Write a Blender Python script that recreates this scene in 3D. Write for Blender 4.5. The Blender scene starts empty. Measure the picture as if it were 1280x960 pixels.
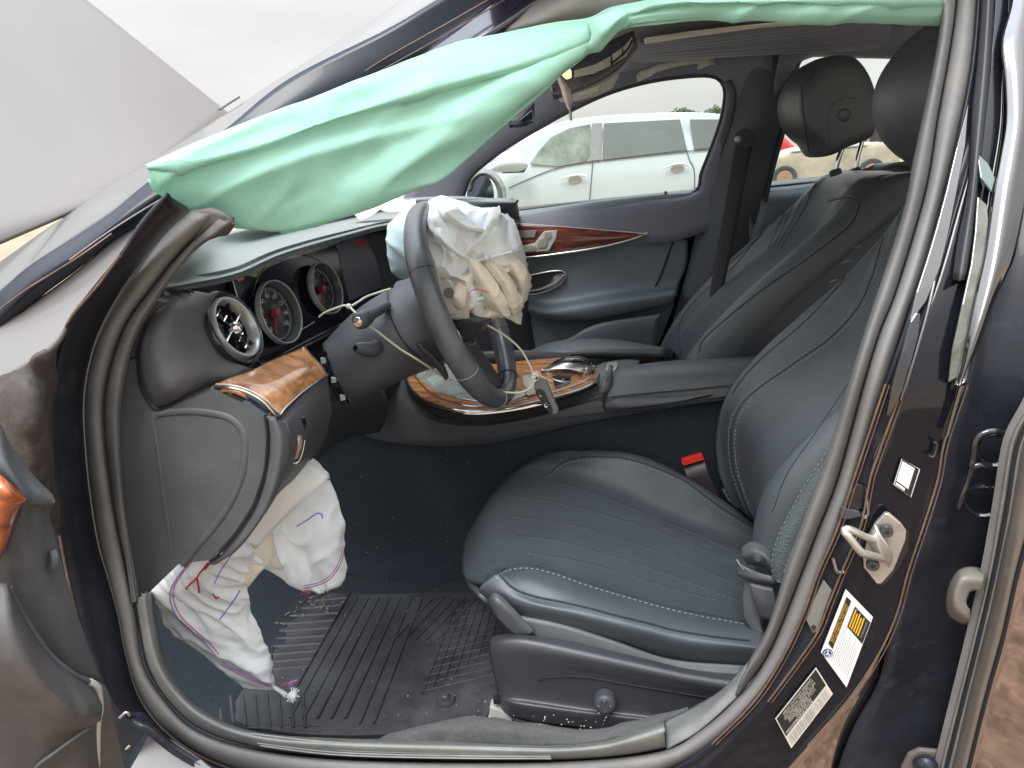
import bpy, bmesh, math, random
from mathutils import Vector, Matrix, noise
from mathutils.geometry import tessellate_polygon
R = math.radians
random.seed(7)
SC = bpy.context.scene
COL = SC.collection

# ------------------------------------------------------------------ camera
FPX = 880.0
PSI, TH, ROLL = R(9.5), R(16.8), R(5.0)
CAM = Vector((0, -.70, 1.10))
_r = Vector((math.cos(PSI), math.sin(PSI), 0))
_f = Vector((-math.sin(PSI) * math.cos(TH), math.cos(PSI) * math.cos(TH), -math.sin(TH)))
_u = _r.cross(_f)
RT = _r * math.cos(ROLL) - _u * math.sin(ROLL)
UP = _r * math.sin(ROLL) + _u * math.cos(ROLL)
cd = bpy.data.cameras.new('camera')
cd.sensor_width = 36
cd.lens = 36 * FPX / 1280
cd.clip_start = .02
cd.clip_end = 3000
cam = bpy.data.objects.new('camera', cd)
COL.objects.link(cam)
cam.matrix_world = Matrix(((RT.x, UP.x, -_f.x, CAM.x), (RT.y, UP.y, -_f.y, CAM.y), (RT.z, UP.z, -_f.z, CAM.z), (0, 0, 0, 1)))
SC.camera = cam

# ------------------------------------------------------------------ light
SUN_EL, SUN_AZ = R(58), R(190)
w = bpy.data.worlds.new('World')
SC.world = w
w.use_nodes = True
nt = w.node_tree
bg = nt.nodes['Background']
sky = nt.nodes.new('ShaderNodeTexSky')
sky.sky_type = 'NISHITA'
sky.sun_disc = False
sky.sun_elevation = SUN_EL
sky.sun_rotation = SUN_AZ
sky.dust_density = 4
sky.air_density = 1.0
# overcast: the blue is almost gone, a cream grey cloud layer remains
tc = nt.nodes.new('ShaderNodeTexCoord')
cn = nt.nodes.new('ShaderNodeTexNoise')
cn.inputs['Scale'].default_value = 2.2
cn.inputs['Detail'].default_value = 4
mp = nt.nodes.new('ShaderNodeMapping')
mp.inputs['Scale'].default_value = (1, 1, 4)
nt.links.new(tc.outputs['Generated'], mp.inputs[0])
nt.links.new(mp.outputs[0], cn.inputs['Vector'])
cr_ = nt.nodes.new('ShaderNodeValToRGB')
cr_.color_ramp.elements[0].color = (5.6, 5.45, 5.3, 1)
cr_.color_ramp.elements[1].color = (6.7, 6.65, 6.5, 1)
cr_.color_ramp.elements[0].position = .35
cr_.color_ramp.elements[1].position = .65
nt.links.new(cn.outputs[0], cr_.inputs[0])
# overcast skies are about three times brighter overhead than at the horizon
sx_ = nt.nodes.new('ShaderNodeSeparateXYZ')
nt.links.new(tc.outputs['Generated'], sx_.inputs[0])
gr = nt.nodes.new('ShaderNodeMapRange')
gr.inputs[1].default_value = 0
gr.inputs[2].default_value = 1
gr.inputs[3].default_value = .56
gr.inputs[4].default_value = 3.2
sq_ = nt.nodes.new('ShaderNodeMath')
sq_.operation = 'POWER'
sq_.inputs[1].default_value = 2.7
nt.links.new(sx_.outputs[2], sq_.inputs[0])
nt.links.new(sq_.outputs[0], gr.inputs[0])
cool = nt.nodes.new('ShaderNodeMix')
cool.data_type = 'RGBA'
cool.blend_type = 'MULTIPLY'
cool.inputs[7].default_value = (.86, .98, 1.14, 1)
nt.links.new(sq_.outputs[0], cool.inputs[0])
nt.links.new(cr_.outputs[0], cool.inputs[6])
ml = nt.nodes.new('ShaderNodeVectorMath')
ml.operation = 'SCALE'
nt.links.new(cool.outputs[2], ml.inputs[0])
nt.links.new(gr.outputs[0], ml.inputs['Scale'])
mx = nt.nodes.new('ShaderNodeMix')
mx.data_type = 'RGBA'
mx.inputs[0].default_value = .93
nt.links.new(sky.outputs[0], mx.inputs[6])
nt.links.new(ml.outputs[0], mx.inputs[7])
nt.links.new(mx.outputs[2], bg.inputs[0])
bg.inputs[1].default_value = .15
sl = bpy.data.lights.new('sun', 'SUN')
sl.energy = 1.5
sl.angle = R(24)
sl.color = (1, .97, .93)
sun = bpy.data.objects.new('sun', sl)
COL.objects.link(sun)
# sun_rotation is measured from +Y towards +X
sd = Vector((math.sin(SUN_AZ) * math.cos(SUN_EL), math.cos(SUN_AZ) * math.cos(SUN_EL), math.sin(SUN_EL)))
sun.rotation_euler = sd.to_track_quat('Z', 'Y').to_euler()
sun.location = (0, 0, 12)
SC.view_settings.view_transform = 'Standard'
SC.view_settings.look = 'None'
SC.view_settings.exposure = 0.80
SC.view_settings.gamma = 1

# ------------------------------------------------------------------ helpers
def ray(px, py):
    return _f + RT * ((px - 640) / FPX) + UP * ((480 - py) / FPX)
def W(px, py, y=None, x=None, z=None):
    """point of the photograph set on a real plane of the car (y across, x rearward, z up, metres)"""
    d = ray(px, py)
    t = (y - CAM.y) / d.y if y is not None else (x - CAM.x) / d.x if x is not None else (z - CAM.z) / d.z
    return CAM + d * t
def V(p, y=None):
    if isinstance(p, Vector): return p
    return W(p[0], p[1], p[2] if len(p) > 2 else y)
def cat(p0, p1, p2, p3, t):
    return .5 * ((2 * p1) + (p2 - p0) * t + (2 * p0 - 5 * p1 + 4 * p2 - p3) * t * t + (3 * p1 - p0 - 3 * p2 + p3) * t ** 3)
def spl(pts, n, closed=False, y=None, lin=False):
    pts = [V(p, y) for p in pts]
    k = len(pts)
    if k == 1: return pts * n
    dense = []
    segs = k if closed else k - 1
    for i in range(segs):
        if closed: a, b, c, d = pts[(i - 1) % k], pts[i], pts[(i + 1) % k], pts[(i + 2) % k]
        else:
            b, c = pts[i], pts[i + 1]
            a = pts[i - 1] if i else b * 2 - c
            d = pts[i + 2] if i + 2 < k else c * 2 - b
        for j in range(12):
            dense.append(b.lerp(c, j / 12) if lin else cat(a, b, c, d, j / 12))
    dense.append(pts[0].copy() if closed else pts[-1].copy())
    L = [0]
    for i in range(1, len(dense)): L.append(L[-1] + (dense[i] - dense[i - 1]).length)
    out, j = [], 0
    m = n if closed else n - 1
    for i in range(n):
        s = L[-1] * i / m
        while j < len(L) - 2 and L[j + 1] < s: j += 1
        t = (s - L[j]) / max(L[j + 1] - L[j], 1e-9)
        out.append(dense[j].lerp(dense[j + 1], min(max(t, 0), 1)))
    return out
INV = {}
def link(name, me, mat, parent, label=None, kind=None, smooth=True):
    o = bpy.data.objects.new(name, me)
    COL.objects.link(o)
    if mat: me.materials.append(mat)
    if smooth: me.polygons.foreach_set('use_smooth', [True] * len(me.polygons))
    if parent:
        o.parent = parent
        if parent.name in INV: o.matrix_parent_inverse = INV[parent.name]
    if label: o['label'] = label
    if kind: o['kind'] = kind
    return o
def thing(name, label, cat_, loc, group=None):
    o = bpy.data.objects.new(name, None)
    COL.objects.link(o)
    o.location = loc
    o.empty_display_size = .1
    o['label'] = label
    o['category'] = cat_
    if group: o['group'] = group
    INV[o.name] = Matrix.Translation(-Vector(loc))
    return o
def tag(o, label, cat_, group=None):
    o['label'] = label
    o['category'] = cat_
    if group: o['group'] = group
    return o
def mod_solid(o, t, off=-1):
    m = o.modifiers.new('solid', 'SOLIDIFY')
    m.thickness = t
    m.offset = off
    m.use_rim = True
    m.use_even_offset = False
def mod_bevel(o, wd, seg=2):
    m = o.modifiers.new('bevel', 'BEVEL')
    m.width = wd
    m.segments = seg
    m.limit_method = 'ANGLE'
    m.angle_limit = R(35)
    m.harden_normals = False
def grid_mesh(name, G, face_cam=True, closed=False, toward=None):
    nu, nv = len(G), len(G[0])
    vs = [p for r_ in G for p in r_]
    fs = []
    for i in range(nu - 1):
        for j in range(nv if closed else nv - 1):
            k = (j + 1) % nv
            fs.append((i * nv + j, i * nv + k, (i + 1) * nv + k, (i + 1) * nv + j))
    if face_cam:
        tw = toward if toward is not None else CAM
        s = 0
        for f in fs[::7] or fs:
            a, b, c = vs[f[0]], vs[f[1]], vs[f[2]]
            s += (b - a).cross(c - b).normalized().dot((tw - a).normalized())
        if s < 0: fs = [tuple(reversed(f)) for f in fs]
    me = bpy.data.meshes.new(name)
    me.from_pydata([tuple(v) for v in vs], [], fs)
    me.update()
    return me
def loft(name, curves, mat, parent=None, n=32, m=5, thick=.004, lin=False, closed=False, crosslin=False,
         y=None, disp=None, label=None, kind=None, toward=None, crossclosed=False):
    C = [spl(c, n, closed, y, lin) for c in curves]
    G = []
    k = len(C)
    if crosslin or k == 2:
        for i in range(k - 1):
            for s in range(m): G.append([C[i][j].lerp(C[i + 1][j], s / m) for j in range(n)])
        G.append(C[-1])
    else:
        rng = range(k if crossclosed else k - 1)
        for i in rng:
            for s in range(m):
                row = []
                for j in range(n):
                    if crossclosed: a, b, c, d = C[(i - 1) % k][j], C[i][j], C[(i + 1) % k][j], C[(i + 2) % k][j]
                    else:
                        b, c = C[i][j], C[i + 1][j]
                        a = C[i - 1][j] if i else b * 2 - c
                        d = C[i + 2][j] if i + 2 < k else c * 2 - b
                    row.append(cat(a, b, c, d, s / m))
                G.append(row)
        G.append(list(C[0] if crossclosed else C[-1]))
    if disp:
        H = [list(r_) for r_ in G]
        nu = len(G)
        for i in range(nu):
            for j in range(n):
                du = G[min(i + 1, nu - 1)][j] - G[max(i - 1, 0)][j]
                dv = G[i][min(j + 1, n - 1)] - G[i][max(j - 1, 0)]
                nn = du.cross(dv)
                if nn.length < 1e-9: continue
                nn.normalize()
                if nn.dot(CAM - G[i][j]) < 0: nn = -nn
                H[i][j] = G[i][j] + nn * disp(i / (nu - 1), j / (n - 1), G[i][j])
        G = H
    me = grid_mesh(name, G, True, closed, toward)
    o = link(name, me, mat, parent, label, kind)
    if thick: mod_solid(o, thick)
    return o
def poly(name, pts, mat, parent=None, t=.006, bev=.0015, smooth=0, y=None, label=None, closed=True, lift=0, kind=None, nsh=False):
    P = [V(p, y) for p in pts]
    if smooth: P = spl(P, smooth, True)
    # Newell normal
    nn = Vector()
    for i in range(len(P)):
        a, b = P[i], P[(i + 1) % len(P)]
        nn += Vector(((a.y - b.y) * (a.z + b.z), (a.z - b.z) * (a.x + b.x), (a.x - b.x) * (a.y + b.y)))
    nn.normalize()
    c = sum(P, Vector()) / len(P)
    if nn.dot(CAM - c) < 0:
        nn = -nn
        P.reverse()
    P = [p + nn * lift for p in P]
    k = len(P)
    tris = tessellate_polygon([P])
    vs = P + [p - nn * t for p in P]
    fs = []
    for a, b, d in tris:
        q = (P[b] - P[a]).cross(P[d] - P[a])
        if q.dot(nn) < 0: a, d = d, a
        fs.append((a, b, d))
        fs.append((d + k, b + k, a + k))
    for i in range(k):
        j = (i + 1) % k
        fs.append((i, i + k, j + k, j))
    me = bpy.data.meshes.new(name)
    me.from_pydata([tuple(v) for v in vs], [], fs)
    me.update()
    o = link(name, me, mat, parent, label, kind, smooth=False)
    if bev: mod_bevel(o, bev)
    return o
class MB:
    def __init__(s): s.v, s.f = [], []
    def tube(s, path, r, ns=8, closed=False, n=None, nrm=None, r2=None, cap=True, lin=False, taper=None, y=None):
        if n is None: P = [V(p, y) for p in path]
        else: P = spl(path, n, closed, y, lin)
        k = len(P)
        base = len(s.v)
        prev = None
        for i, p in enumerate(P):
            if closed: t = P[(i + 1) % k] - P[i - 1]
            else: t = P[min(i + 1, k - 1)] - P[max(i - 1, 0)]
            if t.length < 1e-9: t = Vector((1, 0, 0))
            t.normalize()
            if nrm is not None: a = nrm - t * nrm.dot(t)
            elif prev is not None: a = prev - t * prev.dot(t)
            else:
                a = Vector((0, 0, 1)) - t * t.z
                if a.length < .1: a = Vector((1, 0, 0)) - t * t.x
            a.normalize()
            prev = a
            b = t.cross(a)
            q = taper(i / max(k - 1, 1)) if taper else 1
            rb = r if r2 is None else r2
            for j in range(ns):
                th = 2 * math.pi * j / ns
                s.v.append(p + a * (math.cos(th) * r * q) + b * (math.sin(th) * rb * q))
        for i in range(k if closed else k - 1):
            for j in range(ns):
                i2, j2 = (i + 1) % k, (j + 1) % ns
                s.f.append((base + i * ns + j, base + i * ns + j2, base + i2 * ns + j2, base + i2 * ns + j))
        if cap and not closed:
            s.f.append(tuple(base + j for j in reversed(range(ns))))
            s.f.append(tuple(base + (k - 1) * ns + j for j in range(ns)))
        return s
    def lathe(s, c, n, prof, seg=40, sx=1, closedprof=False):
        n = Vector(n).normalized()
        a = n.cross(Vector((0, 1, 0)))
        if a.length < .2: a = n.cross(Vector((0, 0, 1)))
        a.normalize()
        b = n.cross(a)
        base = len(s.v)
        k = len(prof)
        for (r_, h) in prof:
            for j in range(seg):
                th = 2 * math.pi * j / seg
                s.v.append(c + n * h + a * (r_ * math.cos(th)) + b * (r_ * math.sin(th) * sx))
        for i in range(k if closedprof else k - 1):
            for j in range(seg):
                i2, j2 = (i + 1) % k, (j + 1) % seg
                s.f.append((base + i * seg + j, base + i2 * seg + j, base + i2 * seg + j2, base + i * seg + j2))
        return s
    def box(s, c, ax, ay, az):
        base = len(s.v)
        for i in (-1, 1):
            for j in (-1, 1):
                for k in (-1, 1): s.v.append(c + ax * i + ay * j + az * k)
        for f in ((0, 1, 3, 2), (4, 6, 7, 5), (0, 4, 5, 1), (2, 3, 7, 6), (0, 2, 6, 4), (1, 5, 7, 3)):
            s.f.append(tuple(base + q for q in f))
        return s
    def build(s, name, mat, parent=None, label=None, kind=None, smooth=True, bev=0):
        me = bpy.data.meshes.new(name)
        me.from_pydata([tuple(v) for v in s.v], [], s.f)
        me.update()
        bm = bmesh.new()
        bm.from_mesh(me)
        bmesh.ops.recalc_face_normals(bm, faces=bm.faces)
        bm.to_mesh(me)
        bm.free()
        o = link(name, me, mat, parent, label, kind, smooth)
        if smooth:
            try: me.set_sharp_from_angle(angle=R(50))
            except Exception: pass
        if bev: mod_bevel(o, bev)
        return o
def tube(name, path, r, mat, parent=None, label=None, kind=None, **k):
    return MB().tube(path, r, **k).build(name, mat, parent, label, kind)
def dashes(name, path, mat, parent, y=None, step=.0085, ln=.0046, r=.00075, lift=.0012):
    """sewn thread: separate short stitches along a seam"""
    P0 = [V(p, y) for p in path]
    P1 = spl(P0, 200)
    L = sum((P1[i + 1] - P1[i]).length for i in range(199))
    P = spl(P0, max(int(L / .0023), 8))
    mb = MB()
    k = max(2, int(round(ln / .0023)))
    st = max(k + 1, int(round(step / .0023)))
    for i in range(0, len(P) - k, st):
        d = (CAM - P[i]).normalized() * lift
        mb.tube([P[i] + d, P[i + k] + d], r, ns=5)
    return mb.build(name, mat, parent, kind='stuff')
def text(name, s, org, right, up, size, mat, parent, align='CENTER', ext=.0002):
    cu = bpy.data.curves.new('t', 'FONT')
    cu.body = s
    cu.size = 1
    cu.align_x = align
    cu.align_y = 'CENTER'
    cu.resolution_u = 2
    o = bpy.data.objects.new('t', cu)
    COL.objects.link(o)
    dg = bpy.context.evaluated_depsgraph_get()
    me = bpy.data.meshes.new_from_object(o.evaluated_get(dg))
    bpy.data.objects.remove(o)
    right, up = Vector(right).normalized(), Vector(up).normalized()
    n = right.cross(up)
    M = Matrix(((right.x, up.x, n.x, org.x), (right.y, up.y, n.y, org.y), (right.z, up.z, n.z, org.z), (0, 0, 0, 1)))
    me.transform(M @ Matrix.Scale(size, 4))
    me.materials.clear()
    return link(name, me, mat, parent, smooth=False)
def nz(p, s, seed=0): return noise.noise(Vector((p.x * s + seed, p.y * s - seed * 1.7, p.z * s + seed * .3)))
def ridge(p, s, seed=0): return 1 - abs(nz(p, s, seed)) * 2.2

# ------------------------------------------------------------------ materials
def mat(name, col, rough=.5, metal=0, bump=None, var=None, coat=0, ior=1.5, dust=None, spec=.5, coatr=.05, sheen=0, trans=0, rvar=0, tint=None, wrinkle=None):
    m = bpy.data.materials.new(name)
    m.use_nodes = True
    T = m.node_tree
    b = T.nodes['Principled BSDF']
    b.inputs['Base Color'].default_value = (*col, 1)
    b.inputs['Roughness'].default_value = rough
    b.inputs['Metallic'].default_value = metal
    b.inputs['IOR'].default_value = ior
    b.inputs['Specular IOR Level'].default_value = spec
    b.inputs['Coat Weight'].default_value = coat
    b.inputs['Coat Roughness'].default_value = coatr
    if sheen:
        b.inputs['Sheen Weight'].default_value = sheen
        b.inputs['Sheen Roughness'].default_value = .4
    tcn = T.nodes.new('ShaderNodeTexCoord')
    co = tcn.outputs['Object']
    last = None
    def nzn(scale, detail=3, rough_=.6):
        n_ = T.nodes.new('ShaderNodeTexNoise')
        n_.inputs['Scale'].default_value = scale
        n_.inputs['Detail'].default_value = detail
        n_.inputs['Roughness'].default_value = rough_
        T.links.new(co, n_.inputs['Vector'])
        return n_.outputs[0]
    if var:
        sc_, amt = var[0], var[1]
        col2 = var[2] if len(var) > 2 else tuple(min(1, c * (1 + amt)) for c in col)
        rp = T.nodes.new('ShaderNodeValToRGB')
        rp.color_ramp.elements[0].color = (*(c * (1 - amt) for c in col), 1)
        rp.color_ramp.elements[1].color = (*col2, 1)
        rp.color_ramp.elements[0].position = .3
        rp.color_ramp.elements[1].position = .72
        T.links.new(nzn(sc_, 5, .65), rp.inputs[0])
        last = rp.outputs[0]
    if dust:   # (scale, threshold, colour, strength)
        rp = T.nodes.new('ShaderNodeValToRGB')
        rp.color_ramp.elements[0].position = dust[1]
        rp.color_ramp.elements[1].position = min(1, dust[1] + .25)
        rp.color_ramp.elements[0].color = (0, 0, 0, 1)
        rp.color_ramp.elements[1].color = (dust[3],) * 3 + (1,)
        T.links.new(nzn(dust[0], 8, .75), rp.inputs[0])
        mx_ = T.nodes.new('ShaderNodeMix')
        mx_.data_type = 'RGBA'
        T.links.new(rp.outputs[0], mx_.inputs[0])
        if last: T.links.new(last, mx_.inputs[6])
        else: mx_.inputs[6].default_value = (*col, 1)
        mx_.inputs[7].default_value = (*dust[2], 1)
        last = mx_.outputs[2]
        rr = T.nodes.new('ShaderNodeMapRange')
        rr.inputs[3].default_value = rough
        rr.inputs[4].default_value = min(1, rough + .5)
        T.links.new(rp.outputs[0], rr.inputs[0])
        T.links.new(rr.outputs[0], b.inputs['Roughness'])
    elif rvar:
        rr = T.nodes.new('ShaderNodeMapRange')
        rr.inputs[3].default_value = max(.02, rough - rvar)
        rr.inputs[4].default_value = min(1, rough + rvar)
        T.links.new(nzn(9, 6, .7), rr.inputs[0])
        T.links.new(rr.outputs[0], b.inputs['Roughness'])
    if last: T.links.new(last, b.inputs['Base Color'])
    if bump:   # (kind, scale, strength, distance)
        bp = T.nodes.new('ShaderNodeBump')
        bp.inputs['Strength'].default_value = bump[2]
        bp.inputs['Distance'].default_value = bump[3] if len(bump) > 3 else .001
        if bump[0] == 'v':
            vo = T.nodes.new('ShaderNodeTexVoronoi')
            vo.feature = 'DISTANCE_TO_EDGE'
            vo.inputs['Scale'].default_value = bump[1]
            T.links.new(co, vo.inputs['Vector'])
            rp = T.nodes.new('ShaderNodeMapRange')
            rp.inputs[2].default_value = .12
            T.links.new(vo.outputs['Distance'], rp.inputs[0])
            T.links.new(rp.outputs[0], bp.inputs['Height'])
        elif bump[0] == 'd':
            vo = T.nodes.new('ShaderNodeTexVoronoi')
            vo.inputs['Scale'].default_value = bump[1]
            T.links.new(co, vo.inputs['Vector'])
            T.links.new(vo.outputs['Distance'], bp.inputs['Height'])
        else: T.links.new(nzn(bump[1], 4, .6), bp.inputs['Height'])
        if wrinkle:
            b2 = T.nodes.new('ShaderNodeBump')
            b2.inputs['Strength'].default_value = wrinkle[1]
            b2.inputs['Distance'].default_value = wrinkle[2]
            n2 = nzn(wrinkle[0], 3, .5)
            T.links.new(n2, b2.inputs['Height'])
            T.links.new(bp.outputs[0], b2.inputs['Normal'])
            T.links.new(b2.outputs[0], b.inputs['Normal'])
        else: T.links.new(bp.outputs[0], b.inputs['Normal'])
    return m
DUST = (.26, .22, .18)
M = {}
M['leather'] = mat('charcoal_leather', (.070, .085, .099), .40, bump=('v', 420, .35, .0006), var=(5, .15), spec=.8, dust=(7, .58, (.26, .30, .31), .12), wrinkle=(16, .25, .006))
M['leather_perf'] = mat('perforated_leather', (.11, .135, .14), .4, bump=('d', 420, 1, .0012), var=(5, .1))
M['leather_side'] = mat('smooth_leather', (.082, .09, .098), .4, bump=('v', 480, .3, .0006), var=(4, .15), spec=.8)
M['leather_wheel'] = mat('worn_wheel_leather', (.09, .094, .105), .34, bump=('n', 900, .25, .0005), var=(22, .3), rvar=.1, spec=.8)
M['plastic'] = mat('grained_plastic', (.085, .089, .101), .45, bump=('v', 620, .5, .0006), var=(6, .15), dust=(9, .52, (.26, .25, .24), .22), spec=.7)
M['plastic_dark'] = mat('dark_plastic', (.055, .059, .068), .45, bump=('n', 700, .2, .0004), dust=(30, .68, DUST, .12))
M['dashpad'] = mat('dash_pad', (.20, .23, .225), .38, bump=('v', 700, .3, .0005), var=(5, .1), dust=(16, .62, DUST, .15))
M['door_trim'] = mat('door_trim', (.16, .195, .225), .45, bump=('v', 800, .25, .0005), var=(4, .12), spec=.7)
M['gloss'] = mat('piano_black', (.012, .013, .018), .07, coat=1, ior=1.6)
M['screen'] = mat('screen_glass', (.010, .012, .02), .12, ior=1.55, var=(3, .3))
M['screen_dim'] = mat('display_black', (.115, .118, .165), .3)
M['carpet'] = mat('dark_carpet', (.028, .040, .056), .95, bump=('n', 1100, 1, .004), var=(140, .3), sheen=.05, dust=(500, .70, (.25, .25, .25), .25))
M['carpet_grey'] = mat('dusty_carpet', (0.056, 0.0532, 0.056), .95, bump=('n', 1200, 1, .003), var=(60, .5), sheen=.3, dust=(120, .55, DUST, .35))
M['mat_rubber'] = mat('dusty_rubber', (.030, .032, .039), .45, bump=('n', 300, .3, .0006), dust=(4, .42, (.15, .155, .165), .55))
M['rubber'] = mat('seal_rubber', (.185, .178, .172), .72, bump=('n', 160, .15, .0008), var=(9, .18), dust=(22, .5, (.3, .27, .24), .35))
M['seal_fabric'] = mat('seal_lining', (.15, .146, .143), .7, bump=('n', 900, .6, .0008), var=(12, .15), dust=(22, .5, DUST, .25))
M['sill'] = mat('scuffed_sill', (.21, .215, .21), .5, bump=('n', 200, .3, .0006), var=(14, .25), dust=(20, .48, (.32, .29, .24), .35))
M['jamb'] = mat('dusty_black_paint', (.020, .023, .032), .36, coat=.12, ior=1.45, spec=.3, var=(9, .4), dust=(26, .55, (.13, .135, .155), .35))
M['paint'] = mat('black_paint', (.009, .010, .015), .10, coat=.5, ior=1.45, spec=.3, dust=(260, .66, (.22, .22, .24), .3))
M['mirror'] = mat('sky_reflection', (.20, .193, .193), .10, metal=1, dust=(40, .66, (.35, .3, .26), .3))  # bright metal standing in for sky reflected in black paint
M['fender_sky_tone'] = mat('fender_sky_tone', (.22, .207, .207), .35, coat=.3, dust=(40, .62, (.3, .27, .24), .2))  # black paint lightened to carry the sky reflection
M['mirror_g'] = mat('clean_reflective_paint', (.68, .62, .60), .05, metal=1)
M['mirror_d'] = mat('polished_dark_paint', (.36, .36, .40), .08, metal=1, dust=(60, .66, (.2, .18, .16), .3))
M['hood_sky'] = mat('hood_sky_tone', (.112, .094, .083), .38, spec=.6, dust=(30, .64, (.30, .25, .2), .25), coat=.3)  # pale tone stands in for sky reflected in the black hood
M['brown'] = mat('mud_splashed_liner', (.06, .048, .045), .75, bump=('n', 60, .6, .003), var=(18, .4), dust=(40, .5, (.2, .16, .13), .6))
M['tan_line'] = mat('sealed_flange', (.22, .15, .11), .35, metal=.5, var=(60, .3))
M['rail_line'] = mat('rail_edge_line', (.10, .055, .05), .4)
M['chrome'] = mat('chrome', (.85, .85, .84), .1, metal=1)
M['satin'] = mat('satin_silver', (.7, .69, .66), .3, metal=1, rvar=.06)
M['zinc'] = mat('striker_zinc', (.62, .60, .56), .36, metal=.75, bump=('n', 120, .15, .0006), var=(20, .1))
M['silver_pl'] = mat('silver_plastic', (.62, .63, .60), .35, metal=.25)
M['bank'] = mat('silver_sheen', (.80, .82, .78), .22, metal=.7)
M['creamknob'] = mat('cream_knob', (.55, .42, .32), .4, coat=.4)
M['headliner'] = mat('black_headliner', (.23, .24, .29), .9, bump=('n', 900, .5, .001), sheen=.2)
M['grey_trim'] = mat('grey_trim', (.22, .21, .19), .5)
M['lamp_trim'] = mat('overhead_console', (.55, .54, .50), .5)
M['cloth_w'] = mat('white_airbag_cloth', (.84, .86, .87), .8, bump=('n', 420, .4, .001), var=(7, .05), dust=(14, .62, (.62, .54, .42), .35))
M['cloth_c'] = mat('cream_airbag_cloth', (.82, .74, .61), .8, bump=('n', 420, .4, .001), var=(9, .1), dust=(14, .62, (.55, .45, .33), .3))
M['cloth_b'] = mat('bluish_cloth', (.52, .64, .70), .8, bump=('n', 500, .3, .001))
M['card'] = mat('white_card', (.78, .77, .74), .6, bump=('n', 200, .1, .001), var=(12, .05))
M['card_c'] = mat('cream_card', (.62, .56, .47), .7, var=(12, .08))
M['thread_w'] = mat('pale_thread', (.26, .28, .28), .7)
M['thread_g'] = mat('grey_thread', (.17, .19, .19), .7)
M['thread_d'] = mat('dark_seam', (.01, .011, .013), .6)
M['thread_p'] = mat('pink_thread', (.55, .12, .3), .7)
M['thread_v'] = mat('violet_thread', (.25, .15, .55), .7)
M['thread_r'] = mat('red_thread', (.5, .03, .06), .7)
M['cord'] = mat('cream_cord', (.66, .63, .50), .5)
M['red'] = mat('red_button', (.75, .035, .02), .4)
M['red_em'] = mat('needle_red', (.6, .01, .04), .4)
M['belt'] = mat('belt_webbing', (.05, .052, .058), .75, bump=('n', 900, .6, .001))
M['white_print'] = mat('white_print', (.7, .7, .7), .5)
M['white_paint'] = mat('white_car_paint', (.50, .57, .595), .18, coat=.5, var=(1.5, .03))
M['sticker'] = mat('label_white', (.74, .74, .74), .35)
M['sticker_c'] = mat('label_cream', (.62, .58, .5), .4)
M['yellow'] = mat('label_yellow', (.75, .42, .03), .4)
M['ink'] = mat('label_black', (.02, .02, .02), .4)
M['ink_grey'] = mat('label_grey', (.30, .30, .31), .5)
M['ink_navy'] = mat('label_navy', (.04, .06, .16), .4)
M['orange'] = mat('orange_wood', (.5, .12, .02), .15, coat=1)
M['glassy'] = mat('lamp_glass', (.5, .5, .48), .15)
def wood(name, c0, c1, c2):
    m = mat(name, c1, .25, coat=1, coatr=.04)
    T = m.node_tree
    b = T.nodes['Principled BSDF']
    co = T.nodes.new('ShaderNodeTexCoord')
    n1 = T.nodes.new('ShaderNodeTexNoise')
    n1.inputs['Scale'].default_value = 9
    n1.inputs['Detail'].default_value = 7
    n1.inputs['Distortion'].default_value = 2.2
    mpn = T.nodes.new('ShaderNodeMapping')
    mpn.inputs['Scale'].default_value = (1, 2.2, 3.5)
    T.links.new(co.outputs['Object'], mpn.inputs[0])
    T.links.new(mpn.outputs[0], n1.inputs['Vector'])
    rp = T.nodes.new('ShaderNodeValToRGB')
    e = rp.color_ramp.elements
    e[0].position, e[0].color = .3, (*c0, 1)
    e[1].position, e[1].color = .7, (*c2, 1)
    q = e.new(.5)
    q.color = (*c1, 1)
    T.links.new(n1.outputs[0], rp.inputs[0])
    T.links.new(rp.outputs[0], b.inputs['Base Color'])
    return m
M['wood'] = wood('walnut_burl', (.24, .09, .03), (.46, .20, .075), (.62, .31, .13))
M['wood_red'] = wood('dark_walnut', (.05, .008, .005), (.16, .03, .015), (.30, .07, .03))
M['wood_orange'] = wood('lacquered_walnut', (.16, .03, .01), (.36, .08, .02), (.58, .18, .045))
def weave():
    m = mat('mint_airbag_fabric', (.48, .80, .69), .72, var=(3.5, .06))
    T = m.node_tree
    b = T.nodes['Principled BSDF']
    co = T.nodes.new('ShaderNodeTexCoord')
    hs = []
    for ax in (0, 2):
        wv = T.nodes.new('ShaderNodeTexWave')
        wv.inputs['Scale'].default_value = 260
        wv.inputs['Distortion'].default_value = 1.5
        wv.bands_direction = 'X' if ax == 0 else 'Z'
        T.links.new(co.outputs['Object'], wv.inputs['Vector'])
        hs.append(wv.outputs[1])
    ad = T.nodes.new('ShaderNodeMath')
    T.links.new(hs[0], ad.inputs[0])
    T.links.new(hs[1], ad.inputs[1])
    bp = T.nodes.new('ShaderNodeBump')
    bp.inputs['Strength'].default_value = .35
    bp.inputs['Distance'].default_value = .0006
    T.links.new(ad.outputs[0], bp.inputs['Height'])
    T.links.new(bp.outputs[0], b.inputs['Normal'])
    # thin cloth lets some light through
    tr = T.nodes.new('ShaderNodeBsdfTranslucent')
    tr.inputs[0].default_value = (.50, .88, .74, 1)
    ms = T.nodes.new('ShaderNodeMixShader')
    ms.inputs[0].default_value = .35
    T.links.new(b.outputs[0], ms.inputs[1])
    T.links.new(tr.outputs[0], ms.inputs[2])
    T.links.new(ms.outputs[0], T.nodes['Material Output'].inputs[0])
    return m
M['mint'] = weave()
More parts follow.
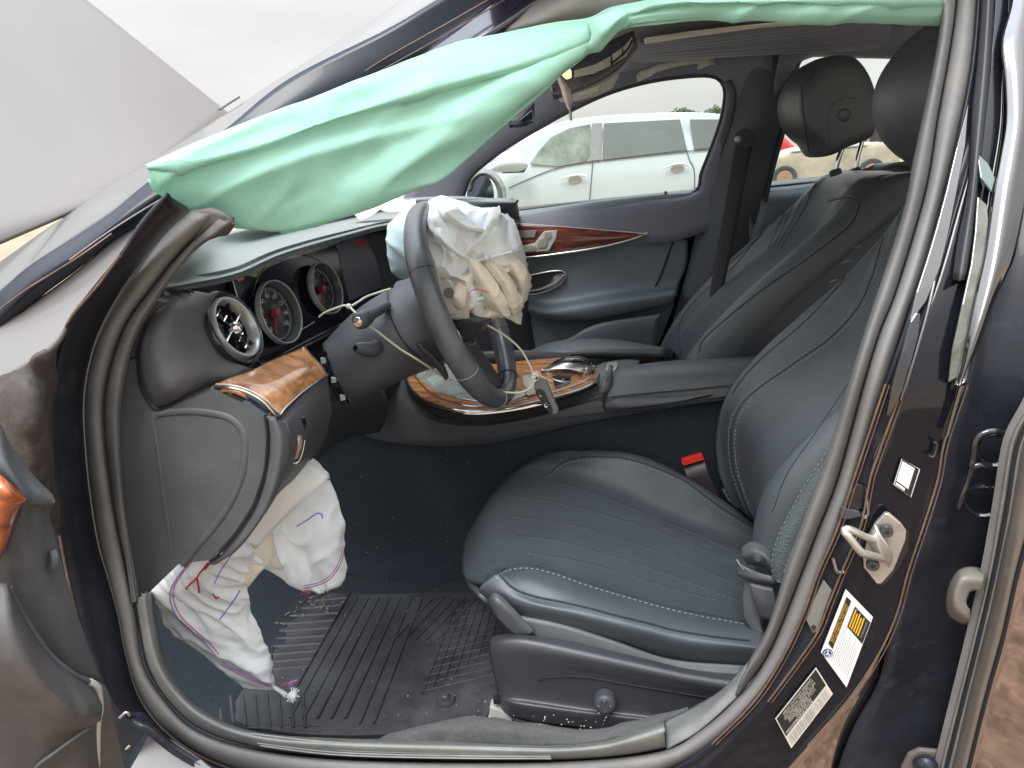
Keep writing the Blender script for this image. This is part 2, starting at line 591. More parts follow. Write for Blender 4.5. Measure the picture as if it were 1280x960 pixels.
def glass(name, tint, refl=.07):
    m = bpy.data.materials.new(name)
    m.use_nodes = True
    T = m.node_tree
    T.nodes.remove(T.nodes['Principled BSDF'])
    tr = T.nodes.new('ShaderNodeBsdfTransparent')
    tr.inputs[0].default_value = (*tint, 1)
    gl = T.nodes.new('ShaderNodeBsdfGlossy')
    gl.inputs['Roughness'].default_value = .05
    ms = T.nodes.new('ShaderNodeMixShader')
    ms.inputs[0].default_value = refl
    T.links.new(tr.outputs[0], ms.inputs[1])
    T.links.new(gl.outputs[0], ms.inputs[2])
    T.links.new(ms.outputs[0], T.nodes['Material Output'].inputs[0])
    return m
M['glass'] = glass('window_glass', (.975, .995, .98), .03)
M['dusty_glass'] = mat('dusty_dark_glass', (.16, .19, .18), .12, ior=1.5, var=(1.2, .4, (.26, .30, .27)))

# ------------------------------------------------------------------ ground and far surroundings
def ground():
    bm = bmesh.new()
    vs = [(-1500, -1500), (1500, -1500), (1500, 1500), (-1500, 1500)]
    # a ring round the fine patch, so the two sheets meet edge to edge
    x0, x1, y0, y1 = -1.8, 2.2, -2.2, 1.8
    ym = bpy.data.meshes.new('dirt_yard')
    ym.from_pydata([(x, y, 0) for x, y in vs] + [(x0, y0, 0), (x1, y0, 0), (x1, y1, 0), (x0, y1, 0)], [], [(i, (i + 1) % 4, 4 + (i + 1) % 4, 4 + i) for i in range(4)])
    link('dirt_yard', ym, mat('pale_yard', (.31, .25, .175), .95, bump=('n', 8, .6, .03), var=(.5, .25), dust=(.12, .5, (.50, .41, .28), .6)), None, kind='structure', smooth=False)
    N = 230
    g = []
    for i in range(N + 1):
        row = []
        for j in range(N + 1):
            x, y = x0 + (x1 - x0) * i / N, y0 + (y1 - y0) * j / N
            p = Vector((x, y, 0))
            e = min(1, min(i, j, N - i, N - j) / 8)
            h = .022 * nz(p, 3.5) + .022 * nz(p, 11, 3) + .020 * abs(nz(p, 24, 5)) + .009 * nz(p, 60, 9)
            row.append(bm.verts.new((x, y, h * e - .002 * (1 - e) * 0)))
        g.append(row)
    for i in range(N):
        for j in range(N): bm.faces.new((g[i][j], g[i + 1][j], g[i + 1][j + 1], g[i][j + 1]))
    me = bpy.data.meshes.new('ground')
    bm.to_mesh(me)
    bm.free()
    m = mat('brown_dirt', (.13, .080, .053), .9, bump=('n', 60, 1, .012), var=(17, .45, (.27, .175, .115)), dust=(2, .5, (.34, .25, .17), .4))
    return link('ground', me, m, None, kind='structure', smooth=False)
ground()
def stones():
    mb = MB()
    rr = random.Random(3)
    for _ in range(2600):
        x, y = rr.uniform(-1.5, 2.0), rr.uniform(-1.9, 1.2)
        s = rr.uniform(.004, .016)
        c = Vector((x, y, s * .3))
        b = len(mb.v)
        for d in ((1, 0, 0), (-1, 0, 0), (0, 1, 0), (0, -1, 0), (0, 0, .7), (0, 0, -.7)):
            mb.v.append(c + Vector(d) * s * rr.uniform(.6, 1.3) + Vector((rr.uniform(-.3, .3), rr.uniform(-.3, .3), 0)) * s)
        for f in ((0, 2, 4), (2, 1, 4), (1, 3, 4), (3, 0, 4), (2, 0, 5), (1, 2, 5), (3, 1, 5), (0, 3, 5)): mb.f.append(tuple(b + q for q in f))
    mb.build('loose_stones', mat('stone', (.30, .20, .14), .85, var=(12, .35)), None, kind='stuff', smooth=False)
stones()

# white SUV in the next row
def suv():
    t = thing('parked_suv', 'white SUV parked beyond the open-sided black car, seen through its front passenger window', 'suv', (0, 9.8, 0))
    Y0 = 9.0
    side = [(470, 330), (480, 260), (520, 238), (580, 215), (618, 200), (640, 183), (670, 163), (710, 149), (770, 142), (850, 139), (900, 141), (925, 148), (938, 180), (943, 250), (940, 330)]
    c0 = [(a, b, Y0 + .06) for a, b in side[4:13]]
    P = [W(a, b, Y0) for a, b in side]
    # tumblehome: height bends the side inward
    def off(p, k): return Vector((p.x, p.y + k, p.z))
    sil = spl(P, 60)
    def row(f, yy):
        out = []
        for p in sil:
            z = .35 + (p.z - .35) * f
            b = .10 * max(0, (z - 1.0) / .65) ** 1.5
            out.append(Vector((p.x, yy + b, z)))
        return out
    rows = [row(0, Y0 + .05), row(.35, Y0 - .03), row(.62, Y0 - .02), row(.8, Y0 + .02), row(.95, Y0 + .03), row(1, Y0 + .12), row(1.0, Y0 + .9), row(1, Y0 + 1.7), row(.5, Y0 + 1.85), row(0, Y0 + 1.8)]
    loft('body', rows, M['white_paint'], t, n=60, m=4, thick=0)
    def at(pts, dy=-.03):
        out = []
        for a, b in pts:
            q = W(a, b, Y0)
            out.append(W(a, b, Y0 + dy + .10 * max(0, (q.z - 1.0) / .65) ** 1.5))
        return out
    wg = mat('suv_window', (.15, .20, .18), .08, coat=1, var=(2.2, .45, (.36, .42, .36)))  # pale mottling painted in as reflections
    wd = mat('suv_window_dark', (.13, .15, .145), .08, coat=1, var=(1.5, .1))
    poly('window', at([(662, 205), (672, 190), (688, 172), (712, 160), (738, 155), (737, 195), (731, 202), (700, 208)], -.05), wg, t, .02, .004, label='front side window with painted pale reflections')
    poly('window', at([(755, 154), (850, 149), (859, 187), (753, 200)], -.05), wd, t, .02, .004)
    poly('window', at([(862, 149), (900, 149), (910, 182), (868, 187)], -.05), wd, t, .02, .004)
    poly('pillar_panel', at([(740, 154), (753, 153), (751, 200), (739, 201), (733, 203)], -.048), mat('suv_pillar', (.24, .25, .25), .3), t, .015, .003)
    for x, y in ((718, 222), (846, 208)):
        mb = MB()
        a = at([(x - 16, y + 2), (x - 8, y - 1), (x, y - 3), (x + 9, y - 3), (x + 16, y - 1)], -.09)
        mb.tube(a, .016, n=12, taper=lambda u: .5 + .5 * math.sin(math.pi * u))
        h = mb.build('door_handle', M['silver_pl'], t)
        poly('handle_cup', at([(x - 8, y + 4), (x - 2, y - 2), (x + 6, y - 2), (x + 9, y + 3), (x, y + 7)], -.055), mat('suv_cup', (.32, .34, .32), .3), h, .01, 0, smooth=20)
    for path in ([(741, 200), (740, 215), (737, 250), (735, 280)], [(858, 187), (862, 200), (868, 215), (868, 260)], [(636, 235), (690, 212), (735, 203), (860, 189), (925, 184)]):
        tube('panel_gap', at(path, -.038), .006, mat('suv_gap', (.10, .10, .10), .6), t, n=16)
    m1 = loft('wing_mirror', [[V((616, 204, 8.75)), V((624, 192, 8.72)), V((645, 189, 8.72)), V((658, 197, 8.75))],
                         [V((614, 212, 8.70)), V((626, 206, 8.62)), V((645, 203, 8.62)), V((660, 205, 8.7))],
                         [V((622, 216, 8.76)), V((634, 215, 8.72)), V((650, 214, 8.72)), V((658, 210, 8.78))]], M['white_paint'], t, n=14, m=5, thick=.05)
    poly('mirror_base', [(622, 212, 8.74), (650, 210, 8.74), (660, 208, 8.8), (655, 216, 8.85), (628, 217, 8.8)], M['plastic_dark'], m1, .05, .004)
    for x in (560, 885):
        c = W(x, 300, Y0 - .05)
        c.z = .36
        mb = MB().lathe(c, (0, -1, 0), [(.01, .0), (.2, .01), (.22, .03), (.34, .03), (.36, 0), (.36, -.2)], 32)
        wl = mb.build('wheel', M['plastic_dark'], t)
        mb = MB().lathe(c, (0, -1, 0), [(.01, .04), (.06, .05), (.2, .035), (.21, .012)], 24)
        mb.build('rim', M['satin'], wl)
    return t
suv()

# red car and a worn pale car beyond the rear window, a long store building behind them
def far_car(name, label, px, Y, zt, colr, L=4.2, rot=0, wheelc=M['satin'], h=1.45):
    c = W(px, 195, Y)
    t = thing(name, label, 'car', (c.x, Y, 0))
    prof = [(-.5, .35), (-.5, .62), (-.47, .82), (-.30, .92), (-.18, h), (-.05, h + .02), (.22, h), (.36, .98), (.48, .9), (.5, .6), (.5, .35)]
    rows = []
    for yy, s in ((0, .0), (-.02, .4), (0, 1), (.25, 1.01), (.85, 1.02), (1.5, 1.01), (1.75, 1), (1.78, .4), (1.75, 0)):
        rows.append([Vector((c.x + a * L, Y + yy + .12 * max(0, b - .9), .3 + (b - .3) * s)) for a, b in prof])
    loft('body', rows, colr, t, n=40, m=3, thick=0)
    gl = mat('far_glass', (.07, .09, .09), .1, coat=1)
    for a0, a1 in ((-.27, -.02), (.0, .27)):
        poly('window', [Vector((c.x + a0 * L, Y - .03, .95)), Vector((c.x + (a0 + (.09 if a0 < -.1 else 0)) * L, Y + .04, h - .1)), Vector((c.x + (a1 - (.08 if a1 > .1 else 0)) * L, Y + .04, h - .1)), Vector((c.x + a1 * L, Y - .03, .95))], gl, t, .02, 0)
    for a in (-.31, .31):
        cc = Vector((c.x + a * L, Y - .04, .32))
        wl = MB().lathe(cc, (0, -1, 0), [(.01, 0), (.2, .01), (.22, .03), (.3, .03), (.32, 0), (.32, -.18)], 24).build('wheel', M['plastic_dark'], t)
        MB().lathe(cc, (0, -1, 0), [(.01, .035), (.08, .05), (.19, .04), (.2, .015)], 20).build('rim', wheelc, wl)
    return t
far_car('parked_car', 'bright red car in the yard seen under the passenger headrest', 925, 21, 1.3, mat('red_paint', (.55, .015, .025), .2, coat=1), L=4.4)
far_car('parked_car', 'tan wrecked car with a rusty wheel, just behind the bright red car', 1035, 19, 1.2, mat('tan_paint', (.40, .36, .28), .5, var=(1.2, .35)), L=3.4, wheelc=mat('rusty', (.30, .19, .11), .6), h=1.02)
def building():
    Y0 = 42
    c = W(1120, 170, Y0)
    t = thing('store_building', 'long pale tan building with small dark windows beyond the rear side window', 'building', (c.x, Y0, 0))
    wm = mat('tan_render', (.48, .42, .30), .8, var=(.4, .12))
    x0, x1 = W(1068, 170, Y0).x, c.x + 12
    z1 = W(1095, 131, Y0).z
    mb = MB()
    mb.box(Vector(((x0 + x1) / 2, Y0 + 4, z1 / 2)), Vector(((x1 - x0) / 2, 0, 0)), Vector((0, 4, 0)), Vector((0, 0, z1 / 2)))
    mb.build('wall', wm, t, smooth=False)
    mb = MB()
    mb.box(Vector(((x0 + x1) / 2, Y0 + 3.9, z1 - .15)), Vector(((x1 - x0) / 2 + .3, 0, 0)), Vector((0, 4.3, 0)), Vector((0, 0, .32)))
    mb.build('roof_fascia', mat('fascia', (.36, .28, .18), .7), t, smooth=False)
    for px in (1078, 1091, 1103, 1118, 1136):
        q = W(px, 169, Y0)
        mb = MB().box(Vector((q.x, Y0 - .03, q.z)), Vector((.20, 0, 0)), Vector((0, .06, 0)), Vector((0, 0, .34)))
        f = mb.build('window', M['gloss'], t, smooth=False)
        mb = MB()
        for s in (-1, 1): mb.box(Vector((q.x + s * .24, Y0 - .05, q.z)), Vector((.04, 0, 0)), Vector((0, .06, 0)), Vector((0, 0, .4)))
        mb.box(Vector((q.x, Y0 - .05, q.z - .4)), Vector((.3, 0, 0)), Vector((0, .09, 0)), Vector((0, 0, .05)))
        mb.build('frame', wm, f, smooth=False)
building()
def bush_tree(px, py, Y, rad, label):
    c = W(px, py, Y)
    t = thing('tree', label, 'tree', (c.x, Y, 0), 'trees beyond the white suv')
    mb = MB().tube([Vector((c.x, Y, 0)), Vector((c.x + .1, Y, c.z * .5)), Vector((c.x, Y, c.z))], .28, ns=8, taper=lambda u: 1 - .6 * u)
    for k in range(5):
        a = k * 1.26
        mb.tube([Vector((c.x, Y, c.z * .6)), Vector((c.x + math.cos(a) * rad * .6, Y + math.sin(a) * rad * .5, c.z * .9))], .1, ns=6, taper=lambda u: 1 - .7 * u)
    mb.build('trunk', mat('bark', (.12, .09, .06), .9), t)
    mb = MB()
    rr = random.Random(px)
    for _ in range(2600):
        th, ph, q = rr.uniform(0, 6.28), math.acos(rr.uniform(-1, 1)), rr.uniform(.45, 1) ** .6
        d = Vector((math.sin(ph) * math.cos(th), math.sin(ph) * math.sin(th), math.cos(ph)))
        k = 1 + .35 * nz(d, 2.2, px)
        p = Vector((c.x, Y, c.z - rad * .35)) + Vector((d.x * rad * 1.25, d.y * rad, d.z * rad * .85)) * q * k
        s = rr.uniform(.06, .13)
        a = Vector((rr.uniform(-1, 1), rr.uniform(-1, 1), rr.uniform(-1, 1))).normalized()
        b = a.orthogonal().normalized()
        i = len(mb.v)
        mb.v += [p + a * s, p + b * s * .6, p - a * s, p - b * s * .6]
        mb.f.append((i, i + 1, i + 2, i + 3))
    me = bpy.data.meshes.new('crown')
    me.from_pydata([tuple(v) for v in mb.v], [], mb.f)
    link('crown', me, mat('foliage', (.08, .12, .05), .6, var=(1.2, .4)), t, smooth=False)
bush_tree(853, 144, 60, 1.0, 'round green tree top above the white SUV roof, left one of the two')
bush_tree(897, 143, 60, 1.1, 'green tree top above the white SUV roof, half hidden by the window pillar')

# ------------------------------------------------------------------ THE CAR
car = thing('sedan', 'black crashed sedan with its near front door open, deployed airbags and black leather interior', 'car', (0, .925, 0))

# ---- outside: bonnet, windscreen pillar
def hood():
    a, b = W(292, 146, 1.45), W(150, 236, .22)
    c, d = W(-120, 352, -.02), W(-130, -190, 1.25)
    rows = []
    for k in range(5):
        u = k / 4
        A, B = a.lerp(d, u), b.lerp(c, u)
        mid = (A + B) / 2 + (a - b).cross(d - a).normalized() * -.0
        bow = Vector((0, 0, 0))
        rows.append([A, A.lerp(B, .25) + bow * .7, A.lerp(B, .5) + bow, A.lerp(B, .75) + bow * .7, B])
    loft('hood', rows, M['hood_sky'], car, n=24, m=5, thick=.005, label='raised hood with the pale sky reflection put into its colour')
hood()
E1 = [(-40, 352, .10), (0, 327, .11), (45, 295, .13), (95, 261, .15), (137, 230, .17), (180, 206, .19), (270, 150, .24), (365, 88, .29), (480, 15, .34), (560, -45, .38), (640, -100, .4)]
E1b = [(-40, 372, .03), (0, 350, .04), (50, 309, .06), (100, 268, .08), (145, 240, .10), (185, 217, .12), (274, 158, .17), (370, 92, .22), (480, 26, .26), (555, -22, .30), (640, -80, .33)]
E2 = [(-40, 395, .0), (0, 364, .01), (37, 332, .02), (87, 300, .04), (140, 265, .06), (187, 226, .08), (277, 165, .13), (360, 99, .18), (480, 38, .22), (546, 0, .25), (640, -55, .3)]
loft('windscreen_pillar', [E1, E1b, E2], mat('pillar_sky_tone', (.15, .145, .147), .3, coat=.4, dust=(30, .64, (.3, .27, .24), .25)), car, n=50, m=5, thick=.01, label='outer windscreen pillar with the sky reflection put into its colour')  # sky reflection of black paint given as a lighter base colour
tube('wiper_tip', [(274, 137, .30), (286, 129, .32), (299, 121, .34)], .0018, mat('wiper_grey', (.2, .2, .19), .4), car, n=8)
E3 = [(-40, 452, -.0), (0, 417, .0), (50, 372, .01), (100, 335, .03), (140, 300, .045), (176, 279, .06), (207, 250, .08), (262, 215, .12), (330, 180, .16), (441, 120, .2), (540, 60, .24), (600, 20, .27), (680, -30, .3)]
E2m = [(-40, 425, -.01), (0, 392, -.01), (45, 350, .0), (95, 317, .02), (140, 282, .04), (180, 254, .06), (240, 218, .09), (300, 175, .13), (395, 118, .18), (500, 68, .22), (570, 30, .26), (640, -20, .3)]
loft('pillar_gloss_panel', [E2, E2m, E3], mat('blue_black_trim', (.012, .018, .030), .35, spec=.4, coat=.1, dust=(30, .62, (.1, .1, .11), .25)), car, n=50, m=5, thick=.008)
tube('pillar_line', [(87, 325, .0), (130, 294, .02), (170, 268, .04), (205, 247, .07), (260, 214, .10), (330, 180, .14)], .0010, mat('highlight_grey', (.22, .2, .2), .4), car, n=30)  # painted highlight along the dark pillar band
tube('pillar_line', [(-20, 402, -.02), (30, 364, -.01), (60, 345, .0), (100, 320, .01), (140, 292, .03)], .0010, M['tan_line'], car, n=30)
# roof rail above the cloth
RA = [(330, 176, .17), (430, 118, .2), (524, 68, .23), (610, 5, .27), (680, -50, .3)]
RB = [(330, 182, .15), (430, 135, .18), (524, 88, .21), (612, 42, .24), (668, 5, .27), (740, -40, .3)]
loft('roof_rail', [RA, RB], mat('rail_paint', (.02, .015, .03), .2, coat=1), car, n=30, m=6, thick=.01)
tube('roof_rail_line', [(420, 112, .19), (441, 99, .20), (482, 73, .21), (524, 49, .22), (560, 29, .23), (610, 0, .25), (660, -30, .27)], .0011, M['rail_line'], car, n=30)
tube('roof_rail_line', [(440, 108, .185), (524, 62, .215), (570, 36, .225), (630, 0, .25), (680, -30, .27)], .0008, M['rail_line'], car, n=30)
loft('roof_seal', [[(600, 43, .27), (628, 28, .27), (662, 7, .27), (700, -25, .28)], [(606, 52, .26), (640, 36, .255), (677, 24, .25), (730, -6, .25), (800, -50, .27)], [(606, 62, .27), (650, 52, .27), (700, 40, .27), (790, 12, .26), (860, -30, .27)]], M['rubber'], car, n=30, m=5, thick=.01)

# ---- door opening: seal, lining, jamb
def yo(px, py):
    if px > 900: return .05 + .19 * max(0, (470 - py) / 470) ** 1.25
    return .05 + .03 * max(0, (420 - py) / 160)
def cv(pts, dy=0): return [(a, b, yo(a, b) + dy) for a, b in pts]
O = [(237, 262), (200, 300), (160, 350), (130, 400), (113, 445), (104, 500), (106, 560), (112, 620), (122, 680), (135, 725), (147, 770), (157, 820), (175, 875), (212, 920), (270, 955), (350, 975), (480, 982), (640, 985), (760, 980), (841, 962), (920, 916), (969, 864), (1010, 795), (1034, 720), (1062, 640), (1088, 550), (1110, 472), (1135, 395), (1155, 340), (1182, 240), (1210, 125), (1220, 75), (1226, 0), (1229, -70)]
G_ = [(268, 272), (222, 320), (190, 360), (160, 400), (143, 440), (131, 490), (130, 540), (137, 600), (147, 660), (160, 720), (170, 770), (180, 832), (212, 882), (250, 915), (320, 937), (420, 949), (560, 953), (720, 951), (826, 939), (872, 916), (922, 872), (962, 815), (1003, 715), (1020, 670), (1047, 600), (1080, 480), (1100, 415), (1120, 365), (1157, 240), (1172, 150), (1188, 60), (1196, 0), (1199, -70)]
def WP(px, py, P0, n):
    n = Vector(n)
    d = ray(px, py)
    return CAM + d * ((P0 - CAM).dot(n) / d.dot(n))
def mid(A, B, n=90, k=.5, bulge=0):
    a, b = spl(cv(A), n), spl(cv(B), n)
    out = []
    for i in range(n):
        p = a[i].lerp(b[i], k)
        out.append(p + (CAM - p).normalized() * bulge)
    return out
seal = loft('door_seal', [cv(O, .012), mid(O, G_, k=.12, bulge=.004), mid(O, G_, k=.38, bulge=.014), mid(O, G_, k=.66, bulge=.013), mid(O, G_, k=.9, bulge=.003), cv(G_, .010)], M['rubber'], car, n=200, m=4, thick=.004)
# inner lining band, A side
IL = [(292, 280), (275, 295), (250, 307), (217, 345), (197, 375), (175, 412), (162, 450), (153, 500), (151, 550), (155, 620), (163, 680), (172, 752)]
GL = G_[:10] + [(166, 752)]
TIPO = [(292, 278), (286, 270), (268, 266), (240, 262)]
loft('seal_lining', [cv(GL, .008), mid(GL, IL, 40, .3, .006), mid(GL, IL, 40, .75, .007), cv(IL, .012)], M['seal_fabric'], car, n=70, m=4, thick=.006)
loft('pillar_cover', [[(215, 345, .13), (235, 322, .12), (262, 300, .12), (285, 294, .13)], [(225, 318, .09), (245, 298, .08), (270, 284, .08), (293, 283, .09)], [(237, 262, .08), (255, 262, .07), (276, 268, .075), (292, 277, .085)]], M['seal_fabric'], car, n=20, m=6, thick=.01)
IR = [(935, 828), (961, 780), (984, 705), (1008, 640), (1037, 557), (1062, 475), (1085, 402), (1122, 290), (1135, 240), (1142, 200), (1167, 82), (1176, 25), (1174, 0), (1168, -70)]
GR = [(922, 872), (962, 815), (1003, 715), (1020, 670), (1047, 600), (1080, 480), (1100, 415), (1120, 365), (1157, 240), (1172, 150), (1188, 60), (1196, 0), (1199, -70)]
loft('seal_lining', [cv(GR, .008), mid(GR, IR, 50, .4, .007), mid(GR, IR, 50, .8, .005), cv(IR, .018), cv(IR, .06)], M['seal_fabric'], car, n=90, m=4, thick=.004)
# sill plate
SI = [(187, 738), (193, 780), (205, 830), (230, 868), (262, 893), (300, 910), (350, 919), (430, 923), (560, 927), (685, 932), (750, 927), (785, 917), (829, 901)]
SG = [(166, 752), (173, 790), (184, 835), (212, 879), (252, 912), (320, 934), (420, 946), (560, 950), (700, 950), (780, 945), (832, 936)]
def cz(pts, dy): return [(a, b, .05 + dy) for a, b in pts]
sill = loft('sill_plate', [cz(SG, .014), mid(SG, SI, 60, .35, .006), mid(SG, SI, 60, .8, .002), cz(SI, .075), cz([(a + 4, b + 3) for a, b in SI], .16)], M['sill'], car, n=100, m=4, thick=.006)
loft('sill_plate', [cz([(833, 937), (872, 914), (922, 870)], .012), cz([(831, 921), (872, 898), (912, 862), (926, 848)], .025), cz([(830, 901), (872, 880), (904, 860), (935, 827)], .07)], M['sill'], car, n=24, m=5, thick=.006)
mb = MB()
for k in range(6):
    f = .15 + .12 * k
    a = mid([(330, 936), (420, 947), (560, 951), (690, 951)], [(300, 910), (430, 923), (560, 927), (685, 932)], 40, f, .0055 - .0002 * k)
    mb.tube(a, .0012, ns=5)
mb.build('tread_rib', M['sill'], sill, kind='stuff')
mb = MB()
rr = random.Random(5)
for k in range(260):
    x = rr.uniform(200, 900)
    y = 905 + rr.uniform(0, 26)
    p = W(x, y, .10 + rr.uniform(0, .02))
    s = rr.uniform(.0006, .0018)
    mb.box(p, Vector((s, 0, 0)), Vector((0, s * .7, s * .3)), Vector((0, -s * .3, s)))
# jamb in front of the seal
Lj = [(207, 243), (175, 280), (150, 320), (120, 360), (87, 400), (67, 448), (61, 500), (58, 550), (62, 600), (66, 627), (73, 660), (87, 732), (100, 782), (110, 815), (125, 850), (150, 893), (186, 911), (222, 940), (278, 970), (350, 988), (500, 998)]
def cw(pts, y): return [(a, b, y) for a, b in pts]
OJ = O[:17]
loft('hinge_pillar', [cw([(a - 2, b) for a, b in Lj], .035), cw(Lj, -.004), [(a * .55 + c * .45, b * .55 + d * .45, .012) for (a, b), (c, d) in zip([(207, 243), (150, 320), (87, 400), (61, 500), (62, 600), (87, 732), (110, 815), (150, 893), (278, 970), (500, 998)], [(237, 262), (180, 325), (130, 400), (104, 500), (110, 600), (137, 732), (157, 820), (185, 895), (300, 965), (500, 982)])], [(a, b, .052) for a, b in OJ]], M['jamb'], car, n=110, m=5, thick=.006)
tube('jamb_flange', cw(Lj[2:14], -.006), .0016, M['tan_line'], car, n=70)
# fender side with painted sky reflection in front of the jamb
_fp, _fn = W(100, 375, y=.01), (0, -.82, .57)
loft('fender_panel', [[WP(a, b, _fp, _fn) for a, b in l] for l in (((177, 279), (140, 300), (100, 335), (50, 372), (-40, 435)), ((171, 290), (130, 331), (95, 367), (48, 412), (-40, 460)), ((167, 296), (121, 354), (89, 393), (58, 440), (-40, 500)))], M['fender_sky_tone'], car, n=40, m=6, thick=.006, label='fender edge with a painted sky reflection')
loft('wheel_liner', [[(-20, 486, -0.055), (0, 472, -0.065), (20, 462, -0.070), (27, 461, -0.070), (45, 447, -0.070), (62, 441, -0.065), (70, 445, -0.045)], [(-25, 520, -0.065), (5, 505, -0.085), (28, 495, -0.090), (42, 500, -0.090), (58, 500, -0.065), (66, 500, .0)], [(-25, 580, -0.065), (10, 560, -0.085), (30, 565, -0.090), (45, 570, -0.085), (56, 560, -0.065), (64, 555, .0)], [(-10, 650, -0.055), (20, 640, -0.065), (35, 645, -0.070), (55, 650, -0.065), (70, 660, -0.045), (78, 670, .0)]], M['brown'], car, n=30, m=6, thick=.006,
     disp=lambda u, v, p: .006 * nz(p, 30) + .004 * abs(nz(p, 70)), label='brown mud-splashed rubber liner')
# rocker outside the seal, sky reflection painted in its colour
_rp = W(225, 950, y=.0)
poly('rocker_panel', [WP(a, b, _rp, (0, -.55, .84)) for a, b in ((160, 965), (186, 920), (193, 914), (217, 926), (252, 950), (300, 990), (160, 1030))], M['fender_sky_tone'], car, t=.01, bev=.001, label='rocker panel with a painted sky reflection')
poly('fender_corner', [(140, 880, .0), (155, 893, .0), (176, 895, .0), (188, 908, .0), (174, 926, .0), (160, 946, .0), (150, 930, .0)], M['jamb'], car, t=.006, bev=0)
tube('fender_corner_edge', [(150, 897, -.01), (158, 890, -.008), (162, 894, -.006)], .002, M['satin'], car, n=8)
tube('fender_corner_edge', [(158, 936, -.01), (163, 931, -.008)], .0018, M['chrome'], car, n=5)

# ---- rear of the opening: centre pillar
PC = lambda pts, y: [(a, b, y + .19 * max(0, (470 - b) / 470) ** 1.25) for a, b in pts]
LINEA = [(1224, -70), (1222, 0), (1215, 80), (1202, 150), (1178, 260), (1150, 355), (1130, 420), (1107, 480), (1085, 545), (1065, 605), (1045, 665), (1022, 717), (1003, 770), (975, 828), (940, 880), (890, 930), (840, 962), (780, 985), (700, 1000)]
LINEB = [(1246, -70), (1243, 0), (1236, 80), (1222, 170), (1196, 262), (1172, 345), (1150, 410), (1130, 480), (1108, 540), (1090, 590), (1085, 612), (1075, 660), (1052, 715), (1035, 757), (1022, 790), (997, 827), (960, 877), (900, 940), (850, 985), (760, 1040)]
LINEC = [(1262, -70), (1264, 0), (1256, 90), (1254, 160), (1242, 240), (1225, 350), (1205, 480), (1180, 555), (1172, 600), (1155, 655), (1135, 715), (1120, 770), (1097, 820), (1060, 875), (1010, 932), (975, 970), (930, 1010), (850, 1070)]
LINED = [(1292, -70), (1290, 0), (1285, 100), (1280, 180), (1268, 300), (1250, 400), (1236, 500), (1222, 580), (1210, 640), (1190, 720), (1175, 800), (1160, 870), (1140, 960), (1130, 1030)]
def between(A, B, k, n=60, y0=.03, b=0):
    a, c = spl(PC(A, y0), n), spl(PC(B, y0), n)
    return [a[i].lerp(c[i], k) + (CAM - a[i]).normalized() * b for i in range(n)]
loft('pillar_step', [PC(O[-18:][::-1], .062) if 0 else PC([(a - 3, b) for a, b in LINEA], .07), PC(LINEA, .032), between(LINEA, LINEB, .45, y0=.033, b=-.006), PC(LINEB, .034)], M['jamb'], car, n=110, m=4, thick=.005, label='inner step of the centre pillar')
cp = loft('centre_pillar', [PC(LINEB, .034), between(LINEB, LINEC, .12, y0=.033, b=.001), between(LINEB, LINEC, .5, y0=.033, b=.0015), between(LINEB, LINEC, .88, y0=.033, b=.001), PC(LINEC, .032), PC([(a + 4, b + 3) for a, b in LINEC], .07)], M['paint'], car, n=110, m=4, thick=.005, label='glossy black centre pillar carrying the labels')
for LN, a, b in ((LINEA, 7, 16), (LINEB, 7, 17), (LINEC, 6, 15)):
    q = PC(LN[a:b], .026)
    tube('pinch_weld', q, .0012, M['tan_line'], cp, n=60)
    tube('pinch_weld', [(x + 5, y + 1, z) for x, y, z in q], .0006, M['tan_line'], cp, n=60)
# added bright strips shaped like the sky reflection on the black paint
poly('pillar_reflection', PC([(1211, 128), (1207, 180), (1196, 240), (1186, 290), (1176, 332), (1168, 352), (1158, 376), (1146, 392), (1137, 402), (1146, 365), (1160, 322), (1171, 285), (1183, 240), (1196, 185)], .022), M['mirror'], cp, t=.004, bev=.0006, label='long pale strip standing in for sky reflection beside the seal')
tube('pillar_reflection', PC([(1168, 352), (1158, 395), (1148, 430), (1136, 470), (1126, 500)], .022), .0018, M['mirror'], cp, n=20)
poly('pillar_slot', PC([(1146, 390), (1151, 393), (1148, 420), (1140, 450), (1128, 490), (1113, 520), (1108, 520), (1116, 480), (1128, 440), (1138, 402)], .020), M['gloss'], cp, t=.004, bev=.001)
loft('frame_reflection', [PC([(1268, -60), (1264, 0), (1252, 50), (1256, 100), (1257, 150), (1250, 195), (1242, 240), (1231, 315), (1220, 365), (1207, 427), (1197, 478)], .018), PC([(1285, -60), (1282, 0), (1275, 50), (1276, 100), (1276, 150), (1270, 195), (1262, 240), (1250, 315), (1238, 365), (1218, 427), (1200, 482)], .012), PC([(1300, -60), (1300, 0), (1300, 80), (1292, 160), (1284, 240), (1270, 315), (1258, 345), (1242, 380), (1229, 420), (1214, 455), (1203, 484)], .022)], M['mirror'], cp, n=50, m=5, thick=.006, label='broad pale strip standing in for sky reflection at the edge of the opening')
tube('pillar_reflection', PC([(1218, 420), (1208, 460), (1195, 505), (1184, 545)], .02), .0022, M['mirror'], cp, n=20)
loft('pillar_rubber', [PC([(1228, -60), (1227, 0), (1221, 80), (1213, 150), (1209, 240), (1197, 300), (1190, 350)], .028), PC([(1238, -60), (1236, 0), (1231, 80), (1225, 150), (1216, 240), (1208, 300), (1200, 350)], .012), PC([(1244, -60), (1243, 0), (1239, 80), (1232, 150), (1222, 240), (1216, 300), (1208, 350)], .028)], M['plastic_dark'], cp, n=40, m=4, thick=.004)
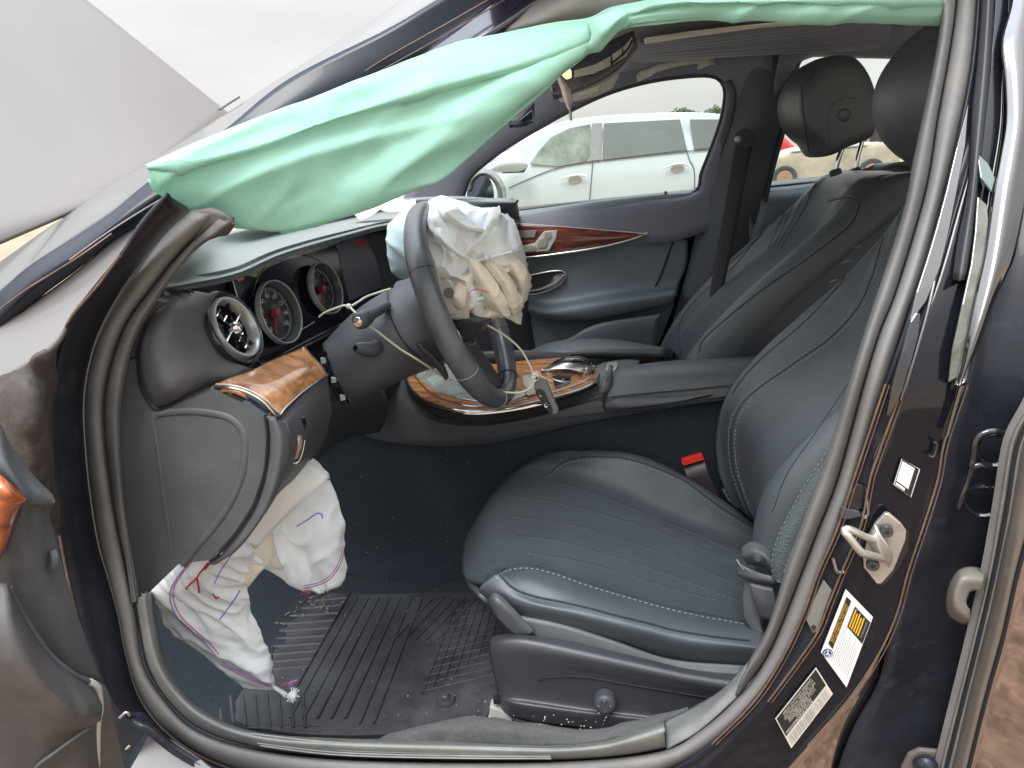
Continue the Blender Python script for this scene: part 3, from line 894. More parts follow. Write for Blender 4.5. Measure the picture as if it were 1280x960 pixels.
poly('pillar_patch', PC([(1222, 245), (1234, 256), (1236, 275), (1232, 320), (1220, 365), (1210, 420), (1200, 470), (1186, 478), (1190, 440), (1203, 380), (1214, 330), (1219, 290)], .020), mat('olive_gloss', (.12, .125, .10), .1, coat=1, var=(30, .5)), cp, t=.003, bev=.001)  # coloured gloss patches laid on the black pillar
poly('pillar_patch', PC([(1221, 190), (1236, 205), (1244, 222), (1240, 240), (1226, 222)], .018), mat('teal_gloss', (.12, .17, .17), .1, coat=1), cp, t=.003, bev=.001)

# rear jamb and its door
loft('rear_jamb', [PC([(1256, 160), (1246, 240), (1230, 350), (1210, 480), (1185, 560), (1160, 655), (1137, 720), (1117, 785), (1108, 840), (1095, 872), (1070, 915), (1050, 970), (1045, 1010)], .034), PC([(1270, 160), (1262, 240), (1250, 350), (1232, 480), (1215, 560), (1195, 655), (1178, 720), (1165, 785), (1152, 840), (1142, 890), (1128, 940), (1118, 1010)], .055), PC([(1300, 160), (1298, 240), (1290, 350), (1285, 480), (1262, 560), (1245, 640), (1232, 720), (1214, 800), (1198, 860), (1180, 930), (1165, 1010)], .05)], M['jamb'], car, n=70, m=5, thick=.006)
# skin below the sill curve, mirrors the brown dirt
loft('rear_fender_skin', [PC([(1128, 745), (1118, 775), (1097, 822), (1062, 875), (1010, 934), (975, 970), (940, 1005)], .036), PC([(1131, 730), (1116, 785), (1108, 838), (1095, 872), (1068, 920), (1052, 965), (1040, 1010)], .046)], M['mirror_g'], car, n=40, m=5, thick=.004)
for k, (cx, cy, rx) in enumerate(((1237, 562, 14), (1221, 625, 13))):
    c = W(cx + 6, cy, .03)
    mb = MB()
    mb.lathe(c, (-.35, -1, .15), [(.014, .004), (.016, .006), (.018, .003), (.018, -.004)], 32)
    mb.build('access_plug', M['gloss'], car)
tube('hinge_bead', [(1262, 548, .028), (1250, 540, .026), (1238, 539, .026), (1226, 543, .026), (1219, 552, .026), (1216, 575, .026), (1214, 583, .026), (1225, 581, .026), (1240, 583, .027), (1256, 576, .028)], .0035, M['gloss'], car, n=40)
tube('hinge_bead', [(1216, 575, .026), (1210, 600, .027), (1203, 618, .027), (1198, 635, .028)], .0025, M['gloss'], car, n=20)
bmp = loft('bump_stop', [[(1232, 712, .03), (1215, 708, .022), (1198, 712, .018), (1187, 728, .018), (1182, 750, .02), (1185, 768, .022), (1198, 778, .024), (1212, 782, .03)], [(1230, 724, .0), (1215, 722, -.004), (1203, 724, -.006), (1196, 736, -.006), (1193, 752, -.006), (1196, 764, -.004), (1204, 770, .0), (1212, 773, .005)], [(1226, 740, .004), (1218, 738, .0), (1212, 741, .0), (1210, 745, .0), (1208, 752, .0), (1209, 757, .0), (1211, 760, .002), (1213, 762, .006)]], mat('grey_rubber_stop', (.20, .18, .16), .55), car, n=26, m=5, thick=.004)
# rear door edge
RD1 = [(1300, 470), (1281, 508), (1266, 530), (1257, 555), (1247, 617), (1231, 720), (1211, 805), (1192, 880), (1175, 945), (1160, 1010)]
RD2 = [(1308, 480), (1292, 515), (1276, 545), (1268, 575), (1258, 640), (1242, 720), (1222, 805), (1203, 880), (1187, 945), (1172, 1010)]
RD3 = [(1340, 480), (1320, 540), (1300, 600), (1290, 650), (1270, 720), (1252, 800), (1235, 860), (1222, 910), (1210, 960), (1200, 1010)]
rdoor = loft('rear_door', [[(a, b, .03) for a, b in RD1], [(a * .5 + c * .5, b * .5 + d * .5, .005) for (a, b), (c, d) in zip(RD1, RD2)], [(a, b, .02) for a, b in RD2]], M['rubber'], car, n=50, m=4, thick=.01, label='edge seal of the rear door')
loft('door_edge', [[(a, b, .014) for a, b in RD2], [(a * .6 + c * .4, b * .6 + d * .4, .0) for (a, b), (c, d) in zip(RD2, RD3)], [(a * .15 + c * .85, b * .15 + d * .85, -.01) for (a, b), (c, d) in zip(RD2, RD3)], [(a, b, .0) for a, b in RD3]], mat('dusty_grey_metal', (.22, .19, .17), .35, metal=.5, coat=.6, dust=(20, .5, (.35, .27, .2), .4)), rdoor, n=50, m=4, thick=.008)
tube('door_edge_line', [(a, b, .006) for a, b in RD2], .0018, M['thread_d'], rdoor, n=40)
tube('door_edge_line', [(a + 1, b, -.006) for a, b in RD3], .0022, M['thread_d'], rdoor, n=40)
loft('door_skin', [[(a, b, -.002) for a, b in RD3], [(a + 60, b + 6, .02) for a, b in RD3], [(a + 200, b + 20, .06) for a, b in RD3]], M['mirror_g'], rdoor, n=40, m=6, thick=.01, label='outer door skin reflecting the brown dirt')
poly('hinge_bracket', [(1128, 960, .02), (1136, 945, .018), (1150, 938, .016), (1176, 940, .016), (1170, 965, .02), (1150, 1000, .02), (1120, 1000, .02)], mat('dusty_bracket', (.14, .12, .11), .4, dust=(20, .5, DUST, .4)), car, t=.006, bev=.002)
MB().lathe(W(1157, 957, .012), (-.3, -1, .3), [(.0, .006), (.006, .006), (.010, .002), (.012, .003), (.013, 0), (.013, -.004)], 24).build('bolt', M['jamb'], car)

# ---- lock striker
sp = poly('lock_striker', [(1106, 642, .02), (1112, 642, .02), (1127, 655, .018), (1133, 664, .018), (1132, 676, .018), (1117, 713, .022), (1102, 730, .024), (1096, 730, .024), (1080, 710, .026), (1079, 697, .026), (1086, 670, .024), (1094, 655, .022)], M['zinc'], car, t=.005, bev=.0012, label='silver lock striker plate and loop')
poly('striker_base', [(1110, 645, .024), (1130, 657, .022), (1137, 666, .022), (1135, 690, .024), (1120, 715, .027), (1104, 734, .029), (1096, 733, .029), (1082, 712, .03), (1090, 665, .028)], M['gloss'], sp, t=.006, bev=.001)
loop = tube('striker_loop', [(1103, 698, .017), (1088, 694, .004), (1078, 691, -.002), (1071, 684, -.004), (1061, 671, -.004), (1055, 664, -.002), (1059, 661, .0), (1070, 665, .003), (1082, 671, .010), (1095, 675, .018)], .0042, M['zinc'], sp, n=40, ns=12, r2=.0036)
for q in ((1108, 664), (1091, 706)):
    mbx = MB().lathe(W(q[0], q[1], .0165), (-.25, -1, .1), [(0, .001), (.0022, .001), (.0024, .004), (.0058, .004), (.0066, .002), (.0068, -.002)], 24)
    mbx.build('screw', mat('dark_screw', (.10, .10, .10), .35, metal=.7), sp)
loft('striker_gusset', [[(1093, 655, .019), (1100, 668, .012), (1110, 682, .010), (1116, 695, .015), (1114, 705, .021)], [(1086, 668, .021), (1094, 678, .014), (1103, 690, .012), (1110, 700, .016), (1112, 708, .021)], [(1084, 676, .022), (1090, 686, .019), (1100, 697, .018), (1108, 704, .019), (1111, 709, .022)]], M['zinc'], sp, n=18, m=5, thick=.003)
poly('latch_bracket', [(1071, 604, .03), (1083, 609, .03), (1086, 622, .03), (1078, 636, .03), (1068, 640, .03), (1058, 632, .03), (1062, 616, .03)], M['gloss'], car, t=.006, bev=.0015)
poly('latch_bracket', [(1053, 636, .026), (1075, 640, .026), (1078, 646, .026), (1060, 650, .026), (1050, 648, .026)], M['plastic_dark'], car, t=.008, bev=.0015)
poly('strut_bracket', [(1030, 726, .03), (1040, 738, .03), (1032, 760, .03), (1022, 790, .03), (1016, 792, .03), (1008, 776, .03), (1018, 750, .03)], mat('dusty_grey_plate', (.2, .2, .185), .5, dust=(20, .5, DUST, .3)), car, t=.004, bev=.001)
MB().lathe(W(1017, 785, .0275), (-.3, -1, .2), [(0, .001), (.0022, .001), (.0026, -.002)], 16).build('rivet', M['ink'], car)
tube('jamb_flange', [(1041, 697, .03), (1044, 708, .03), (1048, 716, .03), (1055, 714, .03)], .0022, M['satin'], car, n=10)
tube('jamb_flange', PC([(1083, 622), (1085, 640), (1081, 648), (1078, 640)], .028), .0016, M['satin'], car, n=10)
tube('seal_clip_strip', cv([(1056, 640), (1046, 668), (1038, 690), (1026, 712), (1018, 728)], .0), .0045, mat('tan_adhesive', (.36, .23, .12), .6), car, n=16, r2=.002)

# ---- labels on the pillar
def label_quad(name, TL, TR, BR, BL, m, lab, t=.0006):
    ps = [W(a, b, .0285) for a, b in (TL, TR, BR, BL)]
    p = poly(name, ps, m, cp, t=t, bev=0, label=lab, lift=.0005)
    return p, ps
def on(ps, u, v, up=.0014):
    """u along TL->TR, v along TL->BL"""
    a = ps[0].lerp(ps[1], u)
    b = ps[3].lerp(ps[2], u)
    n_ = (ps[1] - ps[0]).cross(ps[3] - ps[0]).normalized()
    if n_.dot(CAM - a) < 0: n_ = -n_
    return a.lerp(b, v) + n_ * up
def sub(ps, par, name, u0, v0, u1, v1, m, up=.0010):
    return poly(name, [on(ps, u0, v0, up), on(ps, u1, v0, up), on(ps, u1, v1, up), on(ps, u0, v1, up)], m, par, t=.0003, bev=0)
# safety label: text runs from its lower left corner towards its top corner
lb, ps = label_quad('safety_label', (1026, 815), (1057, 736), (1091, 771), (1058, 859), M['sticker'], 'white safety label with yellow and black blocks')
ps = [ps[0], ps[1], ps[2], ps[3]]
rt_ = (ps[1] - ps[0]).normalized()
up_ = (ps[0] - ps[3]).normalized()
sub(ps, lb, 'label_bar', .20, .10, .93, .26, M['ink'])
hgt = (ps[0] - ps[3]).length
text('label_text', 'SIDE AIRBAG WARNING', on(ps, .56, .14), rt_, up_, hgt * .085, M['yellow'], lb)
text('label_text', 'DO NOT REMOVE THIS LABEL', on(ps, .56, .215), rt_, up_, hgt * .068, M['yellow'], lb)
sub(ps, lb, 'label_block', .62, .42, .92, .98, M['ink'])
for k in range(5):
    sub(ps, lb, 'label_stripe', .64 + .002 * k, .45 + .075 * k, .90 - .03 * (k % 2), .49 + .075 * k, M['yellow'], .0014)
text('label_text', 'WARNING', on(ps, .78, .88), rt_, up_, hgt * .08, M['ink_grey'], lb)
for k in range(9):
    u1 = .58 if k > 0 else .9
    sub(ps, lb, 'label_line', .10, .40 + .062 * k, u1 - .05 * ((k * 7) % 3), .405 + .062 * k, M['ink_grey'])
sub(ps, lb, 'label_line', .05, .34, .6, .345, M['ink_grey'])
c = on(ps, .09, .17)
nn_ = rt_.cross(up_)
if nn_.dot(CAM - c) < 0: nn_ = -nn_
MB().lathe(c, nn_, [(0, .0004), (hgt * .095, .0004), (hgt * .1, -.001)], 28).build('label_emblem', M['ink_navy'], lb)
mb = MB()
mb.lathe(c, nn_, [(hgt * .07, .0007), (hgt * .08, .0007)], 28)
for k in range(3):
    a = k * 2.094 + .5
    d = rt_ * math.cos(a) + up_ * math.sin(a)
    mb.tube([c + nn_ * .0008, c + d * hgt * .07 + nn_ * .0008], hgt * .012, ns=5)
mb.build('emblem_mark', M['sticker'], lb)
# data plate
lb2, q = label_quad('data_label', (969, 898), (1020, 834), (1041, 867), (989, 935), M['sticker_c'], 'black and cream data label with a bar code')
rt_ = (q[1] - q[0]).normalized()
up_ = (q[0] - q[3]).normalized()
hg = (q[0] - q[3]).length
sub(q, lb2, 'label_field', .02, .03, .98, .62, M['ink'])
rows = [(.10, 'MFD BY STUTTGART GERMANY'), (.18, 'GVWR 2295 KG  GAWR FRT 1115'), (.26, 'THIS VEHICLE CONFORMS TO ALL'), (.335, 'APPLICABLE FEDERAL SAFETY'), (.41, 'STANDARDS IN EFFECT 01/17'), (.485, 'PASSENGER CAR')]
for v_, s_ in rows: text('label_text', s_, on(q, .5, v_), rt_, up_, hg * .088, M['sticker_c'], lb2)
text('label_text', 'WDDZF4KB7HA107274', on(q, .36, .57), rt_, up_, hg * .115, M['sticker_c'], lb2)
rr = random.Random(11)
u = .04
mbz = MB()
while u < .96:
    wd_ = rr.choice((.006, .012, .018))
    a, b_, c_, d_ = on(q, u, .68, .0012), on(q, u + wd_, .68, .0012), on(q, u + wd_, .95, .0012), on(q, u, .95, .0012)
    i = len(mbz.v)
    mbz.v += [a, b_, c_, d_]
    mbz.f.append((i, i + 1, i + 2, i + 3))
    u += wd_ + rr.choice((.008, .014, .02))
mbz.build('bar_code', M['ink_grey'], lb2, kind='stuff', smooth=False)
# small square label (its machine code is left out)
lb3, q3 = label_quad('small_label', (1127, 573), (1149, 586), (1138, 621), (1117, 605), M['ink'], 'small white square label with a black border')
sub(q3, lb3, 'label_field', .06, .06, .76, .82, M['sticker'])
sub(q3, lb3, 'label_field', .08, .87, .60, .96, M['sticker'])
tube('label_border', [on(q3, 0, 0, .001), on(q3, 1, 0, .001), on(q3, 1, 1, .001), on(q3, 0, 1, .001)], .0005, M['sticker'], lb3, closed=True, ns=5)
# etched mark and clip on the pillar
tube('moulded_mark', PC([(1166, 552), (1171, 556), (1167, 571), (1160, 569)], .026), .0018, M['gloss'], cp, n=12)
tube('moulded_mark', PC([(1101, 552), (1095, 565), (1092, 575), (1096, 577), (1102, 560)], .028), .0018, M['gloss'], cp, n=12)

# ---- body shell seen through the opening: roof, far side, floor
MZ = M['headliner']
def q3(*p): return Vector(p)
# headliner and roof skin
loft('headliner', [[q3(-.12, .24, 1.33), q3(.3, .24, 1.36), q3(.9, .24, 1.37), q3(1.7, .24, 1.3)], [q3(-.22, .6, 1.36), q3(.3, .6, 1.41), q3(.9, .6, 1.41), q3(1.7, .6, 1.33)], [q3(-.22, 1.2, 1.36), q3(.3, 1.2, 1.41), q3(.9, 1.2, 1.41), q3(1.7, 1.2, 1.33)], [q3(-.10, 1.56, 1.33), q3(.3, 1.58, 1.35), q3(.9, 1.58, 1.35), q3(1.7, 1.5, 1.29)]], MZ, car, n=30, m=5, thick=.02, toward=Vector((.3, .9, .5)))
loft('roof', [[q3(-.14, .2, 1.37), q3(.3, .2, 1.41), q3(.9, .2, 1.41), q3(1.9, .25, 1.32)], [q3(-.26, .6, 1.42), q3(.3, .6, 1.46), q3(.9, .6, 1.46), q3(1.9, .6, 1.36)], [q3(-.26, 1.2, 1.42), q3(.3, 1.2, 1.46), q3(.9, 1.2, 1.46), q3(1.9, 1.2, 1.36)], [q3(-.12, 1.64, 1.37), q3(.3, 1.66, 1.40), q3(.9, 1.66, 1.40), q3(1.9, 1.58, 1.32)]], M['paint'], car, n=30, m=5, thick=.012, toward=Vector((.3, .9, 5)))
# far side: frame round the front passenger window
WO = [(562, 272), (578, 248), (588, 222), (612, 200), (640, 180), (672, 161), (710, 140), (760, 117), (812, 102), (865, 95), (893, 96), (904, 106), (906, 122), (901, 150), (889, 185), (877, 215), (866, 241), (800, 247), (740, 253), (680, 259), (620, 266)]
FO = [(500, 300), (500, 262), (520, 215), (560, 170), (600, 120), (650, 70), (700, 30), (750, 5), (820, -20), (880, -25), (940, -10), (965, 20), (965, 90), (960, 150), (950, 190), (942, 220), (935, 262), (850, 300), (780, 305), (700, 305), (600, 310)]
WIN = [(a, b, 1.66 - .10 * max(0, (250 - b) / 150)) for a, b in WO]
FOu = [(a, b, 1.62 - .18 * max(0, (250 - b) / 250)) for a, b in FO]
WIm = [tuple((x * .8 + z * .2) for x, z in zip(p, q)) for p, q in zip(WIN, FOu)]
WIm = [(a, b, c - .02) for a, b, c in WIm]
loft('far_side_frame', [[(a, b, c + .05) for a, b, c in WIN], WIN, WIm, FOu], MZ, car, n=90, m=4, thick=.01, closed=True, lin=False)
tube('window_seal', [(a, b, c - .003) for a, b, c in WIN], .006, M['plastic_dark'], car, n=120, closed=True)
poly('passenger_window', [(a, b, c + .03) for a, b, c in WIN], M['glass'], car, t=.004, bev=0, label='clear glass of the front passenger window')
loft('pillar_highlight', [[(903, 104, 1.545), (909, 118, 1.55), (905, 150, 1.57), (893, 188, 1.60), (880, 220, 1.63), (868, 250, 1.65)], [(912, 100, 1.53), (919, 118, 1.535), (915, 152, 1.56), (902, 192, 1.59), (888, 224, 1.62), (876, 252, 1.64)]], mat('window_trim_grey', (.09, .10, .11), .4), car, n=24, m=3, thick=.01)
# passenger side centre pillar
loft('far_centre_pillar', [[(905, 95, 1.55), (915, 120, 1.55), (910, 155, 1.57), (897, 195, 1.60), (880, 240, 1.64), (868, 300, 1.65), (850, 372, 1.65), (825, 450, 1.65)], [(940, 40, 1.50), (950, 110, 1.51), (940, 170, 1.53), (928, 220, 1.56), (915, 270, 1.58), (900, 330, 1.59), (880, 400, 1.6), (860, 450, 1.6)], [(1010, 30, 1.51), (992, 120, 1.52), (978, 168, 1.54), (970, 200, 1.56), (960, 240, 1.59), (950, 290, 1.62), (930, 360, 1.62), (900, 450, 1.62)]], mat('pillar_trim', (.10, .115, .135), .55, bump=('n', 900, .4, .0008)), car, n=40, m=5, thick=.01)
tube('quarter_seal', [(992, 118, 1.515), (978, 170, 1.535), (968, 205, 1.555), (960, 238, 1.58), (950, 285, 1.61)], .006, M['plastic_dark'], car, n=24)
loft('far_body_side', [[q3(-.9, 1.76, .95), q3(0, 1.76, .97), q3(1.0, 1.74, .99), q3(2.0, 1.7, 1.0)], [q3(-.9, 1.83, .7), q3(0, 1.83, .7), q3(1.0, 1.82, .72), q3(2.0, 1.8, .74)], [q3(-.9, 1.80, .25), q3(0, 1.80, .25), q3(1.0, 1.80, .25), q3(2.0, 1.8, .25)]], M['paint'], car, n=30, m=5, thick=.05)
# rear side: door with window opening
RW = [(955, 243), (962, 205), (975, 165), (990, 115), (1005, 75), (1060, 73), (1120, 74), (1200, 76), (1290, 100), (1330, 160), (1290, 215), (1200, 224), (1120, 220), (1060, 226), (1000, 238)]
RO = [(940, 300), (950, 200), (962, 150), (975, 80), (990, 30), (1060, 5), (1120, 5), (1210, 10), (1330, 50), (1400, 150), (1350, 290), (1200, 320), (1120, 330), (1060, 330), (1000, 330)]
loft('far_rear_frame', [[(a, b, 1.66 - .12 * max(0, (235 - b) / 160)) for a, b in RW], [(a * .85 + c * .15, b * .85 + d * .15, 1.63 - .13 * max(0, (235 - b) / 160)) for (a, b), (c, d) in zip(RW, RO)], [(a, b, 1.60 - .2 * max(0, (235 - b) / 260)) for a, b in RO]], MZ, car, n=80, m=4, thick=.01, closed=True)
poly('rear_side_window', [(a, b, 1.69 - .12 * max(0, (235 - b) / 160)) for a, b in RW], M['glass'], car, t=.004, bev=0)
loft('rear_door_panel', [[(950, 236, 1.62), (1000, 231, 1.62), (1060, 223, 1.62), (1130, 217, 1.62), (1250, 220, 1.62)], [(950, 262, 1.58), (1000, 258, 1.58), (1060, 250, 1.58), (1130, 244, 1.58), (1250, 250, 1.58)], [(930, 330, 1.6), (1000, 330, 1.6), (1060, 330, 1.6), (1130, 330, 1.6), (1250, 330, 1.6)], [(900, 440, 1.62), (1000, 440, 1.62), (1060, 440, 1.62), (1130, 440, 1.62), (1250, 440, 1.62)]], M['door_trim'], car, n=30, m=5, thick=.03)
# rear bench and bulkhead behind the seats
loft('rear_bench', [[q3(.85, .3, .3), q3(.85, .9, .3), q3(.85, 1.55, .3)], [q3(.84, .3, .46), q3(.84, .9, .46), q3(.84, 1.55, .46)], [q3(1.35, .3, .42), q3(1.35, .9, .42), q3(1.35, 1.55, .42)], [q3(1.45, .3, .7), q3(1.45, .9, .7), q3(1.45, 1.55, .7)], [q3(1.6, .3, 1.0), q3(1.6, .9, 1.0), q3(1.6, 1.55, 1.0)], [q3(1.9, .3, 1.02), q3(1.9, .9, 1.02), q3(1.9, 1.55, 1.02)]], M['leather_side'], car, n=24, m=5, thick=.02)

# floor, toe board, tunnel side
def flat(name, pts, z, m, par=car, t=.01, **k):
    return poly(name, [Vector((a, b, z)) for a, b in pts], m, par, t=t, bev=0, **k)
loft('floor_carpet', [[q3(-1.25, .1, .55), q3(-1.25, .5, .55), q3(-1.25, .86, .55)], [q3(-1.05, .1, .36), q3(-1.05, .5, .36), q3(-1.05, .86, .36)], [q3(-.86, .1, .19), q3(-.86, .5, .19), q3(-.86, .84, .19)], [q3(-.70, .09, .150), q3(-.70, .5, .150), q3(-.70, .8, .15)], [q3(-.2, .09, .15), q3(-.2, .5, .15), q3(-.2, .8, .15)], [q3(.7, .09, .15), q3(.7, .5, .15), q3(.7, .8, .15)]], M['carpet'], car, n=30, m=8, thick=.02,
     disp=lambda u, v, p: .003 * nz(p, 14))
loft('footwell_side', [[q3(-.66, .12, .27), q3(-.5, .12, .26), q3(-.2, .12, .26), q3(.4, .12, .26)], [q3(-.66, .12, .15), q3(-.5, .12, .15), q3(-.2, .12, .15), q3(.4, .12, .15)]], M['carpet'], car, n=30, m=6, thick=.01, toward=Vector((-.5, .8, .5)))
loft('sill_carpet', [[(470, 928, .12), (560, 930, .12), (740, 930, .12), (860, 890, .12)], [(490, 916, .15), (570, 906, .15), (740, 914, .15), (860, 885, .15)], [(505, 916, .19), (575, 897, .2), (650, 903, .2), (740, 912, .2), (860, 885, .2)], [(510, 920, .2), (580, 900, .26), (650, 906, .26), (740, 916, .26), (860, 890, .24)]], M['carpet_grey'], car, n=40, m=5, thick=.01, disp=lambda u, v, p: .005 * nz(p, 22))
loft('tunnel_side', [[(345, 515, .86), (400, 520, .84), (470, 545, .815), (560, 553, .81), (680, 535, .81), (800, 508, .81), (960, 480, .81)],
                     [(345, 590, .86), (400, 590, .84), (470, 600, .82), (560, 605, .82), (680, 590, .82), (800, 565, .82), (960, 540, .82)],
                     [(345, 680, .86), (400, 680, .84), (470, 680, .82), (560, 680, .815), (680, 690, .81), (800, 690, .81), (980, 690, .81)],
                     [(345, 760, .84), (400, 745, .80), (470, 735, .77), (560, 735, .76), (680, 780, .76), (800, 800, .76), (1000, 800, .76)]], M['carpet'], car, n=50, m=8, thick=.02,
     disp=lambda u, v, p: .004 * nz(p, 11) + .002 * nz(p, 40))
loft('toe_board', [[q3(-1.22, .1, .9), q3(-1.2, .5, .9), q3(-1.1, .95, .9)], [q3(-1.2, .1, .55), q3(-1.18, .5, .55), q3(-1.08, .95, .55)], [q3(-1.0, .1, .3), q3(-1.0, .5, .3), q3(-.98, .95, .3)]], M['carpet'], car, n=24, m=6, thick=.02)

# debris on the carpets
mb = MB()
rr = random.Random(9)
for k in range(200):
    if k < 110: p = Vector((rr.uniform(-.72, -.1), rr.uniform(.14, .75), .157 + rr.uniform(0, .002)))
    elif k < 160: p = W(rr.gauss(720, 70), rr.gauss(905, 8), .2)
    else: p = W(rr.uniform(430, 900), rr.uniform(560, 720), .805)
    s = rr.uniform(.0004, .0011)
    d = Vector((rr.uniform(-1, 1), rr.uniform(-1, 1), rr.uniform(-1, 1))).normalized()
    e = d.orthogonal()
    mb.box(p, d * s, e * s * .6, d.cross(e) * s * .5)
cr_ob = mb.build('glass_crumbs', mat('crumbs', (.5, .48, .44), .3), None, kind='stuff', smooth=False)

# ---- dashboard
def Wz(l, z): return [W(a, b, z=z) for a, b in l]
_edge = [(206, 360, .11), (238, 355, .21), (298, 342, .33), (352, 319, .43), (432, 296, .63), (488, 284, .81), (560, 280, 1.1), (650, 280, 1.6)]
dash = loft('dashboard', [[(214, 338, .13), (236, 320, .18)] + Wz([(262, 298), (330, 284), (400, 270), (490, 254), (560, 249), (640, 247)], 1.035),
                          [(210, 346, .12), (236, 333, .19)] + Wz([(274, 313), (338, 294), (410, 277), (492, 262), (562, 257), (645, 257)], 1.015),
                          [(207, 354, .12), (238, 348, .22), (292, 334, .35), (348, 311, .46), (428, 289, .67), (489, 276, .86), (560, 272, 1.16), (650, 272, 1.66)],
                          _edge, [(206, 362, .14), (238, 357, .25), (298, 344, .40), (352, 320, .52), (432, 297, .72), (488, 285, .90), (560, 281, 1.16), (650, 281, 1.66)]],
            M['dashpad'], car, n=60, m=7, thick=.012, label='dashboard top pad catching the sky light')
# lower backing so that no gap shows
loft('dash_fascia', [[(210, 362, .17), (240, 357, .28), (300, 342, .44), (400, 303, .74), (480, 287, .96), (560, 280, 1.18), (650, 280, 1.66)], [(215, 400, .22), (240, 390, .30), (300, 380, .46), (400, 350, .74), (490, 330, .96), (570, 320, 1.18), (660, 320, 1.66)], [(240, 440, .24), (260, 445, .30), (320, 440, .46), (400, 400, .70), (490, 385, .90), (570, 390, 1.1), (660, 370, 1.6)], [(260, 520, .17), (330, 520, .30), (405, 500, .5), (480, 470, .72), (570, 460, 1.05), (670, 440, 1.6)], [(300, 600, .20), (345, 590, .32), (400, 560, .5), (470, 530, .8), (560, 520, 1.05), (680, 500, 1.6)]], M['plastic_dark'], dash, n=50, m=6, thick=.02)
# defrost slots at the end of the dash
mb = MB()
for k in range(6):
    x = 207 + k * 5.2
    mb.tube([(x, 361.5 + k * .1, .15), (x + 9, 367 - k * .2, .142)], .0011, ns=5)
mb.build('defrost_grille', M['ink'], dash)
poly('defrost_surround', [(203, 360, .155), (236, 360, .155), (237, 366, .15), (226, 370, .147), (212, 369, .147), (203, 367, .15)], M['dashpad'], dash, t=.004, bev=.001, lift=-.0035)
# end barrel with the air vent
VC = W(289, 412, y=.22)
VN = Vector((1, -.03, .36)).normalized()
barrel_rows = []
va = VN.cross(Vector((0, 1, 0))).normalized()
vb = VN.cross(va)
def ringpts(c, rad, k, n_=28, n=VN):
    a = n.cross(Vector((0, 1, 0))).normalized()
    b = n.cross(a)
    return [c + n * k + (a * math.cos(t * 2 * math.pi / n_) + b * math.sin(t * 2 * math.pi / n_)) * rad for t in range(n_)]
loft('vent_housing', [[(186, 380, .10), (200, 372, .12), (225, 366, .15), (245, 364, .17), (262, 367, .19), (275, 364, .22)],
                      [(176, 410, .09), (190, 395, .085), (215, 385, .10), (235, 384, .125), (252, 386, .155), (263, 380, .19)],
                      [(171, 445, .085), (186, 430, .065), (208, 418, .075), (230, 415, .10), (248, 414, .135), (259, 402, .185)],
                      [(174, 478, .085), (195, 465, .06), (215, 450, .07), (238, 442, .095), (258, 436, .135), (268, 425, .18)],
                      [(186, 502, .085), (208, 490, .06), (232, 475, .075), (256, 464, .10), (272, 457, .135), (283, 446, .18)],
                      [(197, 512, .09), (218, 503, .08), (245, 490, .095), (270, 479, .12), (292, 471, .15), (306, 458, .19)],
                      [(200, 514, .13), (222, 506, .13), (250, 494, .14), (280, 482, .17), (305, 472, .19), (318, 462, .21)]],
     mat('vent_housing_plastic', (.09, .086, .094), .45, bump=('v', 620, .45, .0008), var=(6, .1)), dash, n=30, m=7, thick=.006)
v = MB().lathe(VC, VN, [(.047, .002), (.0505, .010), (.055, .010), (.060, -.002), (.062, -.016), (.058, -.03)], 56).build('vent_ring', M['gloss'], dash)
MB().lathe(VC, VN, [(.0385, -.004), (.0395, .008), (.042, .0125), (.0455, .0125), (.048, .006), (.048, 0)], 56).build('vent_bezel', mat('vent_silver', (.5, .52, .52), .25, metal=.5), v)
MB().lathe(VC, VN, [(0, -.03), (.03, -.028), (.040, -.012), (.0405, .004)], 40).build('vent_throat', M['gloss'], v)
MB().lathe(VC + VN * .003, VN, [(0, .011), (.006, .012), (.009, .009), (.009, -.01)], 24).build('vent_boss', M['chrome'], v)
def vane(ang, wid, m, tw=.3):
    d = va * math.cos(ang) + vb * math.sin(ang)
    e = VN.cross(d)
    mb = MB()
    for s in (-1, 1):
        mb.box(VC + d * .023 * s, d * .0155, e * wid * .5 + VN * wid * tw, VN * .0035)
    return mb.build('vent_vane', m, v, smooth=False, bev=.0004)
vane(.42, .004, M['satin'])
vane(.42 + math.pi / 2, .002, M['satin'])
for s, wd_ in ((.30, .009), (-.95, .009)): vane(.42 + s, wd_, M['gloss'], .6)
mb = MB()
for s in (-1, 1):
    for k in (.45, .8):
        d = va * math.cos(.42) + vb * math.sin(.42)
        e = VN.cross(d)
        mb.tube([VC + d * .038 * k * s - e * .010 + VN * .003, VC + d * .038 * k * s + e * .010 + VN * .003], .0013, ns=6)
mb.build('vent_vane', M['chrome'], v)

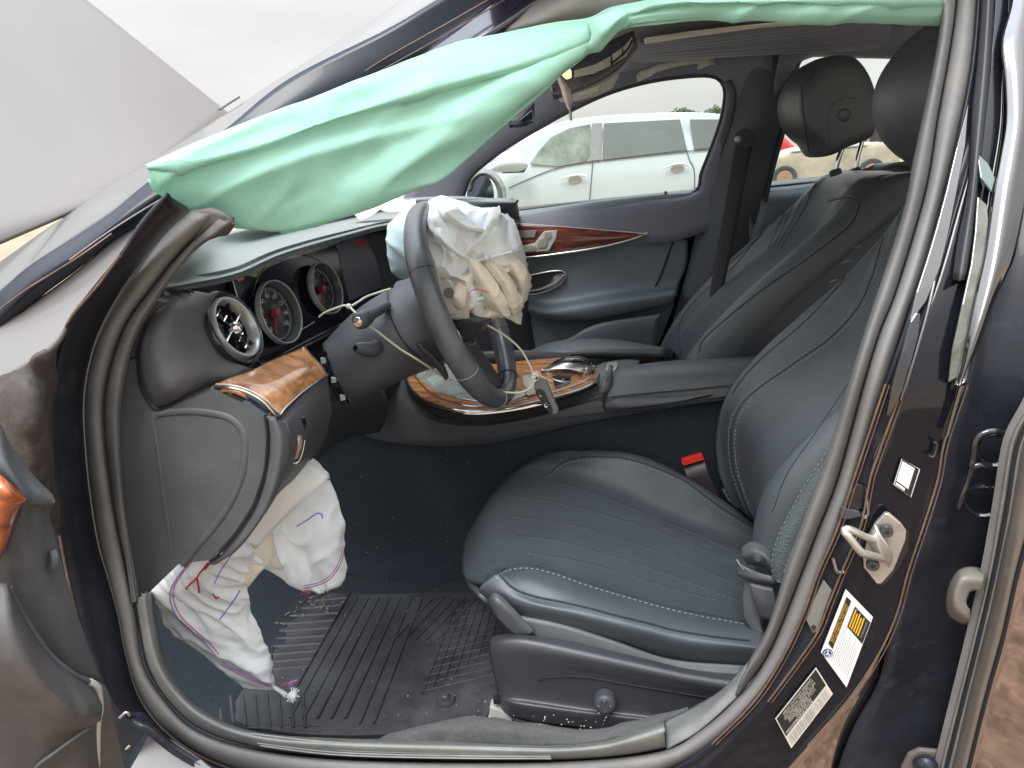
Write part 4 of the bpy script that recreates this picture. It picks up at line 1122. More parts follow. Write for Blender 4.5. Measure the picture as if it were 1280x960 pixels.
# instrument panel plane
PN = Vector((1, -.12, .16)).normalized()
P0_ = W(300, 400, y=.38)
def pl(px, py, k=0):
    """point on the instrument panel plane, k metres proud of it"""
    d = ray(px, py)
    t = (P0_ + PN * k - CAM).dot(PN) / d.dot(PN)
    return CAM + d * t
poly('instrument_glass', [pl(*p) for p in ((291, 345), (296, 341), (330, 328), (380, 308), (440, 292), (488, 281), (492, 288), (500, 345), (505, 375), (470, 388), (440, 398), (400, 416), (360, 436), (335, 449), (327, 452), (320, 447), (314, 432), (304, 400), (293, 362))], M['screen'], dash, t=.012, bev=.002)
tube('panel_edge_chrome', [pl(*p, .001) for p in ((300, 341), (291, 345), (292, 356), (298, 375), (304, 396), (311, 420), (318, 446), (327, 453), (340, 449), (380, 428), (420, 408), (445, 397), (480, 385))], .0011, M['satin'], dash, n=50)
poly('display_panel', [pl(*p, .001) for p in ((420, 305), (452, 292), (486, 286), (493, 320), (497, 352), (470, 362), (437, 376), (428, 340))], M['screen_dim'], dash, t=.002, bev=.0006)
poly('display_reflection', [pl(*p, .0016) for p in ((440, 303), (456, 297), (476, 291), (484, 290), (482, 297), (470, 304), (455, 307), (446, 308))], mat('red_reflection', (.45, .06, .09), .2, coat=1), dash, t=.0005, bev=0, label='dark red reflection painted on the display')  # reddish reflection painted over the screen
poly('hazard_patch', [pl(*p, .0015) for p in ((294, 342), (300, 338), (305, 342), (305, 349), (299, 352), (294, 348))], mat('amber', (.6, .2, .08), .3), dash, t=.0006, bev=0)
poly('glass_reflection', [pl(*p, .0015) for p in ((306, 339), (340, 326), (390, 307), (424, 297), (424, 304), (390, 316), (360, 324), (336, 334), (320, 347), (308, 344))], mat('olive_reflection', (.26, .26, .17), .25, coat=1, var=(40, .5)), dash, t=.0006, bev=0)  # olive reflection on the panel glass, painted as a thin sheet
tube('hood_line', [pl(*p, .003) for p in ((316, 371), (322, 348), (335, 332), (355, 322), (375, 318), (395, 322), (412, 333), (424, 352), (428, 372))], .0008, M['satin'], dash, n=50)
def gauge(px, py, rad, name, labels, needle, lab):
    c = pl(px, py, .013)
    n_ = Vector((1, -.13, .20)).normalized()
    a = n_.cross(Vector((0, 1, 0))).normalized()
    if a.z < 0: a = -a
    b = a.cross(n_)          # to the right as the driver reads it
    if b.y < 0: b = -b
    g = MB().lathe(c, n_, [(0, -.012), (rad * .80, -.011), (rad * .84, -.003)], 48).build(name, mat(name + '_face', (.035, .036, .042), .3, coat=.5), dash, label=lab)
    MB().lathe(c, n_, [(rad * .79, -.010), (rad * .81, -.006), (rad * .84, -.006), (rad * .85, -.010)], 56).build('inner_ring', mat('gauge_ring_grey', (.30, .30, .30), .3, metal=.5), g)
    MB().lathe(c, n_, [(rad * .84, -.010), (rad * .86, -.004), (rad * .97, .008)], 56).build('gauge_wall', mat(name + '_wall', (.10, .105, .105), .25), g)
    MB().lathe(c, n_, [(rad * .965, .006), (rad * .985, .0105), (rad * 1.01, .010), (rad * 1.02, .0)], 56).build('bezel', M['silver_pl'], g)
    mb = MB()
    for k in range(41):
        t = R(-135 + 270 * k / 40)
        d = a * math.cos(t) + b * math.sin(t)
        l = .10 if k % 5 == 0 else .05
        mb.tube([c + d * rad * (.78 - l) - n_ * .008, c + d * rad * .78 - n_ * .008], rad * (.012 if k % 5 == 0 else .007), ns=4)
    mb.build('scale_ticks', M['white_print'], g, kind='stuff')
    for k, s in enumerate(labels):
        t = R(-135 + 270 * k / (len(labels) - 1))
        d = a * math.cos(t) + b * math.sin(t)
        text('numeral', s, c + d * rad * .58 - n_ * .008, b, a, rad * .2, M['white_print'], g)
    t = R(needle)
    d = a * math.cos(t) + b * math.sin(t)
    mb = MB().tube([c - d * rad * .12 - n_ * .005, c + d * rad * .68 - n_ * .005], rad * .045, ns=6, taper=lambda u: 1 - .55 * u)
    mb.build('needle', M['red_em'], g)
    MB().lathe(c, n_, [(0, .003), (rad * .13, .002), (rad * .15, -.004), (rad * .16, -.009)], 24).build('hub', mat(name + '_hub', (.35, .06, .07), .3), g)
    return g
gauge(347, 391, .057, 'speedometer', ['0', '20', '40', '60', '80', '100', '120', '140', '160'], -150, 'speedometer with a red needle at rest')
gauge(405, 361, .052, 'tachometer', ['0', '1', '2', '3', '4', '5', '6', '7'], -150, 'rev counter with a red needle at rest')
tube('panel_bright_line', [pl(372, 414, .002), (pl(384, 408, .002)), pl(393, 402, .002)], .0011, M['silver_pl'], dash, n=8)
# eyebrow below the glass
tube('panel_ledge', [pl(*p, .006) for p in ((322, 456), (345, 450), (385, 430), (425, 409), (460, 396), (500, 385))], .005, M['gloss'], dash, n=40, r2=.008)

# driver's wood trim
wd_ = loft('wood_trim', [[(264, 483, .085), (285, 473, .12), (315, 462, .18), (340, 450, .24), (365, 440, .30), (382, 434, .34)], [(275, 484, .08), (300, 481, .11), (325, 474, .15), (350, 463, .21), (375, 452, .27), (392, 446, .32)], [(292, 485, .075), (315, 490, .10), (340, 488, .13), (362, 475, .19), (385, 463, .25), (402, 456, .31)], [(300, 488, .075), (322, 499, .085), (347, 518, .095), (366, 500, .16), (388, 482, .23), (409, 467, .30)]], M['wood'], dash, n=34, m=7, thick=.006)
tube('wood_trim_edge', [(267, 483, .08), (290, 485, .074), (310, 491, .078), (330, 503, .082), (347, 520, .09), (357, 510, .12), (375, 493, .18), (392, 480, .235), (410, 468, .30)], .0016, M['chrome'], wd_, n=60)
tube('wood_trim_edge', [(378, 434, .33), (382, 440, .33), (383, 448, .32), (392, 455, .31), (404, 461, .305)], .0016, M['chrome'], wd_, n=30)
tube('wood_trim_line', [(270, 480, .085), (288, 481, .078), (310, 487, .08), (332, 499, .085), (347, 515, .095)], .0008, M['silver_pl'], wd_, n=40)
loft('wood_trim_base', [[(267, 484, .082), (290, 487, .076), (310, 493, .078), (330, 505, .082), (347, 521, .092)], [(267, 488, .082), (285, 494, .076), (303, 503, .078), (318, 514, .082), (332, 524, .088), (347, 523, .094)]], mat('blue_black_lacquer', (.02, .03, .05), .12, coat=1), wd_, n=30, m=4, thick=.006)
# end panel of the dash and the fuse cover
EP = [(196, 375), (206, 378), (186, 392), (176, 412), (168, 440), (172, 480), (186, 505), (197, 516), (230, 500), (262, 486), (285, 492), (312, 503), (330, 520), (333, 545), (330, 590), (316, 630), (296, 662), (272, 690), (263, 700), (245, 702), (222, 706), (187, 740), (172, 752), (166, 715), (158, 655), (149, 590), (147, 530), (152, 480), (160, 448), (176, 408)]
ep = poly('dash_end_panel', [(a, b, .078) for a, b in EP], M['plastic'], dash, t=.012, bev=.002)
RG = [(192, 528), (193, 521), (199, 517), (215, 515), (240, 514), (262, 516), (284, 521), (299, 532), (306, 548), (306, 570), (301, 598), (288, 628), (268, 658), (244, 686), (229, 706)]
tube('raised_rib', [(a, b, .079) for a, b in RG], .0055, M['plastic'], ep, n=80, r2=.0035, ns=10)
tube('raised_rib', [(a, b, .079) for a, b in ((192, 526), (198, 565), (204, 610), (211, 660), (216, 696))], .0032, M['plastic'], ep, n=40, r2=.003, ns=10)
tube('panel_seam', [(a, b, .077) for a, b in ((176, 398), (166, 425), (160, 446), (158, 449), (168, 447), (172, 444))], .0012, M['thread_d'], ep, n=40)
tube('panel_seam', [(a, b, .0765) for a, b in ((171, 446), (173, 478), (184, 502), (197, 513), (226, 500), (262, 484))], .0012, M['thread_d'], ep, n=60)
# lower dash bolster next to it
ld = loft('lower_dash', [[(332, 520, .082), (336, 548, .08), (333, 585, .08), (320, 630, .08), (298, 666, .08), (274, 696, .08), (262, 704, .08)], [(345, 524, .08), (350, 550, .076), (347, 588, .074), (333, 634, .074), (312, 668, .076), (288, 694, .08), (264, 706, .082)], [(356, 528, .095), (362, 552, .09), (360, 580, .09), (345, 620, .09), (326, 650, .095), (300, 684, .10), (270, 706, .10)]], M['plastic'], dash, n=50, m=6, thick=.008)
tube('panel_seam', [(331, 519, .0775), (334, 548, .0765), (331, 587, .0765), (318, 630, .0765), (297, 664, .0765), (272, 694, .0765), (262, 702, .0775)], .0016, M['thread_d'], ep, n=60)
loft('knee_panel', [[(346, 523, .10), (366, 506, .16), (388, 486, .23), (409, 471, .30)], [(358, 530, .10), (375, 520, .16), (395, 505, .23), (412, 492, .31)], [(362, 556, .10), (382, 548, .17), (398, 533, .25), (414, 515, .33)], [(354, 592, .11), (374, 580, .18), (393, 560, .26), (409, 540, .34)], [(335, 636, .14), (350, 615, .19), (375, 592, .27), (400, 562, .36)]], M['plastic'], dash, n=40, m=6, thick=.008, label='knee panel below the wood trim')
loft('knee_panel_return', [[(405, 465, .36), (425, 480, .48), (450, 490, .56), (480, 485, .66)], [(408, 505, .37), (428, 512, .48), (452, 515, .58), (485, 510, .7)], [(402, 545, .38), (420, 540, .50), (445, 535, .62), (480, 528, .76)], [(385, 590, .36), (408, 565, .48), (435, 548, .62), (475, 540, .76)]], M['plastic_dark'], dash, n=30, m=6, thick=.008)
kn = W(372, 548, .155)
poly('light_switch_slot', [(366, 536, .148), (372, 522, .16), (379, 520, .17), (381, 528, .172), (377, 548, .165), (370, 574, .152), (364, 576, .145), (362, 560, .143)], M['gloss'], dash, t=.006, bev=.001, lift=.004)
loft('light_switch', [[(366, 548, .148), (368, 560, .146), (366, 572, .145)], [(371, 542, .135), (373, 556, .13), (369, 574, .135)], [(377, 544, .15), (378, 556, .148), (373, 572, .15)]], M['creamknob'], dash, n=14, m=6, thick=.003)
tube('switch_bezel', [(364, 572, .14), (367, 579, .14), (373, 577, .145), (378, 566, .15), (381, 550, .155)], .0012, M['chrome'], dash, n=16)
# steering column shroud
sh = loft('column_shroud', [[(405, 428, .56), (440, 392, .56), (478, 366, .55), (515, 352, .55)],
                      [(403, 430, .50), (448, 388, .48), (485, 366, .48), (520, 352, .48)],
                      [(404, 436, .44), (450, 400, .425), (492, 378, .43), (530, 362, .44)],
                      [(408, 446, .405), (452, 418, .395), (500, 402, .40), (540, 395, .42)],
                      [(416, 470, .39), (458, 448, .385), (505, 432, .39), (548, 425, .42)],
                      [(430, 495, .40), (466, 478, .395), (508, 458, .41), (552, 445, .44)],
                      [(440, 504, .44), (475, 488, .44), (512, 470, .45), (556, 455, .47)],
                      [(448, 500, .55), (480, 486, .55), (515, 468, .56), (556, 455, .56)]], M['plastic'], car, n=36, m=7, thick=.004, label='steering column shroud with stalks')
tube('shroud_seam', [(484, 364, .463), (485, 382, .42), (491, 402, .398), (501, 422, .388), (513, 437, .392), (526, 448, .405)], .0012, M['thread_d'], sh, n=30)
poly('shroud_slot', [(399, 447, .40), (404, 438, .40), (411, 436, .40), (413, 446, .40), (420, 462, .40), (430, 480, .40), (441, 499, .40), (440, 504, .40), (432, 505, .40), (424, 494, .40), (412, 474, .40)], M['gloss'], sh, t=.004, bev=.0008, lift=.012)
for a, b in ((405, 450), (418, 474), (429, 496)):
    poly('slot_clip', [(a - 3, b - 4, .39), (a + 3, b - 3, .39), (a + 4, b + 3, .39), (a - 2, b + 4, .39)], M['silver_pl'], sh, t=.003, bev=.0008, lift=.006)
    poly('slot_clip', [(a - 2, b + 5, .39), (a + 6, b + 4, .39), (a + 8, b + 9, .39), (a, b + 11, .39)], M['ink'], sh, t=.003, bev=.0008, lift=.008)
st = MB()
c1 = W(452, 400, .33)
st.lathe(c1, (-.15, -1, -.05), [(0, .012), (.010, .011), (.0135, .006), (.0145, -.002), (.0135, -.014), (.009, -.03), (.008, -.09)], 28)
st = st.build('stalk', M['plastic_dark'], sh)
MB().lathe(c1, (-.15, -1, -.05), [(0, .0145), (.0075, .0135), (.0095, .009), (.009, .006)], 24).build('stalk_cap', M['chrome'], st)
c2 = W(463, 437, .365)
loft('adjust_knob', [ringpts(c2, .012, -.02, 18, Vector((-.2, -1, 0))), ringpts(c2, .013, .0, 18, Vector((-.3, -1, .1))), ringpts(c2 + Vector((-.008, 0, .004)), .009, .018, 18, Vector((-.3, -1, .2))), ringpts(c2 + Vector((-.010, 0, .005)), .004, .021, 18, Vector((-.3, -1, .2)))], M['plastic_dark'], sh, n=24, m=4, thick=0, closed=True)

# steering wheel
SWC = Vector((-.283, .55, .872))
SWN = Vector((.949, 0, .32)).normalized()
SA = Vector((0, 1, 0))
SB = SWN.cross(SA).normalized()
if SB.z < 0: SB = -SB
def sw(ang, rad, k=0): return SWC + SB * math.cos(ang) * rad + SA * math.sin(ang) * rad + SWN * k
rim_m = MB()
NR = 120
pts = [sw(2 * math.pi * i / NR, .183) for i in range(NR)]
# rim section: elliptical, deeper along the axis
base = 0
ns = 16
for i in range(NR):
    t = 2 * math.pi * i / NR
    a = SB * math.cos(t) + SA * math.sin(t)
    fat = 1 + .10 * math.exp(-((abs(math.sin(t)) - .85) / .25) ** 2)
    for j in range(ns):
        th = 2 * math.pi * j / ns
        rim_m.v.append(pts[i] + a * (math.cos(th) * .0160 * fat) + SWN * (math.sin(th) * .0192 * fat))
for i in range(NR):
    for j in range(ns):
        i2, j2 = (i + 1) % NR, (j + 1) % ns
        rim_m.f.append((i * ns + j, i * ns + j2, i2 * ns + j2, i2 * ns + j))
swo = rim_m.build('steering_wheel', M['leather_wheel'], car, label='worn black leather steering wheel')
for ang in (R(-60), R(-118), R(-158), R(60), R(120), R(158)):
    a = SB * math.cos(ang) + SA * math.sin(ang)
    c_ = sw(ang, .183)
    q = [c_ + a * (math.cos(t) * .0171) + SWN * (math.sin(t) * .0205) for t in [2 * math.pi * k / 28 for k in range(28)]]
    tube('rim_seam', q, .0009, M['thread_w'] if ang < -2 else M['thread_d'], swo, closed=True)
# hand stitching on the inner side of the far rim
mb = MB()
for k in range(34):
    t = R(112 + k * 1.9)
    for s in (0, 1):
        mb.tube([sw(t, .169, -.006), sw(t + .012, .1665, .0), sw(t, .169, .006)], .0009, ns=4)
mb.build('stitching', M['thread_d'], swo, kind='stuff')
MB().lathe(SWC, SWN, [(0, -.012), (.05, -.014), (.078, -.02), (.082, -.05), (.088, -.10), (.075, -.115)], 48).build('hub', M['plastic'], swo)
for s in (-1, 1):
    loft('spoke', [[sw(s * R(70), .165, -.004), sw(s * R(74), .12, -.016), sw(s * R(70), .07, -.022)], [sw(s * R(84), .166, .0), sw(s * R(86), .12, -.008), sw(s * R(90), .07, -.014)], [sw(s * R(104), .166, .0), sw(s * R(108), .12, -.008), sw(s * R(118), .07, -.014)], [sw(s * R(114), .165, -.006), sw(s * R(119), .12, -.018), sw(s * R(130), .07, -.022)]], M['plastic_dark'], swo, n=14, m=5, thick=.008)
loft('spoke', [[sw(R(-168), .165, -.004), sw(R(-160), .1, -.016), sw(R(-150), .07, -.02)], [sw(R(180), .166, .0), sw(R(180), .1, -.01), sw(R(180), .07, -.012)], [sw(R(168), .165, -.004), sw(R(160), .1, -.016), sw(R(150), .07, -.02)]], M['plastic_dark'], swo, n=14, m=5, thick=.008)
tube('spoke_trim', [(531, 300, .44), (538, 318, .435), (544, 334, .43), (549, 352, .43)], .004, M['silver_pl'], swo, n=14, r2=.002)
tube('spoke_trim', [(569, 414, .43), (574, 424, .43), (578, 433, .44)], .005, M['satin'], swo, n=10, r2=.0025)
loft('shift_paddle', [[(520, 430, .40), (532, 446, .40), (548, 464, .41), (557, 476, .42)], [(524, 432, .385), (538, 444, .385), (552, 460, .40), (559, 474, .415)], [(531, 436, .40), (546, 446, .40), (556, 458, .41), (561, 470, .42)]], M['plastic_dark'], swo, n=16, m=4, thick=.004)

# ---- centre console
YC = .80
cs = loft('centre_console', [[(425, 430, .82), (470, 440, .82), (507, 462, .82), (513, 484, .82), (540, 508, .82), (590, 518, .82), (650, 512, .82), (700, 499, .82), (740, 484, .82), (756, 470, .83), (762, 455, .86)],
                       [(420, 450, .80), (465, 460, .795), (504, 472, .795), (517, 502, .795), (550, 522, .795), (600, 528, .795), (655, 520, .795), (705, 508, .795), (745, 493, .795), (757, 486, .80), (760, 470, .82)],
                       [(405, 500, .785), (455, 495, .78), (500, 500, .78), (530, 522, .78), (565, 532, .78), (615, 532, .78), (665, 524, .78), (712, 513, .78), (748, 503, .78), (760, 505, .78), (770, 508, .78)],
                       [(392, 545, .80), (440, 530, .79), (490, 535, .785), (530, 545, .785), (570, 547, .785), (620, 544, .785), (670, 534, .785), (720, 522, .785), (770, 515, .785), (840, 508, .785), (940, 490, .785)],
                       [(380, 560, .83), (430, 540, .805), (475, 552, .80), (530, 558, .80), (580, 558, .80), (630, 552, .80), (680, 541, .80), (730, 529, .80), (780, 520, .80), (850, 508, .80), (950, 494, .80)]], M['plastic'], car, n=70, m=6, thick=.01, label='centre console side')
tube('console_seam', [(506, 466, .792), (509, 482, .79), (520, 502, .787), (542, 518, .784), (570, 526, .782), (610, 529, .781), (650, 524, .781), (700, 512, .781), (735, 502, .781), (756, 496, .782)], .0014, M['thread_d'], cs, n=70)
# top deck
DK = [(500, 458), (507, 466), (514, 486), (530, 500), (552, 509), (590, 515), (640, 510), (690, 498), (726, 487), (744, 477), (750, 467), (744, 459), (728, 452), (700, 447), (660, 450), (620, 455), (560, 450), (520, 445)]
def dk(px, py, up=0):
    """point on the sloping console deck"""
    a, b, c = W(510, 470, y=.80), W(745, 478, y=.80), W(720, 450, y=1.0)
    n_ = (b - a).cross(c - a).normalized()
    if n_.z < 0: n_ = -n_
    d = ray(px, py)
    t = (a + n_ * up - CAM).dot(n_) / d.dot(n_)
    return CAM + d * t
deck = poly('console_wood', [dk(*p) for p in DK], M['wood'], cs, t=.004, bev=.001)
tube('wood_edge', [dk(*p, .002) for p in ((503, 462), (509, 478), (520, 493), (540, 505), (565, 512), (590, 515), (640, 510), (690, 498), (726, 487), (744, 477), (750, 467), (744, 459), (728, 452))], .003, M['chrome'], deck, n=70)
tube('wood_edge', [dk(*p, .003) for p in ((516, 466), (528, 482), (545, 495), (570, 504), (592, 508), (638, 503), (685, 492), (720, 481), (738, 472))], .0014, M['chrome'], deck, n=70)
poly('switch_bank', [dk(*p, .003) for p in ((513, 459), (524, 452), (560, 455), (600, 470), (640, 486), (660, 492), (640, 500), (600, 502), (572, 497), (545, 488), (526, 474))], M['bank'], deck, t=.003, bev=.001)  # switch bank, widened to paint in the pale sheen on the deck
for q in (((516, 460), (526, 459), (533, 464), (524, 468)), ((534, 472), (546, 469), (554, 475), (543, 480)), ((556, 484), (570, 482), (580, 489), (566, 494))):
    poly('switch', [dk(*p, .006) for p in q], mat('pale_switch', (.45, .50, .47), .3, metal=.3), deck, t=.004, bev=.001)
poly('switch_bank', [dk(*p, .003) for p in ((652, 470), (672, 466), (682, 472), (684, 486), (668, 492), (655, 482))], M['bank'], deck, t=.003, bev=.001)
poly('switch', [dk(*p, .006) for p in ((654, 487), (666, 484), (672, 490), (660, 494))], M['creamknob'], deck, t=.003, bev=.001)
poly('key_tray', [dk(*p, .003) for p in ((690, 470), (715, 466), (712, 478), (694, 484))], M['gloss'], deck, t=.003, bev=.001)
text('tray_mark', 'P', dk(704, 474, .0045), (1, 0, 0), (0, 1, .1), .009, M['white_print'], deck)
# hand controller
ctl = loft('controller_rest', [[(676, 466, .88), (690, 459, .88), (710, 457, .88), (728, 458, .89), (739, 460, .90)],
                         [(677, 463, .86), (692, 463, .85), (712, 462, .85), (728, 466, .86), (738, 464, .87)],
                         [(680, 461, .87), (695, 459, .85), (713, 460, .845), (728, 464, .85), (740, 462, .87)],
                         [(690, 455, .90), (700, 452, .88), (715, 450, .87), (730, 452, .87), (740, 456, .88)],
                         [(700, 450, .94), (706, 449, .93), (718, 448, .93), (730, 449, .93), (739, 453, .92)]], M['satin'], deck, n=30, m=6, thick=.004, label='silver hand controller with a glossy top')
loft('controller_arm', [[(739, 458, .868), (737, 468, .865), (728, 478, .87), (716, 484, .88)], [(733, 460, .855), (729, 468, .855), (720, 475, .86), (708, 481, .87)], [(726, 462, .87), (720, 468, .87), (712, 473, .875), (702, 478, .885)]], M['satin'], ctl, n=18, m=5, thick=.004)
loft('controller_cap', [[(688, 457, .885), (697, 452, .87), (712, 449, .86), (728, 450, .86), (738, 456, .87), (739, 462, .872)], [(692, 452, .90), (702, 448, .885), (714, 446, .88), (728, 447, .88), (737, 452, .885), (741, 460, .89)], [(700, 448, .93), (708, 446, .92), (718, 445, .92), (728, 446, .92), (736, 450, .92), (741, 456, .92)]], M['gloss'], ctl, n=24, m=5, thick=.003)
mb = MB()
for x in (716, 728): mb.tube([(x, 455, .853), (x, 449.5, .862), (x, 446, .88)], .0009, ns=5)
mb.build('cap_line', M['chrome'], ctl)
loft('controller_bridge', [[(680, 470, .86), (690, 468, .86), (700, 466, .87)], [(682, 478, .85), (692, 474, .85), (703, 471, .86)], [(686, 483, .86), (696, 479, .86), (706, 474, .87)]], M['satin'], ctl, n=12, m=4, thick=.003)
# armrest box
ar = loft('armrest', [[(768, 462, 1.12), (830, 452, 1.12), (900, 446, 1.12), (960, 442, 1.12), (1010, 440, 1.12)],
                [(764, 459, 1.0), (830, 452, 1.0), (900, 448, 1.0), (960, 444, 1.0), (1010, 442, 1.0)],
                [(768, 461, .90), (830, 455, .89), (900, 451, .89), (960, 449, .89), (1010, 447, .89)],
                [(762, 473, .83), (828, 468, .82), (900, 463, .82), (960, 460, .82), (1010, 458, .82)],
                [(757, 494, .79), (826, 488, .785), (900, 481, .785), (960, 476, .785), (1010, 473, .785)],
                [(756, 501, .785), (826, 492, .782), (900, 486, .782), (960, 481, .782), (1010, 478, .782)],
                [(758, 511, .782), (826, 505, .78), (900, 497, .78), (960, 490, .78), (1010, 486, .78)]], M['leather_side'], cs, n=40, m=6, thick=.01, label='armrest box with a padded lid')
tube('armrest_seam', [(757, 497, .783), (790, 493, .779), (826, 490, .777), (870, 486, .777), (905, 482, .777), (950, 477, .777)], .0012, M['thread_d'], ar, n=40)
tube('armrest_seam', [(772, 458, 1.0), (773, 463, .9), (765, 474, .84), (757, 488, .795), (755, 500, .778), (757, 513, .776), (775, 514, .776), (830, 508, .774), (905, 499, .774)], .0022, M['thread_d'], ar, n=70)
poly('lid_latch', [(756, 466, .88), (760, 456, .93), (772, 455, .94), (772, 462, .89), (768, 467, .865)], mat('latch_grey', (.25, .28, .27), .35), ar, t=.004, bev=.001, lift=.006)
loft('console_rear_deck', [[(738, 470, .86), (745, 458, .93), (760, 452, 1.02), (790, 448, 1.1)], [(748, 480, .81), (756, 466, .86), (768, 458, .93), (800, 452, 1.05)], [(750, 492, .79), (757, 485, .80), (762, 475, .83), (775, 468, .87)]], mat('console_deck', (.12, .13, .13), .4, bump=('v', 900, .2, .0004)), cs, n=20, m=5, thick=.006)
loft('console_far_side', [[(500, 452, .84), (560, 446, .98), (660, 440, 1.05), (760, 446, 1.1)], [(500, 470, 1.0), (560, 470, 1.05), (660, 470, 1.07), (760, 470, 1.1)]], M['plastic_dark'], cs, n=16, m=3, thick=.01)
# centre stack behind the wheel
loft('centre_stack', [[(480, 375, .80), (540, 380, .9), (600, 400, 1.05)], [(470, 420, .80), (520, 425, .9), (570, 430, 1.0)], [(480, 450, .80), (510, 455, .85), (540, 455, .95)]], M['plastic_dark'], cs, n=16, m=5, thick=.01)

# ---- far door card
def fd(pts, y): return [(a, b, y) for a, b in pts]
fdoor = loft('far_door_card', [fd([(585, 276), (633, 265), (695, 257), (750, 250), (810, 244), (866, 240)], 1.665),
                       fd([(585, 279), (633, 268), (695, 260), (750, 253), (810, 247), (867, 244)], 1.64),
                       fd([(585, 284), (637, 277), (700, 276), (760, 276), (812, 280), (864, 288)], 1.630),
                       fd([(585, 290), (640, 285), (700, 288), (760, 292), (810, 297), (860, 300)], 1.640),
                       fd([(600, 340), (650, 336), (700, 335), (750, 334), (805, 333), (858, 332)], 1.645),
                       fd([(600, 372), (655, 372), (682, 374), (715, 372), (760, 364), (848, 356)], 1.640),
                       fd([(600, 380), (655, 377), (682, 385), (715, 381), (760, 374), (846, 362)], 1.600),
                       fd([(600, 390), (655, 386), (684, 392), (718, 390), (762, 382), (844, 368)], 1.585),
                       fd([(600, 400), (655, 396), (688, 400), (722, 400), (765, 394), (842, 378)], 1.600),
                       fd([(600, 412), (655, 412), (690, 410), (725, 408), (765, 402), (840, 388)], 1.65),
                       fd([(600, 470), (655, 470), (690, 465), (735, 460), (770, 455), (815, 450)], 1.65)], M['door_trim'], car, n=60, m=5, thick=.02, label='far front door trim panel')
loft('far_wood_trim', [fd([(590, 278), (637, 279), (700, 283), (760, 288), (809, 292)], 1.612), fd([(590, 300), (637, 300), (700, 301), (758, 299), (807, 293.5)], 1.605), fd([(590, 318), (655, 321), (700, 316), (745, 309), (780, 301), (806, 294)], 1.616)], M['wood_red'], fdoor, n=40, m=6, thick=.006)
tube('wood_chrome', fd([(590, 324), (655, 322), (700, 317), (740, 311), (768, 305), (790, 299), (809, 292)], 1.610), .0042, M['satin'], fdoor, n=40)
tube('wood_chrome', fd([(640, 279), (700, 283), (760, 288), (809, 292)], 1.608), .0012, M['silver_pl'], fdoor, n=40)
poly('seat_switch_plate', fd([(680, 289), (697, 287.5), (695, 298), (686, 314), (655, 316), (653, 307), (668, 304), (674, 296)], 1.602), M['silver_pl'], fdoor, t=.006, bev=.002)
for q in ([(682, 291), (688, 290), (689, 296), (681, 299)], [(676, 299), (684, 298), (682, 308), (672, 309)], [(656, 309), (666, 307), (671, 310), (664, 314), (656, 313)]):
    poly('seat_switch', fd(q, 1.596), M['satin'], fdoor, t=.008, bev=.002, smooth=14)
poly('memory_switch', fd([(640, 289), (671, 288), (668, 297), (642, 298)], 1.601), mat('memory_grey', (.28, .26, .23), .4), fdoor, t=.005, bev=.002)
poly('handle_recess', fd([(640, 346), (660, 344), (696, 339), (706, 341), (704, 350), (692, 360), (672, 367), (650, 368)], 1.640), M['ink'], fdoor, t=.004, bev=0, smooth=30)
tube('handle_recess_ring', fd([(640, 347), (662, 344), (690, 339), (704, 339), (707, 344), (702, 353), (690, 361), (672, 367), (655, 368)], 1.634), .0030, M['satin'], fdoor, n=40)
loft('door_release', [fd([(658, 362), (672, 359), (686, 352), (691, 345), (704, 341)], 1.634), fd([(658, 364), (674, 362), (692, 355), (700, 348), (705, 343)], 1.618), fd([(657, 366), (676, 364), (694, 358), (703, 350), (706, 344)], 1.634)], M['satin'], fdoor, n=20, m=5, thick=.003)
tube('panel_groove', fd([(812, 294), (835, 297), (861, 299)], 1.636), .003, M['thread_d'], fdoor, n=14)
tube('panel_groove', fd([(843, 298), (834, 322), (826, 344), (818, 361)], 1.642), .003, M['thread_d'], fdoor, n=14)
tube('armrest_piping', fd([(655, 388), (684, 395), (718, 393), (762, 385), (832, 371)], 1.592), .0018, M['thread_w'], fdoor, n=30)
loft('door_pocket', [fd([(640, 455), (690, 430), (715, 420), (735, 408), (760, 401), (826, 392)], 1.625), fd([(640, 460), (690, 436), (715, 426), (737, 415), (762, 408), (824, 398)], 1.60), fd([(640, 500), (690, 480), (715, 470), (740, 465), (765, 460), (815, 455)], 1.62)], M['door_trim'], fdoor, n=30, m=5, thick=.02)
MB().tube([W(832, 250, 1.645), W(832, 241, 1.648), W(832, 239, 1.648)], .0045, ns=10).build('lock_pin', M['plastic_dark'], fdoor)
# far outside mirror
mr = loft('far_mirror', [fd([(584, 236), (588, 222), (600, 214), (614, 217), (626, 230), (630, 246), (626, 262)], 1.95), fd([(590, 236), (593, 226), (601, 220), (611, 222), (619, 232), (622, 246), (618, 262)], 1.86), fd([(586, 240), (588, 228), (600, 217), (612, 219), (622, 230), (625, 246), (622, 263)], 1.84)], mat('mirror_shell', (.16, .17, .16), .3, coat=.6), car, n=30, m=4, thick=.01, label='far side mirror with its shell')
poly('mirror_glass', [(584, 250, 1.86), (585, 232, 1.86), (592, 222, 1.86), (602, 219, 1.86), (612, 224, 1.86), (617, 238, 1.86), (616, 254, 1.86), (608, 264, 1.86), (590, 264, 1.86)], M['mirror_d'], mr, t=.004, bev=.001, smooth=40)
loft('mirror_shell_back', [fd([(600, 212), (620, 216), (632, 236), (632, 258), (622, 268)], 2.0), fd([(610, 218), (622, 226), (628, 240), (627, 258), (618, 268)], 1.85)], mat('mirror_shell2', (.28, .30, .27), .3, coat=.6), mr, n=24, m=6, thick=.01)
